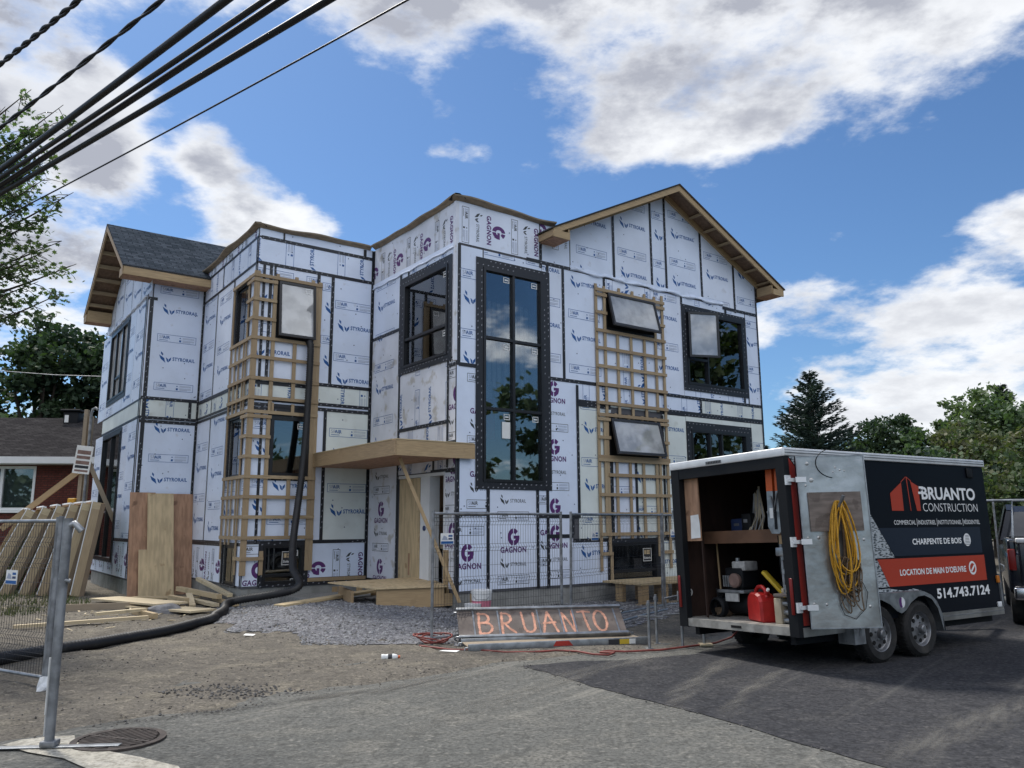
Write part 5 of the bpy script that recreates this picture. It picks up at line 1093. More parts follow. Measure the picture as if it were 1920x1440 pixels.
for k in range(7): b.tube([(.55+.02*k, .45+.03*k, 2.32), (.5+.02*k, .50+.02*k, 1.9), (.48, .46+.04*k, 1.62), (.47, .42+.02*k, 1.3+.05*k)], .03, 'blue_strap', 6)
b.tube([(.4, .52, 1.5), (.4, .52, 1.05)], .012, 'black_matte', 5); tag(b.build('safety_harness'), 'dark blue safety harness hanging inside the trailer beside the pump jack', 'harness').matrix_world = TM
b = MB(); pts = [(.54+.04*sin(k), .85+.25*cos(k*.35), 1.515+.02*(k % 3)) for k in range(40)]; b.tube(pts, .014, 'yellow_cord', 6); tag(b.build('hose_coil'), 'yellow hose coil lying on the front edge of the trailer shelf', 'hose').matrix_world = TM
b = MB(); b.lathe([(.035, 0), (.05, .006), (.05, .014), (.035, .02), (.035, 0)], 'paper', 18, Matrix.Translation((.12, TW-.055, .80)) @ Matrix.Rotation(pi/2, 4, 'X')); tag(b.build('tape_roll'), 'white tape roll hung low on the left inner side of the trailer', 'tape').matrix_world = TM
rg = random.Random(31)
TL_ = [('dark blue fabric bag slumped on the trailer shelf', 'tool bag', (.85, 1.45, 1.50), (.3, .22, .24), 'print_navy'), ('black plastic tool case on the trailer shelf', 'tool case', (.75, 1.18, 1.50), (.34, .16, .30), 'black_matte'), ('red metal toolbox pushed back on the trailer shelf', 'toolbox', (1.3, .95, 1.50), (.3, .4, .26), 'red_vinyl'), ('dark crate of fittings on the trailer floor behind the compressor', 'crate', (1.35, 1.1, .49), (.5, .5, .42), 'black_matte'), ('grey case on the trailer floor behind the fuel can', 'case', (1.0, .70, .49), (.35, .3, .5), 'galv_dull')]
for lab, cat_, (x, y, z), (a, c, h), m_ in TL_:
    b = MB(); b.bevbox(x-a/2, y-c/2, z, x+a/2, y+c/2, z+h, m_, .025); b.tube([(x-a*.2, y-c*.1, z+h), (x-a*.15, y, z+h+.05), (x+a*.15, y, z+h+.05), (x+a*.2, y-c*.1, z+h)], .010, 'black_matte', 6); b.box(x-a/2-.006, y-c*.2, z+h*.6, x-a/2+.002, y+c*.2, z+h*.75, 'galv_dull'); tag(b.build(cat_.replace(' ', '_')), lab, cat_).matrix_world = TM
t = thing('broom', 'worn broom standing inside the trailer against its left wall', 'broom'); t.matrix_world = TM
b = MB(); b.tube([(.5, 1.62, .55), (.62, 1.76, 1.44)], .013, 'wood_z', 8); b.build('stick', t)
b = MB(); b.bevbox(.42, 1.52, .49, .58, 1.70, .60, 'brown_rope', .02); b.build('bristles', t)
# coil of yellow cord on the door hook, brown rope under it
b = MB(); rg = random.Random(11)
for k in range(13):
    dx = rg.uniform(-.035, .035); wd = rg.uniform(.07, .19); ln = rg.uniform(.78, 1.03); ph = rg.uniform(-.05, .05); o_ = .07+.008*k+rg.uniform(0, .02); sk = rg.uniform(-.03, .07)
    P = []
    for i in range(25):
        a = 2*pi*i/24; uu = .41+dx+sk*(1-cos(a))*.5+wd*sin(a)*(.35+.65*((1-cos(a))/2)**.7); vv = 1.865-ln*(1-cos(a))/2+ph*sin(a)*.3
        P.append(dloc(uu, o_+.03*sin(a*2+k), vv))
    b.tube(P, .0085, 'yellow_cord', 6, cap=False)
tag(b.build('extension_cord'), 'long yellow extension cord coiled over the hook on the trailer door', 'cord').matrix_world = TM
b = MB()
for k in range(12):
    wd = rg.uniform(.03, .10); ln = rg.uniform(.3, .52); o_ = .06+.01*k; cx = .47+rg.uniform(-.08, .08); top = 1.15+rg.uniform(-.1, .1)
    P = [dloc(cx+wd*sin(2*pi*i/16)+.02*sin(i), o_, top-ln*(1-cos(2*pi*i/16))/2) for i in range(17)]; b.tube(P, .008, 'brown_rope', 5, cap=False)
for k in range(14): u = .47+rg.uniform(-.07, .09); b.tube([dloc(.44, .10, 1.75), dloc(u*.5+.24, .09, 1.4), dloc(u, .08, .98+rg.uniform(-.2, .2))], .008, 'brown_rope', 5)
tag(b.build('rope_bundle'), 'tangled brown rope hanging under the yellow cord on the trailer door', 'rope').matrix_world = TM
b = MB(); b.tube([dloc(.60, .06, 1.0), dloc(.66, .06, .85), dloc(.62, .06, .68), dloc(.50, .06, .57), dloc(.38, .06, .62), dloc(.34, .06, .72), dloc(.42, .06, .84)], .004, 'black_matte', 5); tag(b.build('wire_loop'), 'thin dark wire looping from the brown rope down the aluminium door', 'wire').matrix_world = TM
# dark pickup in front of the trailer
KROT = rad(60)
truck = thing('pickup_truck', 'dark pickup truck parked ahead of the work trailer, cut off by the photo edge', 'truck', (8.42, 11.9, 0), KROT)
b = MB(); b.bevbox(0.02, -1.0, .55, 5.4, 1.0, 1.16, 'truck_paint', .07); b.bevbox(.02, -.98, 1.0, 2.0, -.86, 1.36, 'truck_paint', .04); b.bevbox(.02, .86, 1.0, 2.0, .98, 1.36, 'truck_paint', .04); b.build('body', truck)
b = MB(); b.bevbox(-.03, -.84, .66, .07, .84, 1.32, 'truck_paint', .03); b.bevbox(-.045, -.86, 1.31, .09, .86, 1.385, 'alu_white', .02); tg = b.build('tailgate', truck)  # pale top rail: light glancing off the tailgate spoiler put into its colour
b = MB(); b.bevbox(-.055, -.12, 1.05, -.028, .12, 1.12, 'black_matte', .01); b.build('handle', tg)
b = MB(); pr = [(1.95, 1.30), (2.15, 1.80), (2.35, 1.90), (3.5, 1.90), (4.2, 1.32)]
def cabp(u, v, w_): return V((u, -.93+w_+(0), v))
ins = lambda v: .0 if v < 1.35 else .14
for sg in (-1, 1):
    b.face([(u, sg*(.96-ins(v)), v) for u, v in (pr if sg > 0 else pr[::-1])], 'glass_truck')
for i in range(len(pr)-1):
    (ua, va), (ub, vb) = pr[i], pr[i+1]; b.face([(ua, -(.96-ins(va)), va), (ub, -(.96-ins(vb)), vb), (ub, .96-ins(vb), vb), (ua, .96-ins(va), va)], 'glass_truck' if i in (0, 3) else 'truck_paint')
for sg in (-1, 1):
    for (ua, va), (ub, vb) in zip(pr, pr[1:]): b.beam((ua, sg*(.96-ins(va)), va), (ub, sg*(.96-ins(vb)), vb), .10, .07, 'truck_paint')
b.build('cab', truck)
for sg in (-1, 1):
    b = MB(); b.bevbox(-.02, sg*.93-.05, .90, .05, sg*.93+.05, 1.22, 'lamp_red', .02); b.build('tail_lamp', truck)
b = MB(); b.bevbox(-.22, -.95, .48, .0, .95, .66, 'chrome', .03); b.box(-.225, -.16, .50, -.22, .16, .63, 'paper'); b.build('bumper', truck)
for x in (1.1, 4.4):
    for sg in (-1, 1):
        M_ = Matrix.Translation((x, sg*.86, .39)) @ Matrix.Rotation(-sg*pi/2, 4, 'X'); b = MB()
        b.lathe([(.24, -.12), (.36, -.12), (.39, -.06), (.39, .06), (.36, .12), (.24, .12), (.22, .06), (.05, .05), (.001, .05)], 'rubber', 28, M_, mats=['rubber']*6+['rim']*2); b.build('wheel', truck)
b = MB(); b.tube([(1.2, -.85, 1.36), (1.3, -.8, 1.98), (1.3, .8, 1.98), (1.2, .85, 1.36)], .022, 'galv', 8); b.tube([(1.3, -.8, 1.98), (1.3, 1.25, 1.985)], .02, 'galv', 8); b.tube([(2.2, -.75, 1.9), (3.5, -.75, 1.93)], .02, 'black_matte', 6); b.build('rack', truck)
b = MB(); b.tube([(2.3, 0, 1.90), (2.3, 0, 1.99)], .05, 'white_trim', 10); b.build('beacon', truck)

# ------------------------------------------------------------------ temporary fence panels
def fence(name, label, a, bb, h, top=1.78, lean=0, tagpos=None, sections=1, bends=(.35, .8, 1.25, 1.62), foot=True, bot=.12, grp='temporary mesh fence panels'):
    a, bb = V(a), V(bb); L = (bb-a).length; rz = math.atan2(bb.y-a.y, bb.x-a.x)
    t = thing(name, label, 'fence', a, group=grp, rot=(rad(lean), 0, rz))
    b = MB(); b.tube([(0, 0, top), (L, 0, top)], .019, 'galv', 8); b.build('rail', t); b = MB(); b.tube([(0, 0, bot), (L, 0, bot)], .019, 'galv', 8); b.build('rail', t)
    for x in (0, L):
        p = MB(); p.tube([(x, 0, -.02), (x, 0, top+.04)], .021, 'galv_dull', 8); p.build('post', t)
    w_ = MB(); x = .05
    zs = [bot]
    for z in bends: zs += [z, z+.05, z+.10]
    zs += [top]
    while x < L-.03:
        P = [(x, -.03 if any(abs(z-bz-.05) < 1e-6 for bz in bends) else 0, z) for z in zs]; w_.tube(P, .0024, 'wire', 3, cap=False, smooth=False); x += .05
    z = bot+.05; zz = sorted([bz for bz in bends]+[bz+.1 for bz in bends]+[bz+.05 for bz in bends]+[bot+.12, top-.05])
    for z in zz:
        off = -.03 if any(abs(z-bz-.05) < 1e-6 for bz in bends) else 0; w_.tube([(0, off, z), (L, off, z)], .0026, 'wire', 3, cap=False, smooth=False)
    for i in range(3): z = .55+.2*i; w_.tube([(0, 0, z+.05*i), (L, 0, z+.05*i)], .0024, 'wire', 3, cap=False, smooth=False)
    w_.build('wire_mesh', t)
    if tagpos:
        x, z = tagpos; s = MB(); s.box(x, -.045, z, x+.22, -.040, z+.15, 'paper'); s.face([(x+.005, -.0465, z+.005), (x+.215, -.0465, z+.005), (x+.215, -.0465, z+.04), (x+.005, -.0465, z+.04)], 'print_blue')
        s.face([(x+.02, -.0465, z+.06), (x+.12, -.0465, z+.055), (x+.10, -.0465, z+.10), (x+.05, -.0465, z+.12)], 'print_pale'); s.face([(x+.13, -.0465, z+.10), (x+.20, -.0465, z+.10), (x+.20, -.0465, z+.125), (x+.13, -.0465, z+.125)], 'print_blue'); s.face([(x+.13, -.0465, z+.06), (x+.20, -.0465, z+.06), (x+.20, -.0465, z+.085), (x+.13, -.0465, z+.085)], 'print_navy'); s.build('tag_plate', t)
    return t
fence('temporary_fence', 'grey wire mesh fence panel standing behind the left half of the spray painted platform', (-1.10, 11.12, .0), (.76, 12.70, 0), 1.8, tagpos=(.10, 1.36))
fence('temporary_fence', 'grey wire mesh fence panel in front of the pallet and the lattice', (.90, 12.78, 0), (2.80, 15.3, 0), 1.8, tagpos=(.55, 1.36), lean=1)
fence('temporary_fence', 'grey wire mesh fence panel running behind the open trailer doorway', (2.86, 15.35, 0), (5.0, 17.2, 0), 1.8, tagpos=(.18, 1.36))
fence('temporary_fence', 'grey wire mesh fence panel in front of the leaning crated windows, with white tag', (-7.7, 10.2, .0), (-4.78, 8.45, 0), 1.8, top=1.69, tagpos=(2.58, 1.02), bends=(.30, .45, 1.2, 1.42), bot=.12)
fence('temporary_fence', 'tall mesh fence panel behind the pickup truck at the right edge', (10.2, 17.0, 0), (13.4, 16.2, 0), 2.1, top=2.07)
t = thing('fence_post', 'bare dented fence post standing on a flat steel foot near the camera', 'post', (-3.46, 6.27, 0), rot=(0, rad(-.6), rad(-32)))
b = MB(); b.tube([(0, 0, .03), (0, 0, 1.0), (.004, 0, 1.70)], .034, 'galv_dull', 12); b.tube([(-.0, 0, 1.64), (.06, .02, 1.66), (.10, .06, 1.60)], .026, 'galv', 8); b.build('post', t)
b = MB(); b.box(-.034, -.036, .25, -.028, -.004, .66, 'paper'); b.box(-.036, -.03, .1, -.034, -.01, .5, 'paper'); b.build('label_strip', t)
b = MB(); b.tube([(-.05, .02, 1.22), (0, -.02, 1.24), (.05, .03, 1.22)], .018, 'galv', 6); b.build('clamp', t)
b = MB(); M_ = Matrix.Rotation(rad(35), 4, 'Z'); b.bevbox(-.62, -.035, .02, .52, .035, .028, 'galv', .003, M_); b.bevbox(-.05, -.05, .028, .06, .05, .07, 'galv_dull', .01, M_); b.build('foot', t)
t = thing('fence_post', 'thin weathered post with a crumpled pale foot behind the near fence post', 'post', (-4.73, 8.41, 0), rot=(rad(.5), rad(.5), 0))
b = MB(); b.tube([(0, 0, .0), (0, 0, 1.74)], .027, 'galv_dull', 10); b.build('post', t)
b = MB(); rg = random.Random(3); n_ = 9
vs = [(.055*cos(2*pi*k/n_)*(1.5-.7*j/3)*rg.uniform(.7, 1.2), -.02+.055*sin(2*pi*k/n_)*(1.5-.7*j/3)*rg.uniform(.7, 1.2), .14*j/3+rg.uniform(-.012, .012)) for j in range(4) for k in range(n_)]
b.grid(vs, [(j*n_+k, j*n_+(k+1) % n_, (j+1)*n_+(k+1) % n_, (j+1)*n_+k) for j in range(3) for k in range(n_)], 'white_trim'); b.build('wrapping', t)
# leftover jack posts beside the trailer
def jack(lab, x, y, h):
    t = thing('scaffold_post', lab, 'post', (x, y, gz(x, y)-.01), group='short steel scaffold posts beside the trailer')
    b = MB(); b.tube([(0, 0, 0), (0, 0, h)], .02, 'galv', 10); b.box(-.05, -.05, 0, .05, .05, .012, 'galv_dull'); b.build('tube', t)
    b = MB(); b.tube([(0, 0, h-.07), (0, 0, h-.03)], .03, 'galv_dull', 8); b.build('collar', t)
jack('nearest left short scaffold post at the end of the spray painted platform', 1.80, 10.9, .62); jack('tall second scaffold post just right of the platform end', 1.98, 11.35, .66)
jack('third short scaffold post standing beside the red hose', 2.26, 11.0, .60); jack('right hand scaffold post on a pale block nearest the trailer', 2.56, 11.05, .62)
b = MB(); b.tube([(1.66, 10.88, .42), (2.0, 10.98, .40)], .013, 'galv', 8); b.tube([(2.05, 11.2, .40), (2.75, 11.3, .42)], .013, 'galv', 8); b.tube([(2.1, 11.35, .60), (2.95, 11.6, .74)], .016, 'galv', 8); tag(b.build('cross_tube'), 'thin steel cross tubes resting against the short scaffold posts', 'tube')
b = MB(); b.box(2.49, 10.97, .02, 2.66, 11.12, .045, 'plank_pale'); tag(b.build('wood_block'), 'small pale wood block under the right hand scaffold post', 'block')
b = MB(); b.tube([(1.55, 12.75, .10), (2.2, 13.9, .10), (2.75, 14.6, .12)], .02, 'galv', 8); tag(b.build('loose_pipe'), 'loose galvanised pipe lying on the gravel in front of the pallet', 'pipe')

# ------------------------------------------------------------------ scaffold platforms, the upper one sprayed with the firm's name
def platform(name, label, M0, L, wd, top_m, word=None):
    t = thing(name, label, 'platform'); t.matrix_world = M0
    b = MB()
    for y in (0, wd): b.bevbox(0, y-.02, -.05, L, y+.02, .05, 'galv', .006)
    b.build('side_rail', t)
    b = MB(); b.box(.01, .02, -.0, L-.01, wd-.02, .012, top_m); b.build('deck_board', t)
    b = MB()
    for k in range(7): x = .06+(L-.12)*k/6; b.box(x-.018, .02, -.045, x+.018, wd-.02, -.012, 'galv')
    for x in (.03, L-.03):
        for y in (.03, wd-.03): b.tube([(x, y, .0), (x+(-.06 if x < 1 else .06), y, .0), (x+(-.08 if x < 1 else .08), y, -.05), (x+(-.05 if x < 1 else .05), y, -.07)], .012, 'galv', 6)
    b.build('cross_member', t); return t
ang = rad(14.5)   # runs almost square to the camera, right end slightly further
PM = Matrix.Translation((-.58, 10.64, .058)) @ Matrix.Rotation(ang, 4, 'Z')
p1 = platform('scaffold_platform', 'flat scaffold platform lying on the ground in front of the sprayed one', PM, 2.5, .50, 'plank_old')
s_ = MB(); s_.face([(1.14, -.0222, -.02), (1.42, -.0222, -.02), (1.36, -.0222, .045), (1.18, -.0222, .045)][::1], 'red_vinyl'); s_.build('sticker', p1); s_ = MB(); s_.face([(1.92, -.0222, -.03), (2.08, -.0222, -.03), (2.08, -.0222, .035), (1.92, -.0222, .035)], 'sticker_dark'); s_.face([(2.08, -.0222, -.03), (2.22, -.0222, -.03), (2.22, -.0222, .035), (2.08, -.0222, .035)], 'yellow_paint'); s_.face([(2.22, -.0222, -.03), (2.31, -.0222, -.03), (2.31, -.0222, .035), (2.22, -.0222, .035)], 'paper'); s_.build('sticker', p1)
PM2 = Matrix.Translation((-.74, 11.20, .10)) @ Matrix.Rotation(rad(10), 4, 'Z') @ Matrix.Rotation(rad(40), 4, 'X')
p2 = platform('scaffold_platform', 'tilted scaffold platform spray painted with orange letters against the fence', PM2, 2.40, .50, 'ply_grey')
b = MB(); AR = lambda cx, cy, rx, ry, a0, a1, n=9: [(cx+rx*cos(rad(a0+(a1-a0)*i/n)), cy+ry*sin(rad(a0+(a1-a0)*i/n))) for i in range(n+1)]
STR = {'B': [[(.02, 0), (.0, .5), (.04, 1)], [(.0, .98)]+AR(.22, .76, .26, .22, 80, -70)+[(.10, .52)], [(.12, .54)]+AR(.28, .28, .32, .26, 80, -80)+[(.02, .02)]], 'R': [[(0, 0), (.02, .5), (.06, 1)], [(.04, .98)]+AR(.2, .74, .26, .24, 75, -80)+[(.06, .48)], [(.15, .48), (.35, .22), (.62, .02)]],
  'U': [[(0, 1), (.04, .45)]+AR(.30, .27, .25, .24, 190, 345)+[(.58, .6), (.55, .97)]], 'A': [[(0, 0), (.14, .5), (.32, 1), (.5, .5), (.68, 0)], [(.06, .44), (.62, .48)]], 'N': [[(.05, 0), (.0, .5), (.02, .95)], [(.02, .95), (.28, .5), (.48, .02)], [(.48, .02), (.55, .5), (.52, 1)]], 'T': [[(0, .96), (.3, 1.0), (.6, .95)], [(.28, .97), (.31, .5), (.40, .03)]], 'O': [AR(.33, .5, .30, .50, 100, 460, 18)]}
rg = random.Random(2)
for ch, x in (('B', .30), ('R', .62), ('U', .92), ('A', 1.20), ('N', 1.50), ('T', 1.74), ('O', 1.95)):
    for k, st in enumerate(STR[ch]):
        for (ax, ay), (cx, cy) in zip(st, st[1:]):
            n = max(2, int(math.hypot(cx-ax, cy-ay)*34))
            for i in range(n+1):
                f = i/n; u, v = x+(ax+(cx-ax)*f)*.30, .06+(ay+(cy-ay)*f)*.37; r = rg.uniform(.013, .022)
                b.face([(u+r*cos(a*pi/4)*rg.uniform(.8, 1.15), v+r*sin(a*pi/4)*rg.uniform(.8, 1.15), .0135+.00004*len(b.f) % .0009) for a in range(8)], 'spray_orange')
        for i in range(26):
            (ax, ay) = rg.choice(st); u, v = x+ax*.3+rg.gauss(0, .04), .07+ay*.4+rg.gauss(0, .04)
            if .03 < v < .47: b.face([(u, v, .0146), (u+.005, v, .0146), (u+.003, v+.006, .0146)], 'spray_orange')
b.build('sprayed_lettering', p2)
for x in (.22, .57, 1.14, 1.47, 1.66, 2.27): b = MB(); b.box(x, .02, .0148, x+.022, .48, .02, 'galv'); b.build('face_strip', p2)
# ------------------------------------------------------------------ hose from the upper window
def hose_path():
    W = lambda u, v, o: HM @ W3.p(u, v, o)
    C = [W(-1.58, 5.62, .02), W(-1.57, 5.50, .20), W(-1.58, 5.0, .24), W(-1.60, 4.2, .26), W(-1.64, 3.4, .30), W(-1.72, 2.6, .38), W(-1.84, 1.9, .52), W(-2.02, 1.25, .85), W(-2.15, .8, 1.25), W(-2.25, .45, 1.7)]
    C += [V((-5.25, 15.3, .22)), V((-5.02, 14.2, .17)), V((-4.93, 13.55, .15)), V((-4.84, 13.2, .15)), V((-4.98, 12.86, .12)), V((-5.16, 12.2, .09)), V((-5.40, 11.5, .09)), V((-5.58, 11.0, .09)), V((-5.80, 10.55, .09)), V((-6.05, 9.85, .09)), V((-6.5, 9.0, .09)), V((-7.3, 8.2, .09)), V((-8.5, 7.6, .09))]
    out = []
    for i in range(len(C)-1):
        p0, p1, p2, p3 = C[max(i-1, 0)], C[i], C[i+1], C[min(i+2, len(C)-1)]
        n = max(4, int((p2-p1).length/.024))
        for k in range(n):
            t = k/n; out.append(.5*((2*p1)+(p2-p0)*t+(2*p0-5*p1+4*p2-p3)*t*t+(3*p1-p0-3*p2+p3)*t**3))
    return out
P = hose_path(); b = MB(); b.tube(P, [.079 if i % 2 else .063 for i in range(len(P))], 'hose', 12); tag(b.build('corrugated_hose'), 'thick black corrugated hose running from the upper lattice window down across the dirt', 'hose')

# ------------------------------------------------------------------ loose lumber
def board(name, label, a, bb, wd, th, m='plank', cat='board', group=None, roll=0.0):
    a, bb = V(a), V(bb); d = bb-a; L = d.length; b = MB(); b.box(0, -wd/2, -th/2, L, wd/2, th/2, m)
    o = b.build(name); X_ = d.normalized(); Y_ = V((0, 0, 1)).cross(X_).normalized(); Z_ = X_.cross(Y_)
    M_ = Matrix((X_, Y_, Z_)).transposed().to_4x4(); o.matrix_world = Matrix.Translation(a) @ M_ @ Matrix.Rotation(roll, 4, 'X'); return tag(o, label, cat, group)
G_ = 'loose boards lying on the dirt'
board('wood_board', 'long pale board on the dirt, upper of the wide pair before the plywood', (-8.75, 17.5, .10), (-6.45, 15.45, .17), .62, .035, 'plank_pale', group=G_)
board('wood_board', 'wide pale board on the dirt, its end reaching the black hose', (-7.5, 16.2, .07), (-5.62, 14.85, .10), .52, .035, 'plank_pale', group=G_)
board('wood_board', 'flat board lying along the foot of the leaning plywood sheets', (-8.4, 18.15, .06), (-6.9, 17.75, .08), .34, .03, 'plank', group=G_)
board('wood_board', 'weathered grey board on edge behind the two pale sticks', (-8.75, 15.55, .09), (-6.75, 16.2, .09), .04, .12, 'plank_old', group=G_)
board('wood_board', 'upper short pale stick resting on a longer stick near the fence', (-7.15, 14.05, .14), (-6.62, 14.75, .14), .09, .05, 'plank_pale', group=G_)
board('wood_board', 'longer pale stick lying on the dirt near the left fence', (-7.85, 12.9, .075), (-6.30, 14.15, .075), .10, .05, 'plank_pale', group=G_)
board('wood_board', 'short chunky offcut lying by the grey rock', (-6.95, 15.0, .09), (-6.22, 14.25, .08), .09, .09, 'plank', group=G_)
board('wood_board', 'topmost crossed stick of the lumber pile by the left wing', (-7.20, 18.6, .42), (-5.75, 16.6, .22), .10, .07, 'plank_pale', group=G_)
board('wood_board', 'thick stick lying level over the lumber pile by the left wing', (-7.35, 17.9, .26), (-5.95, 16.55, .20), .11, .09, 'plank', group=G_)
board('wood_board', 'lower stick poking out of the lumber pile toward the hose', (-6.9, 17.3, .10), (-5.85, 16.1, .08), .14, .06, 'plank_pale', group=G_)
board('wood_board', 'stick lying to the right in the lumber pile under the basement window', (-6.2, 17.0, .12), (-5.45, 16.1, .08), .12, .05, 'plank', group=G_)
board('wood_board', 'short block lying crosswise at the left end of the lumber pile', (-7.1, 16.9, .16), (-6.45, 16.15, .16), .10, .10, 'plank', group=G_)
board('wood_board', 'short flat offcut tilted against the block in the lumber pile', (-6.75, 17.0, .22), (-6.35, 16.2, .06), .12, .04, 'plank_pale', group=G_)
board('wood_board', 'long board sloping over the crushed stone toward the wooden step', (-4.15, 14.5, .215), (-2.85, 16.6, .30), .26, .045, 'plank', group=G_)
board('wood_board', 'short pale offcut on the crushed stone before the porch slab', (-4.45, 17.2, .14), (-3.75, 17.7, .15), .14, .05, 'plank_pale', group=G_)
for lab, x, y, h in (('low wooden stake standing in the stone near the porch slab', -3.85, 17.6, .26), ('taller wooden stake beside the porch slab in the stone', -3.28, 17.4, .38), ('wooden stake at the end of the sloping board', -2.85, 16.7, .46)):
    b = MB(); b.box(-.06, -.025, -.05, .06, .025, h, 'wood_z'); o = b.build('wooden_stake'); o.location = (x, y, .05); o.rotation_euler = (0, 0, rad(20)); tag(o, lab, 'stake')
b = MB(); rg = random.Random(14)
for k in range(150):
    x, y = rg.gauss(-6.6, 1.0), rg.gauss(15.2, 1.3)
    if y < 12.2 or x > -4.9: continue
    z = gz(x, y)+.008; a = rg.uniform(0, 6.28); l = rg.uniform(.02, .09); w_ = rg.uniform(.006, .02)
    M_ = Matrix.Translation((x, y, z)) @ Matrix.Rotation(a, 4, 'Z') @ Matrix.Rotation(rg.uniform(-.25, .25), 4, 'Y'); b.box(-l, -w_, -.004, l, w_, .004, 'plank_pale', M_)
stuff(b.build('wood_chips'), 'pale wood chips and splinters littering the dirt around the loose boards', 'wood chips')
# wooden step box at the door
st = thing('wooden_step', 'rough wooden step box of plywood and framing below the entrance door', 'step', (-2.33, 14.55, .15), rad(22))
b = MB(); b.box(-.1, .0, .0, 1.15, .045, .34, 'wood_x'); b.box(-.45, .55, .0, -.40, 1.9, .28, 'wood_y'); b.build('frame', st)
b = MB(); b.grid([(-.14, -.04, .36), (1.2, -.04, .36), (1.25, 1.5, .44), (-.75, 1.35, .40), (-.14, -.04, .34), (1.2, -.04, .34), (1.25, 1.5, .42), (-.75, 1.35, .38)], [(0, 1, 2, 3), (7, 6, 5, 4), (0, 4, 5, 1), (1, 5, 6, 2), (2, 6, 7, 3), (3, 7, 4, 0)], 'ply'); b.build('plywood_top', st)
b = MB(); b.box(1.16, .05, .0, 2.0, .10, .22, 'wood_x'); b.build('side_board', st)
board('timber_prop', 'leaning timber prop holding up the outer corner of the canopy', HM @ V((-1.0, .35, 2.84)), HM @ V((.02, -.14, .22)), .09, .06, 'wood_x', 'prop')
# plywood sheets leaning on the left wing
def sheet(lab, u0, u1, h, m, ft=.55, top=.03):
    a = HM @ V((u0, 7.83-ft, gz(*(HM @ V((u0, 7.83-ft, 0))).xy)-.01)); c = HM @ V((u1, 7.83-ft, a.z)); X_ = (c-a).normalized(); L = (c-a).length
    Yv = HM.to_3x3() @ V((0, 1, 0)); t_ = math.asin((ft-top-.05)/h); Zv = V((0, 0, cos(t_)))+Yv*sin(t_); N_ = X_.cross(Zv)
    M_ = Matrix((X_, -N_, Zv)).transposed().to_4x4(); M_.translation = a
    b = MB(); b.box(0, -.009, 0, L, .009, h, m); o = b.build('plywood_sheet'); o.matrix_world = M_; return tag(o, lab, 'plywood', 'plywood sheets leaning on the left wing')
sheet('left reddish brown plywood sheet leaning on the left wing', -4.18, -3.62, 2.44, 'ply_brown', .62)
sheet('right reddish brown plywood sheet leaning on the left wing', -3.28, -2.76, 2.40, 'ply_brown', .50)
sheet('pale middle plywood strip leaning between two brown sheets', -3.80, -3.22, 2.46, 'ply', .78, .07)
sheet('short pale plywood offcut at the foot of the brown sheet', -3.98, -3.70, 1.12, 'ply', .80, .42)

wood('jamb_wood', (.52, .41, .265), (22, 22, 1.2), .25); wood('plank_shade', (.25, .185, .125), (22, 22, 1.2), .3)
# crated windows leaning left of the house
t0 = thing('crated_window', 'first', 'crated window', group='crated windows leaning by the left wing')
def crate_parts(t):
    h, wd, dp = 2.15, 1.5, .17     # local: x = thickness, y = width back into the depth, z = height
    b = MB(); b.box(0, 0, 0, .17, .045, h, 'jamb_wood'); b.box(.0, -.004, h-.16, .175, .0, h, 'plank_pale'); b.build('jamb_board', t)
    b = MB(); b.box(.17, -.012, 0, .27, .05, h-.02, 'plank_shade'); b.build('shade_board', t)  # dark board painting in the shaded gap beside each jamb
    b = MB(); b.box(0, wd-.05, 0, .24, wd, h, 'wood_z'); b.box(0, .046, h-.04, .24, wd-.05, h, 'wood_y'); b.box(0, .046, 0, .24, wd-.05, .05, 'wood_y'); b.build('outer_frame', t)
    b = MB(); b.box(.045, .05, .05, .055, wd-.05, h-.04, 'glass_pale'); b.build('glass_pane', t)
    b = MB(); b.box(-.02, .02, h-.0, .06, wd-.02, h+.035, 'vinyl'); b.box(-.02, .01, .02, -.004, .05, h, 'vinyl'); b.build('sash_edge', t)
crate_parts(t0)
labs = ['crated window leaning farthest left, only partly in view', 'crated window second from the left, leaning strongly right', 'crated window third from the left, behind the mesh fence', 'crated window fourth from the left, just past the fence post', 'crated window fifth from the left, leaning nearly upright', 'crated window closest to the house wall, leaning least']
cb = [(-12.60, 19.2, 23), (-12.0, 19.05, 20), (-11.45, 18.9, 17), (-10.96, 18.8, 14), (-10.50, 18.7, 11), (-10.08, 18.6, 8)]
for i, (x, y, l) in enumerate(cb):
    rt = Matrix.Rotation(HROT, 4, 'Z') @ Matrix.Rotation(rad(l), 4, 'Y'); e_ = rt.to_euler()
    if i == 0: o = t0; o.location = (x, y, .05); o.rotation_euler = e_; o['label'] = labs[0]
    else: o = copy_thing(t0, (x, y, .05), labs[i], e_)
# temporary service mast with notice
ms = thing('service_mast', 'weathered wooden service mast with a bent top pipe left of the house', 'mast', (-11.1, 20.6, 0))
b = MB(); b.bevbox(-.11, -.05, 0, -.01, .05, 4.62, 'plank_old', .01); b.bevbox(.03, -.05, 0, .12, .05, 4.45, 'plank_old', .01); b.build('post', ms)
b = MB(); b.tube([(.10, -.08, 1), (.10, -.08, 4.5), (.13, -.08, 4.62), (.20, -.08, 4.66), (.27, -.08, 4.60)], .035, 'galv_dull', 8); b.build('conduit', ms)
b = MB(); b.bevbox(-.32, -.1, 2.0, -.12, .05, 2.32, 'yellow_cord', .03); b.build('meter_box', ms)
b = MB(); M_ = Matrix.Translation((.02, -.14, 3.30)) @ Matrix.Rotation(rad(6), 4, 'Y') @ Matrix.Rotation(rad(12), 4, 'Z'); b.box(-.20, -.006, -.36, .20, .006, .36, 'paper', M_)
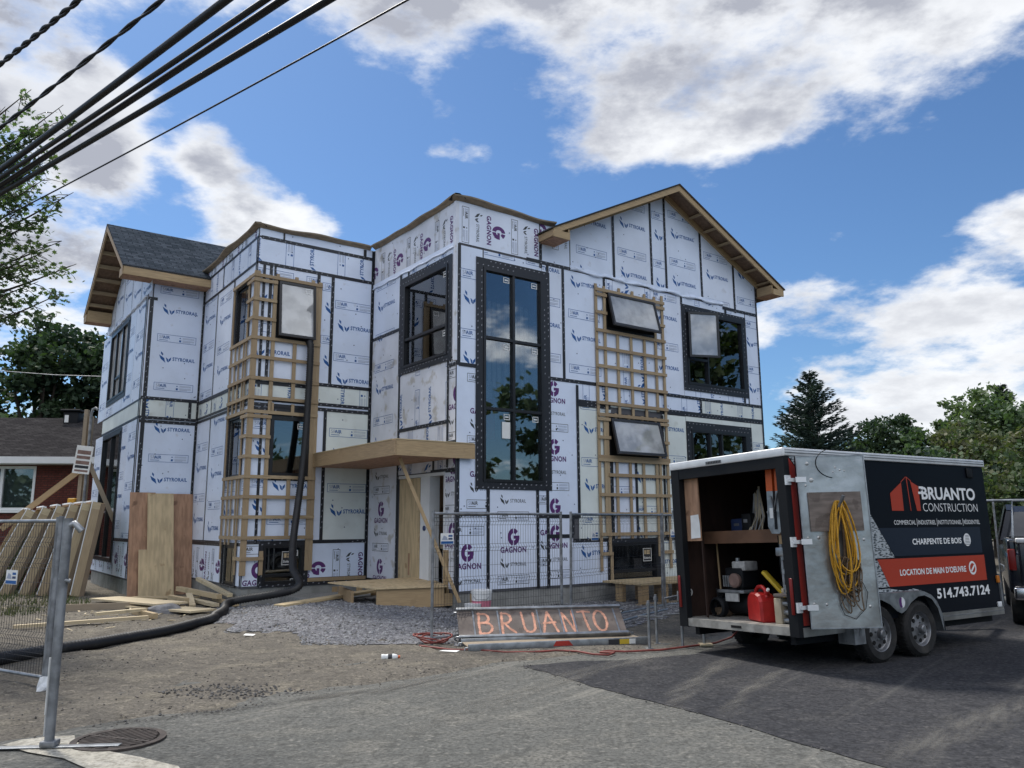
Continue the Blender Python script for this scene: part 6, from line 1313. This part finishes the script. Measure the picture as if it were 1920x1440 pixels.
for z0, z1, m in ((.14, .24, 'stone_red'), (.02, .10, 'stone_red'), (-.12, -.03, 'stone_red'), (-.22, -.15, 'sticker_dark'), (-.31, -.26, 'stone_red')): b.box(-.16, -.009, z0, .16, -.006, z1, m, M_)
b.build('notice_board', ms)
board('timber_prop', 'sloping timber brace propping the wooden service mast', (-12.9, 20.3, 1.55), (-11.2, 20.5, 3.0), .05, .14, 'wood_x', 'brace', roll=0)
board('timber_prop', 'short second brace on the right of the wooden service mast', (-11.0, 20.55, 3.3), (-10.3, 20.9, 1.6), .05, .11, 'plank_old', 'brace')
# bucket, pallet, manhole, bottle, rocks, red hose
bu = thing('plaster_bucket', 'white plastic bucket with a pink band standing by the foundation', 'bucket', (-.57, 14.80, .05))
b = MB(); b.lathe([(.0, 0), (.15, 0), (.165, .10)], 'bucket_white', 24); b.lathe([(.165, .10), (.178, .22)], 'pink_band', 24); b.lathe([(.178, .22), (.185, .34), (.195, .345), (.195, .40), (.17, .41), (.0, .40)], 'bucket_white', 24); b.build('pail', bu)
b = MB(); b.tube([(-.195, 0, .36), (-.1, -.19, .25), (.1, -.19, .25), (.195, 0, .36)], .006, 'galv', 5); b.build('handle', bu)
b = MB(); b.lathe([(.0, 0), (.13, 0), (.15, .15), (.155, .18), (.0, .18)], 'bucket_white', 20); o = b.build('plaster_bucket'); o.location = (-.72, 14.62, .05); tag(o, 'low white tub half hidden in front of the banded bucket', 'bucket')
pl = thing('wooden_pallet', 'wooden pallet standing on blocks under the front basement window', 'pallet', HM @ V((3.55, -.75, .06)), HROT)
b = MB()
for k in range(4): b.box(-.05, -.55+k*.30, .36, 3.0, -.55+k*.30+.22, .40, 'plank')
b.build('deck_slats', pl)
for k in range(6):
    b = MB(); b.box(.0+k*.56, -.53, .0, .0+k*.56+.17, -.40, .358, 'wood_z'); b.build('block', pl); b = MB(); b.box(.05+k*.56, .1, .0, .0+k*.56+.15, .3, .358, 'wood_z'); b.build('block', pl)
b = MB(); b.box(-.04, -.5, -.03, 2.98, -.36, .0, 'plank_old'); b.build('bottom_slat', pl)
mh = thing('drain_grate', 'rusty round drain grate set into the street edge', 'drain grate', (-3.05, 6.50, .006))
R = .29; b = MB(); b.lathe([(R+.05, 0), (R+.05, .016), (R, .018), (R, .004)], 'rust', 40); b.build('ring', mh)
b = MB(); b.lathe([(R, .003), (0, .003)], 'dark_hole', 32); b.build('pit', mh)
b = MB(); cc, ss = cos(rad(38)), sin(rad(38))
for sgn in (-1, 1):
    for k in range(-7, 8):
        # bars of two fields meeting at the centre line, like a herring bone
        a0 = rad(38+sgn*12); dx, dy = cos(a0), sin(a0); ox, oy = -dy*k*.045, dx*k*.045
        pts = []
        for i in range(41):
            t = -R+i*2*R/40; x, y = ox+dx*t, oy+dy*t
            if x*x+y*y < (R-.01)**2 and sgn*(-x*sin(rad(-20))+y*cos(rad(-20))) > .01: pts.append((x, y))
        if len(pts) > 3: b.beam((*pts[0], .012), (*pts[-1], .012), .024, .014, 'rust')
b.beam((-R*.94, R*.33, .0125), (R*.94, -R*.33, .0125), .03, .016, 'rust'); b.build('bars', mh)
bt = thing('plastic_bottle', 'small clear plastic bottle with an orange cap lying on the dirt', 'bottle', (-1.50, 10.04, .05), rot=(0, rad(90), rad(8)))
b = MB(); b.lathe([(.0, -.10), (.035, -.10), (.038, -.08), (.033, -.05), (.038, -.02), (.038, .05), (.03, .085), (.014, .10)], 'paper', 18); b.lathe([(.0386, -.02), (.0386, .03)], 'sticker_dark', 18); b.build('bottle_body', bt)
b = MB(); b.lathe([(.018, .10), (.018, .125), (.0, .127)], 'orange_paint', 12); b.build('cap', bt)
def rock(name, lab, x, y, z, sx, sy, sz, m, seed, cat='rock', rz=0):
    bm = bmesh.new(); bmesh.ops.create_icosphere(bm, subdivisions=3, radius=1)
    for v in bm.verts:
        n = mnoise.fractal(v.co*1.3+V((seed, 0, 0)), 1, 2, 4); v.co *= 1+.35*n; v.co.x *= sx; v.co.y *= sy; v.co.z *= sz
    b = MB(); bm.verts.index_update(); b.grid([v.co.copy() for v in bm.verts], [tuple(v.index for v in f.verts) for f in bm.faces], m); bm.free()
    o = b.build(name); o.location = (x, y, z); o.rotation_euler = (0, 0, rz); return tag(o, lab, cat)
rock('rock', 'grey rounded mound of concrete rubble by the chunky offcut', -6.45, 15.2, .02, .36, .24, .17, 'rock', 3)
rock('flat_stone', 'flat reddish stone slab lying beside the bend of the black hose', -4.42, 13.05, .07, .19, .10, .045, 'stone_red', 8, 'stone', .4)
rock('rock', 'small pale stone at the edge of the crushed stone', -4.15, 13.5, .12, .09, .07, .06, 'rock', 12)
b = MB(); b.tube([(-1.25, 11.0, .04), (-.8, 10.72, .03), (-.43, 10.68, .03), (-.1, 10.5, .03), (.25, 10.5, .03), (.55, 10.62, .03), (.81, 10.55, .03), (1.0, 10.30, .03), (1.18, 10.25, .03), (1.28, 10.42, .03), (1.10, 10.46, .03), (1.2, 10.56, .03), (1.41, 10.50, .03), (1.9, 10.62, .03), (2.39, 10.95, .03), (2.75, 11.2, .03), (2.95, 11.1, .12), (3.02, 10.75, .34), (3.05, 10.4, .50), (3.12, 10.15, .51)], .013, 'red_hose', 7); tag(b.build('air_hose'), 'thin red air hose snaking along the platforms up into the trailer', 'hose')
b = MB(); rg = random.Random(9)
for k in range(3): b.tube([(-1.15+.22*cos(a*.5+k)+.05*k, 11.25+.16*sin(a*.5+k), .05+.10*abs(sin(a*.25+k))) for a in range(13)], .012, 'red_hose', 6)
tag(b.build('air_hose'), 'loose red hose loops beside the left end of the platforms', 'hose')
b = MB(); b.grid([(-.95, 10.53, .045), (-.72, 10.47, .04), (-.68, 10.54, .05), (-.9, 10.60, .045)], [(0, 1, 2, 3)], 'paper'); tag(b.build('litter_scrap'), 'pale flat scrap on the ground left of the flat platform', 'scrap')
b = MB(); b.grid([(-3.92, 11.95, .06), (-3.76, 11.92, .055), (-3.75, 11.98, .07), (-3.90, 12.0, .075)], [(0, 1, 2, 3)], 'paper'); tag(b.build('litter_scrap'), 'white scrap at the near edge of the crushed stone', 'scrap')
# dark plastic foundation liner strip
# ------------------------------------------------------------------ neighbour's house, left
nb = thing('brick_house', 'low red brick bungalow with a dark shingle roof beyond the left wing', 'house', (-14.2, 27.0, 0), rad(6))
b = MB(); w0, w1 = -14.0, -.0
b.box(-12.0, .0, 0, -4.05, .22, 3.72, 'brick') ; b.box(-4.05, 0, 0, -1.86, .22, 2.13, 'brick'); b.box(-4.05, 0, 3.60, -1.86, .22, 3.72, 'brick'); b.box(-1.86, 0, 0, 2.2, .22, 3.72, 'brick'); b.box(1.98, .23, 0, 2.2, 8, 3.72, 'brick'); b.build('wall', nb)
b = MB(); ze, zr = 3.86, 5.75; x0, x1, y0, y1 = -12.6, 2.75, -.55, 8.6; ym = 4.0
A_ = [V((x0, y0, ze)), V((x1, y0, ze)), V((x1-4.4, ym, zr)), V((x0+4.4, ym, zr))]; b.face(A_, 'shingle_old'); b.face([V((x1, y0, ze)), V((x1, y1, ze)), V((x1-4.4, ym, zr))], 'shingle_old'); b.face([V((x1, y1, ze)), V((x0, y1, ze)), V((x0+4.4, ym, zr)), V((x1-4.4, ym, zr))], 'shingle_old'); b.face([V((x0, y1, ze)), V((x0, y0, ze)), V((x0+4.4, ym, zr))], 'shingle_old')
rf = b.build('roof', nb)
b = MB(); b.bevbox(-2.62, 3.3, 5.3, -2.08, 3.8, 5.92, 'black_matte', .03); b.bevbox(-2.72, 3.2, 5.92, -1.98, 3.9, 6.0, 'black_matte', .03); b.box(-2.56, 3.28, 5.5, -2.42, 3.3, 5.78, 'paper'); b.build('roof_vent', rf)
b = MB(); b.box(x0, y0-.02, 3.66, x1, y0+.02, 3.88, 'white_trim'); b.box(x0, y0+.021, 3.64, x1, .0, 3.66, 'white_trim'); b.box(x1-.02, y0+.03, 3.66, x1+.02, y1, 3.88, 'white_trim'); b.build('fascia', nb)
b = MB()
for r_ in ((-4.05, -.03, 2.13, -1.86, .05, 2.22), (-4.05, -.03, 3.51, -1.86, .05, 3.60), (-4.05, -.03, 2.22, -3.97, .05, 3.51), (-1.94, -.03, 2.22, -1.86, .05, 3.51), (-2.98, -.03, 2.22, -2.88, .05, 3.51), (-4.15, -.08, 2.05, -1.76, .0, 2.125)): b.box(*r_, 'vinyl')
wn = b.build('window', nb); b = MB(); b.box(-3.97, .03, 2.22, -1.94, .04, 3.51, 'glass'); b.box(-3.97, .18, 2.2, -1.94, .2, 3.51, 'curtain'); b.build('glass_pane', wn)
# ------------------------------------------------------------------ trees
def leafquad(b, p, s, m, rg, flat=.0):
    n = V((rg.gauss(0, 1), rg.gauss(0, 1), rg.gauss(0, 1)+flat)).normalized(); u = n.orthogonal().normalized(); u = Matrix.Rotation(rg.uniform(0, 6.28), 3, n) @ u; v = n.cross(u)
    a = s*rg.uniform(.7, 1.25); c = a*rg.uniform(.5, .8)
    b.v.extend(tuple(q) for q in (p-u*a, p+v*c-u*a*.1, p+u*a, p-v*c+u*a*.15)); k = len(b.v); b.f.append((k-4, k-3, k-2, k-1)); b.m.append(m); b.sm.append(False)
def blobtree(name, label, base, blobs, m, ls, n, seed, trunk=.3, group=None, cat='tree', m2=None, top=None):
    """blobs: (dx, dy, z, rx, rz) leaf masses each made of many small clumps"""
    rg = random.Random(seed); t = thing(name, label, cat, base, group=group)
    b = MB(); zt = max(z for _, _, z, _, _ in blobs)*.75
    b.tube([(0, 0, -.2), (.05, 0, zt*.4), (-.05, .05, zt*.75), (0, 0, zt)], [trunk, trunk*.75, trunk*.5, trunk*.2], 'bark', 8)
    for dx, dy, z, rx, rz in blobs: b.tube([(0, 0, zt*.35), (dx*.5, dy*.5, (z+zt*.4)/2), (dx, dy, z)], [trunk*.4, trunk*.25, trunk*.08], 'bark', 6)
    b.build('trunk', t); b = MB(); vol = sum(rx*rx*rz for *_, rx, rz in blobs)
    for dx, dy, z, rx, rz in blobs:
        nc = max(6, int(n*(rx*rx*rz)/vol/34))
        for c in range(nc):
            while True:
                q = V((rg.uniform(-1, 1), rg.uniform(-1, 1), rg.uniform(-1, 1)))
                if .25 < q.length < 1: break
            q = q.normalized()*(q.length**.45); cpos = V((dx+q.x*rx, dy+q.y*rx, z+q.z*rz)); cr = ls*rg.uniform(1.8, 3.6); mm = m2 if m2 and rg.random() < .22 else m
            for k in range(34): leafquad(b, cpos+V((rg.gauss(0, cr*.55), rg.gauss(0, cr*.55), rg.gauss(0, cr*.4))), ls, mm, rg, .8)
    b.build('crown', t); return t
def spread(seed, n, R, z0, z1, rr):
    rg = random.Random(seed); out = []
    for k in range(n):
        z = z0+(z1-z0)*(k+.5)/n; f = sin(pi*min(1, .18+.82*(1-(z-z0)/(z1-z0)))) ; a = rg.uniform(0, 6.28); d = R*f*rg.uniform(.3, .95); out.append((d*cos(a), d*sin(a), z, rr*rg.uniform(.7, 1.2), rr*rg.uniform(.55, .9)))
    return out
BG = 'trees beyond the left house'
blobtree('broadleaf_tree', 'tallest dark broadleaf tree right behind the brick bungalow', (-25.2, 42, 0), spread(1, 16, 3.2, 4.2, 11.6, 1.7)+[(0, 0, 12.0, .9, .8), (-.7, 0, 11.2, 1.1, .9)], 'leaf_dark', .17, 13000, 21, .4, BG)
blobtree('broadleaf_tree', 'dark broadleaf tree half hidden behind the left gable', (-21.9, 43, 0), spread(2, 13, 2.6, 4.0, 11.0, 1.6)+[(.2, 0, 11.3, .9, .8)], 'leaf_dark', .17, 10000, 22, .35, BG)
blobtree('broadleaf_tree', 'dark broadleaf tree at the left edge behind the bungalow roof', (-29.4, 41, 0), spread(3, 13, 2.8, 3.5, 9.9, 1.6), 'leaf_dark', .17, 9000, 23, .35, BG)
blobtree('broadleaf_tree', 'lower lighter green tree under the dark ones behind the bungalow', (-26.5, 37.5, 0), spread(4, 9, 2.6, 2.6, 6.6, 1.4), 'leaf_mid', .15, 6000, 24, .25, BG)
blobtree('broadleaf_tree', 'low green tree between the bungalow roof and the left wing', (-20.6, 38.5, 0), spread(5, 8, 2.2, 2.4, 6.0, 1.3), 'leaf_dark', .15, 5000, 25, .25, BG)
def spruce(name, label, base, h, r, seed, group=None, n=1.0, s=.09):
    rg = random.Random(seed); t = thing(name, label, 'spruce', base, group=group); b = MB(); b.tube([(0, 0, 0), (0, 0, h*.97)], [.16, .015], 'bark', 7); b.build('trunk', t); b = MB(); z = h*.10
    while z < h*.985:
        f = 1-z/h; L0 = r*(f**.85)*1.02+.08; nb_ = max(5, int(9*f+5))
        for k in range(nb_):
            a = rg.uniform(0, 6.28); L = L0*rg.uniform(.72, 1.18); up = .12+.75*(1-f); m = max(4, int(L/.10*n))
            for i in range(m):
                q = (i+.6)/m; d = L*q; zz = z+d*(up*.55-.35*q*(f)+.18*q*q); hw = .34*L*(1-q)*.6+.07
                for j in range(6):
                    p = V((d*cos(a), d*sin(a), zz))+V((-sin(a), cos(a), 0))*rg.uniform(-hw, hw)+V((0, 0, rg.uniform(-.10, .03)))
                    dr = V((cos(a), sin(a), rg.uniform(-.1, .5)))+V((-sin(a), cos(a), 0))*rg.uniform(-.9, .9); dr.normalize(); sd_ = dr.orthogonal(); sd_ = Matrix.Rotation(rg.uniform(0, 6.28), 3, dr) @ sd_
                    l = s*rg.uniform(1.2, 2.4); b.face([p-sd_*s*.25, p+dr*l, p+sd_*s*.25, p-dr*l*.35], 'needle')
        z += .13+.08*f
    for i in range(14): p = V((0, 0, h*(.95+.05*i/14))); b.face([p, p+V((rg.uniform(-.06, .06), rg.uniform(-.06, .06), .12)), p+V((.03, 0, 0))], 'needle')
    b.build('crown', t); return t
spruce('spruce_tree', 'tall dark spruce with a pointed top rising above the black trailer', (14.5, 38, 0), 8.9, 3.7, 31, 'spruces behind the trailer')
spruce('spruce_tree', 'small dark spruce peeking out left of the tall one', (12.7, 40, 0), 5.5, 1.7, 32, 'spruces behind the trailer')
spruce('spruce_tree', 'dark spruce standing among the broadleaf trees at the right edge', (31.3, 50, 0), 10.3, 3.0, 33, 'spruces behind the trailer', s=.11)
RG = 'broadleaf trees behind the trailer'
blobtree('broadleaf_tree', 'dark rounded pine shaped tree left of the big green mass', (22.4, 47, 0), [(0, 0, 6.6, 1.9, 1.0), (-1.4, 0, 6.2, 1.0, .7), (1.4, 0, 6.3, 1.2, .8), (.3, 0, 7.4, 1.0, .5), (-.6, 0, 5.0, 1.8, 1.2), (1.2, 0, 4.4, 1.8, 1.4)], 'leaf_dark', .14, 8000, 41, .3, RG)
blobtree('broadleaf_tree', 'big mid green tree filling the skyline above the trailer front', (25.6, 42, 0), spread(6, 15, 3.2, 2.6, 7.6, 1.6)+[(-1.8, 0, 7.3, 1.0, .8), (0, 0, 7.9, 1.0, .8)], 'leaf_mid', .14, 13000, 42, .3, RG)
blobtree('broadleaf_tree', 'green bush like tree with reddish leaves in front of the big one', (21.6, 36, 0), spread(7, 12, 2.8, 1.6, 5.2, 1.4), 'leaf_autumn', .12, 9000, 43, .2, RG)
blobtree('broadleaf_tree', 'small green tree top just left of the dark rounded one', (20.6, 48, 0), spread(8, 7, 1.4, 3.0, 5.9, 1.1), 'leaf_mid', .14, 4000, 44, .2, RG)
blobtree('broadleaf_tree', 'reddish tinged bush above the fence behind the pickup', (19.6, 28.5, 0), spread(9, 13, 2.6, .8, 4.4, 1.2), 'leaf_autumn', .11, 10000, 45, .2, RG, m2='leaf_dark')
blobtree('broadleaf_tree', 'dark green bush behind the front end of the trailer', (15.6, 30, 0), spread(10, 11, 2.4, .6, 3.9, 1.2), 'leaf_mid', .11, 8000, 46, .2, RG, m2='leaf_dark')
blobtree('broadleaf_tree', 'tall green tree at the far right edge of the picture', (29.5, 40, 0), spread(12, 13, 3.0, 2.0, 7.4, 1.6), 'leaf_mid', .14, 10000, 47, .3, RG, m2='leaf_dark')
# trees across the street behind the photographer (seen mirrored in the panes)
for i, (x, y, h) in enumerate(((27, -8, 7.0), (31, -1, 7.6), (34, 9.5, 13.5), (31, 16, 15.0), (-30, -2, 9.5))):
    blobtree('broadleaf_tree', ['low green tree out beyond the right edge of the street', 'round green tree out to the right, mirrored in the tall window', 'tall green tree out to the right, mirrored in the upper right window', 'tallest tree out to the right of the house, outside the picture', 'green tree out beyond the left edge, outside the picture'][i], (x, y, 0), spread(50+i, 14, 4.2, 1.5, h, 2.2), 'leaf_mid', .30, 5000, 60+i, .35, 'trees across the street')
# maple at the left edge: limbs carrying twigs with lobed leaves
mp_ = thing('maple_tree', 'big maple leaning in from the left edge with lacy overhanging twigs', 'maple', (-12.6, 14.0, 0))
rg = random.Random(77); bt_ = MB(); lf = MB(); B0_ = V((-12.6, 14.0, 0))
bt_.tube([V((0, 0, -.2)), V((.1, 0, 2.2)), V((.3, .1, 4.4)), V((.2, 0, 7.0)), V((.5, .1, 9.2))], [.30, .26, .21, .14, .05], 'bark', 10)
LOBE = [(0, -.5), (.16, -.22), (.5, -.3), (.34, .02), (.42, .34), (.16, .26), (0, .62), (-.16, .26), (-.42, .34), (-.34, .02), (-.5, -.3), (-.16, -.22)]
def mleaf(p, s):
    n = V((rg.gauss(0, .7), rg.gauss(0, .7), rg.choice([-1, 1])*1.0)).normalized(); u = n.orthogonal().normalized(); u = Matrix.Rotation(rg.uniform(0, 6.28), 3, n) @ u; v = n.cross(u)
    lf.face([p+u*x*s+v*y*s for x, y in LOBE], 'leaf_maple')
TG = [(-8.55, 13.0, 9.3), (-7.83, 13.0, 8.75), (-8.64, 13.0, 8.46), (-8.04, 13.0, 8.05), (-8.75, 13.2, 7.66), (-7.62, 13.0, 7.35), (-7.9, 13.0, 6.97), (-8.33, 13.0, 7.3), (-8.63, 13.1, 6.65), (-7.45, 13.0, 6.05), (-7.62, 13.0, 5.55), (-8.23, 13.0, 6.1), (-8.53, 13.0, 5.63), (-7.95, 13.0, 6.3), (-8.4, 13.0, 5.2), (-8.98, 13.0, 8.97), (-9.3, 13.0, 7.96), (-9.3, 13.2, 6.1), (-9.1, 13.0, 5.4), (-8.2, 13.0, 7.9)]
TG += [(-7.95, 13.0, 9.0), (-8.3, 13.1, 8.7), (-8.1, 13.2, 8.3), (-8.9, 13.1, 8.2), (-8.2, 13.1, 7.65), (-8.5, 13.0, 6.95), (-7.8, 13.1, 6.5), (-8.2, 13.2, 5.8), (-8.9, 13.0, 5.9), (-8.95, 13.1, 7.2)]
TG += [(rg.uniform(-13.8, -9.4), rg.uniform(11.6, 15.5), rg.uniform(5.2, 9.8)) for k in range(30)]
for tx, ty, tz in TG:
    e_ = V((tx, ty, tz))-B0_; s0 = V((.25, .05, min(8.6, max(3.0, 3.2+(tz-5)*.75+rg.uniform(-.4, .4))))); mid = s0.lerp(e_, .55)+V((0, 0, rg.uniform(.1, .5)))
    path = [s0, s0.lerp(mid, .5)+V((0, 0, .15)), mid, mid.lerp(e_, .6)+V((0, 0, -.02)), e_]; bt_.tube(path, [.06, .045, .03, .015, .005], 'bark', 6)
    for k in range(18):
        f = rg.uniform(.5, 1.0); f = min(f, .999); a = path[2].lerp(path[4], (f-.5)*2); L = rg.uniform(.18, .55)*(1.2-.4*f); d = V((rg.gauss(0, 1), rg.gauss(0, 1), rg.gauss(-.25, .6))).normalized(); c = a+d*L+V((0, 0, -.08*L)); bt_.tube([a, a.lerp(c, .5)+V((0, 0, .03)), c], [.009, .006, .003], 'bark', 4, cap=False)
        for q in range(rg.randint(10, 15)): mleaf(a.lerp(c, rg.uniform(.35, 1.05))+V((rg.gauss(0, .06), rg.gauss(0, .06), rg.gauss(-.03, .05))), rg.uniform(.06, .105))
bt_.build('trunk', mp_); lf.build('crown', mp_)
# ------------------------------------------------------------------ overhead cables between the street poles
def cable(name, label, a, bb, r, twist=0, group='overhead cables', sag=.25, ext=(1.6, 2.4)):
    a, bb = V(a), V(bb); d = bb-a; A_, B_ = a-d*ext[0], bb+d*ext[1]; n = 140; b = MB()
    def pt(t): p = A_.lerp(B_, t); p.z += sag*((2*t-1)**2)-sag*.25; return p
    if twist:
        for s_ in (0, 1): b.tube([pt(i/n)+V((0, cos(i*.9+s_*pi), sin(i*.9+s_*pi)))*twist for i in range(n+1)], r, 'wire', 6)
    else: b.tube([pt(i/n) for i in range(0, n+1, 4)], r, 'wire', 8)
    return tag(b.build(name), label, 'cable', group)
cable('overhead_cable', 'twisted pair cable at the extreme upper left corner', (-6.2, 8.8, 7.2), (-4.64, 7.62, 7.2), .018, .020)
cable('overhead_cable', 'twisted pair cable second from the upper left corner', (-7.21, 10.38, 7.2), (-3.81, 7.67, 7.2), .016, .018)
cable('overhead_cable', 'thickest single cable, third from the upper left corner', (-7.19, 10.45, 6.6), (-2.90, 6.93, 6.6), .040)
cable('overhead_cable', 'thick cable just below the thickest one', (-7.21, 10.49, 6.5), (-2.50, 6.80, 6.5), .030)
cable('overhead_cable', 'thick cable pressed against the one above it', (-7.38, 10.76, 6.5), (-2.24, 6.72, 6.5), .036)
cable('overhead_cable', 'lowest of the thick bundled cables', (-7.4, 10.81, 6.4), (-1.80, 6.60, 6.4), .034)
cable('overhead_cable', 'thin lone cable sagging lowest across the left sky', (-8.86, 13.02, 6.9), (-1.17, 7.27, 6.9), .011, sag=.35, ext=(1.0, 1.4))
for k, (z0, z1, lab) in enumerate(((8.9, 7.7, 'thin upper service wire crossing in front of the left trees'), (4.9, 5.6, 'pale lower service wire running behind the bungalow roof vent'))):
    b = MB(); b.tube([(-34, 36, z0+.6), (-27, 35, z0-.1), (-20, 34, (z0+z1)/2-.2), (-14, 33, z1)], .018, 'galv_dull', 5); tag(b.build('service_wire'), lab, 'wire')
for k, (x, y) in enumerate(((-23.5, 22.6), (12.5, -5.2))):
    t = thing('utility_pole', ['wooden utility pole beyond the left edge carrying the overhead cables', 'wooden utility pole behind the viewer carrying the overhead cables'][k], 'pole', (x, y, 0)); b = MB(); b.tube([(0, 0, -.3), (0, 0, 9.5)], [.16, .11], 'bark', 10); b.build('post', t)
    b = MB(); b.box(-.06, -1.1, 7.55, .06, 1.1, 7.67, 'bark'); b.build('crossarm', t)
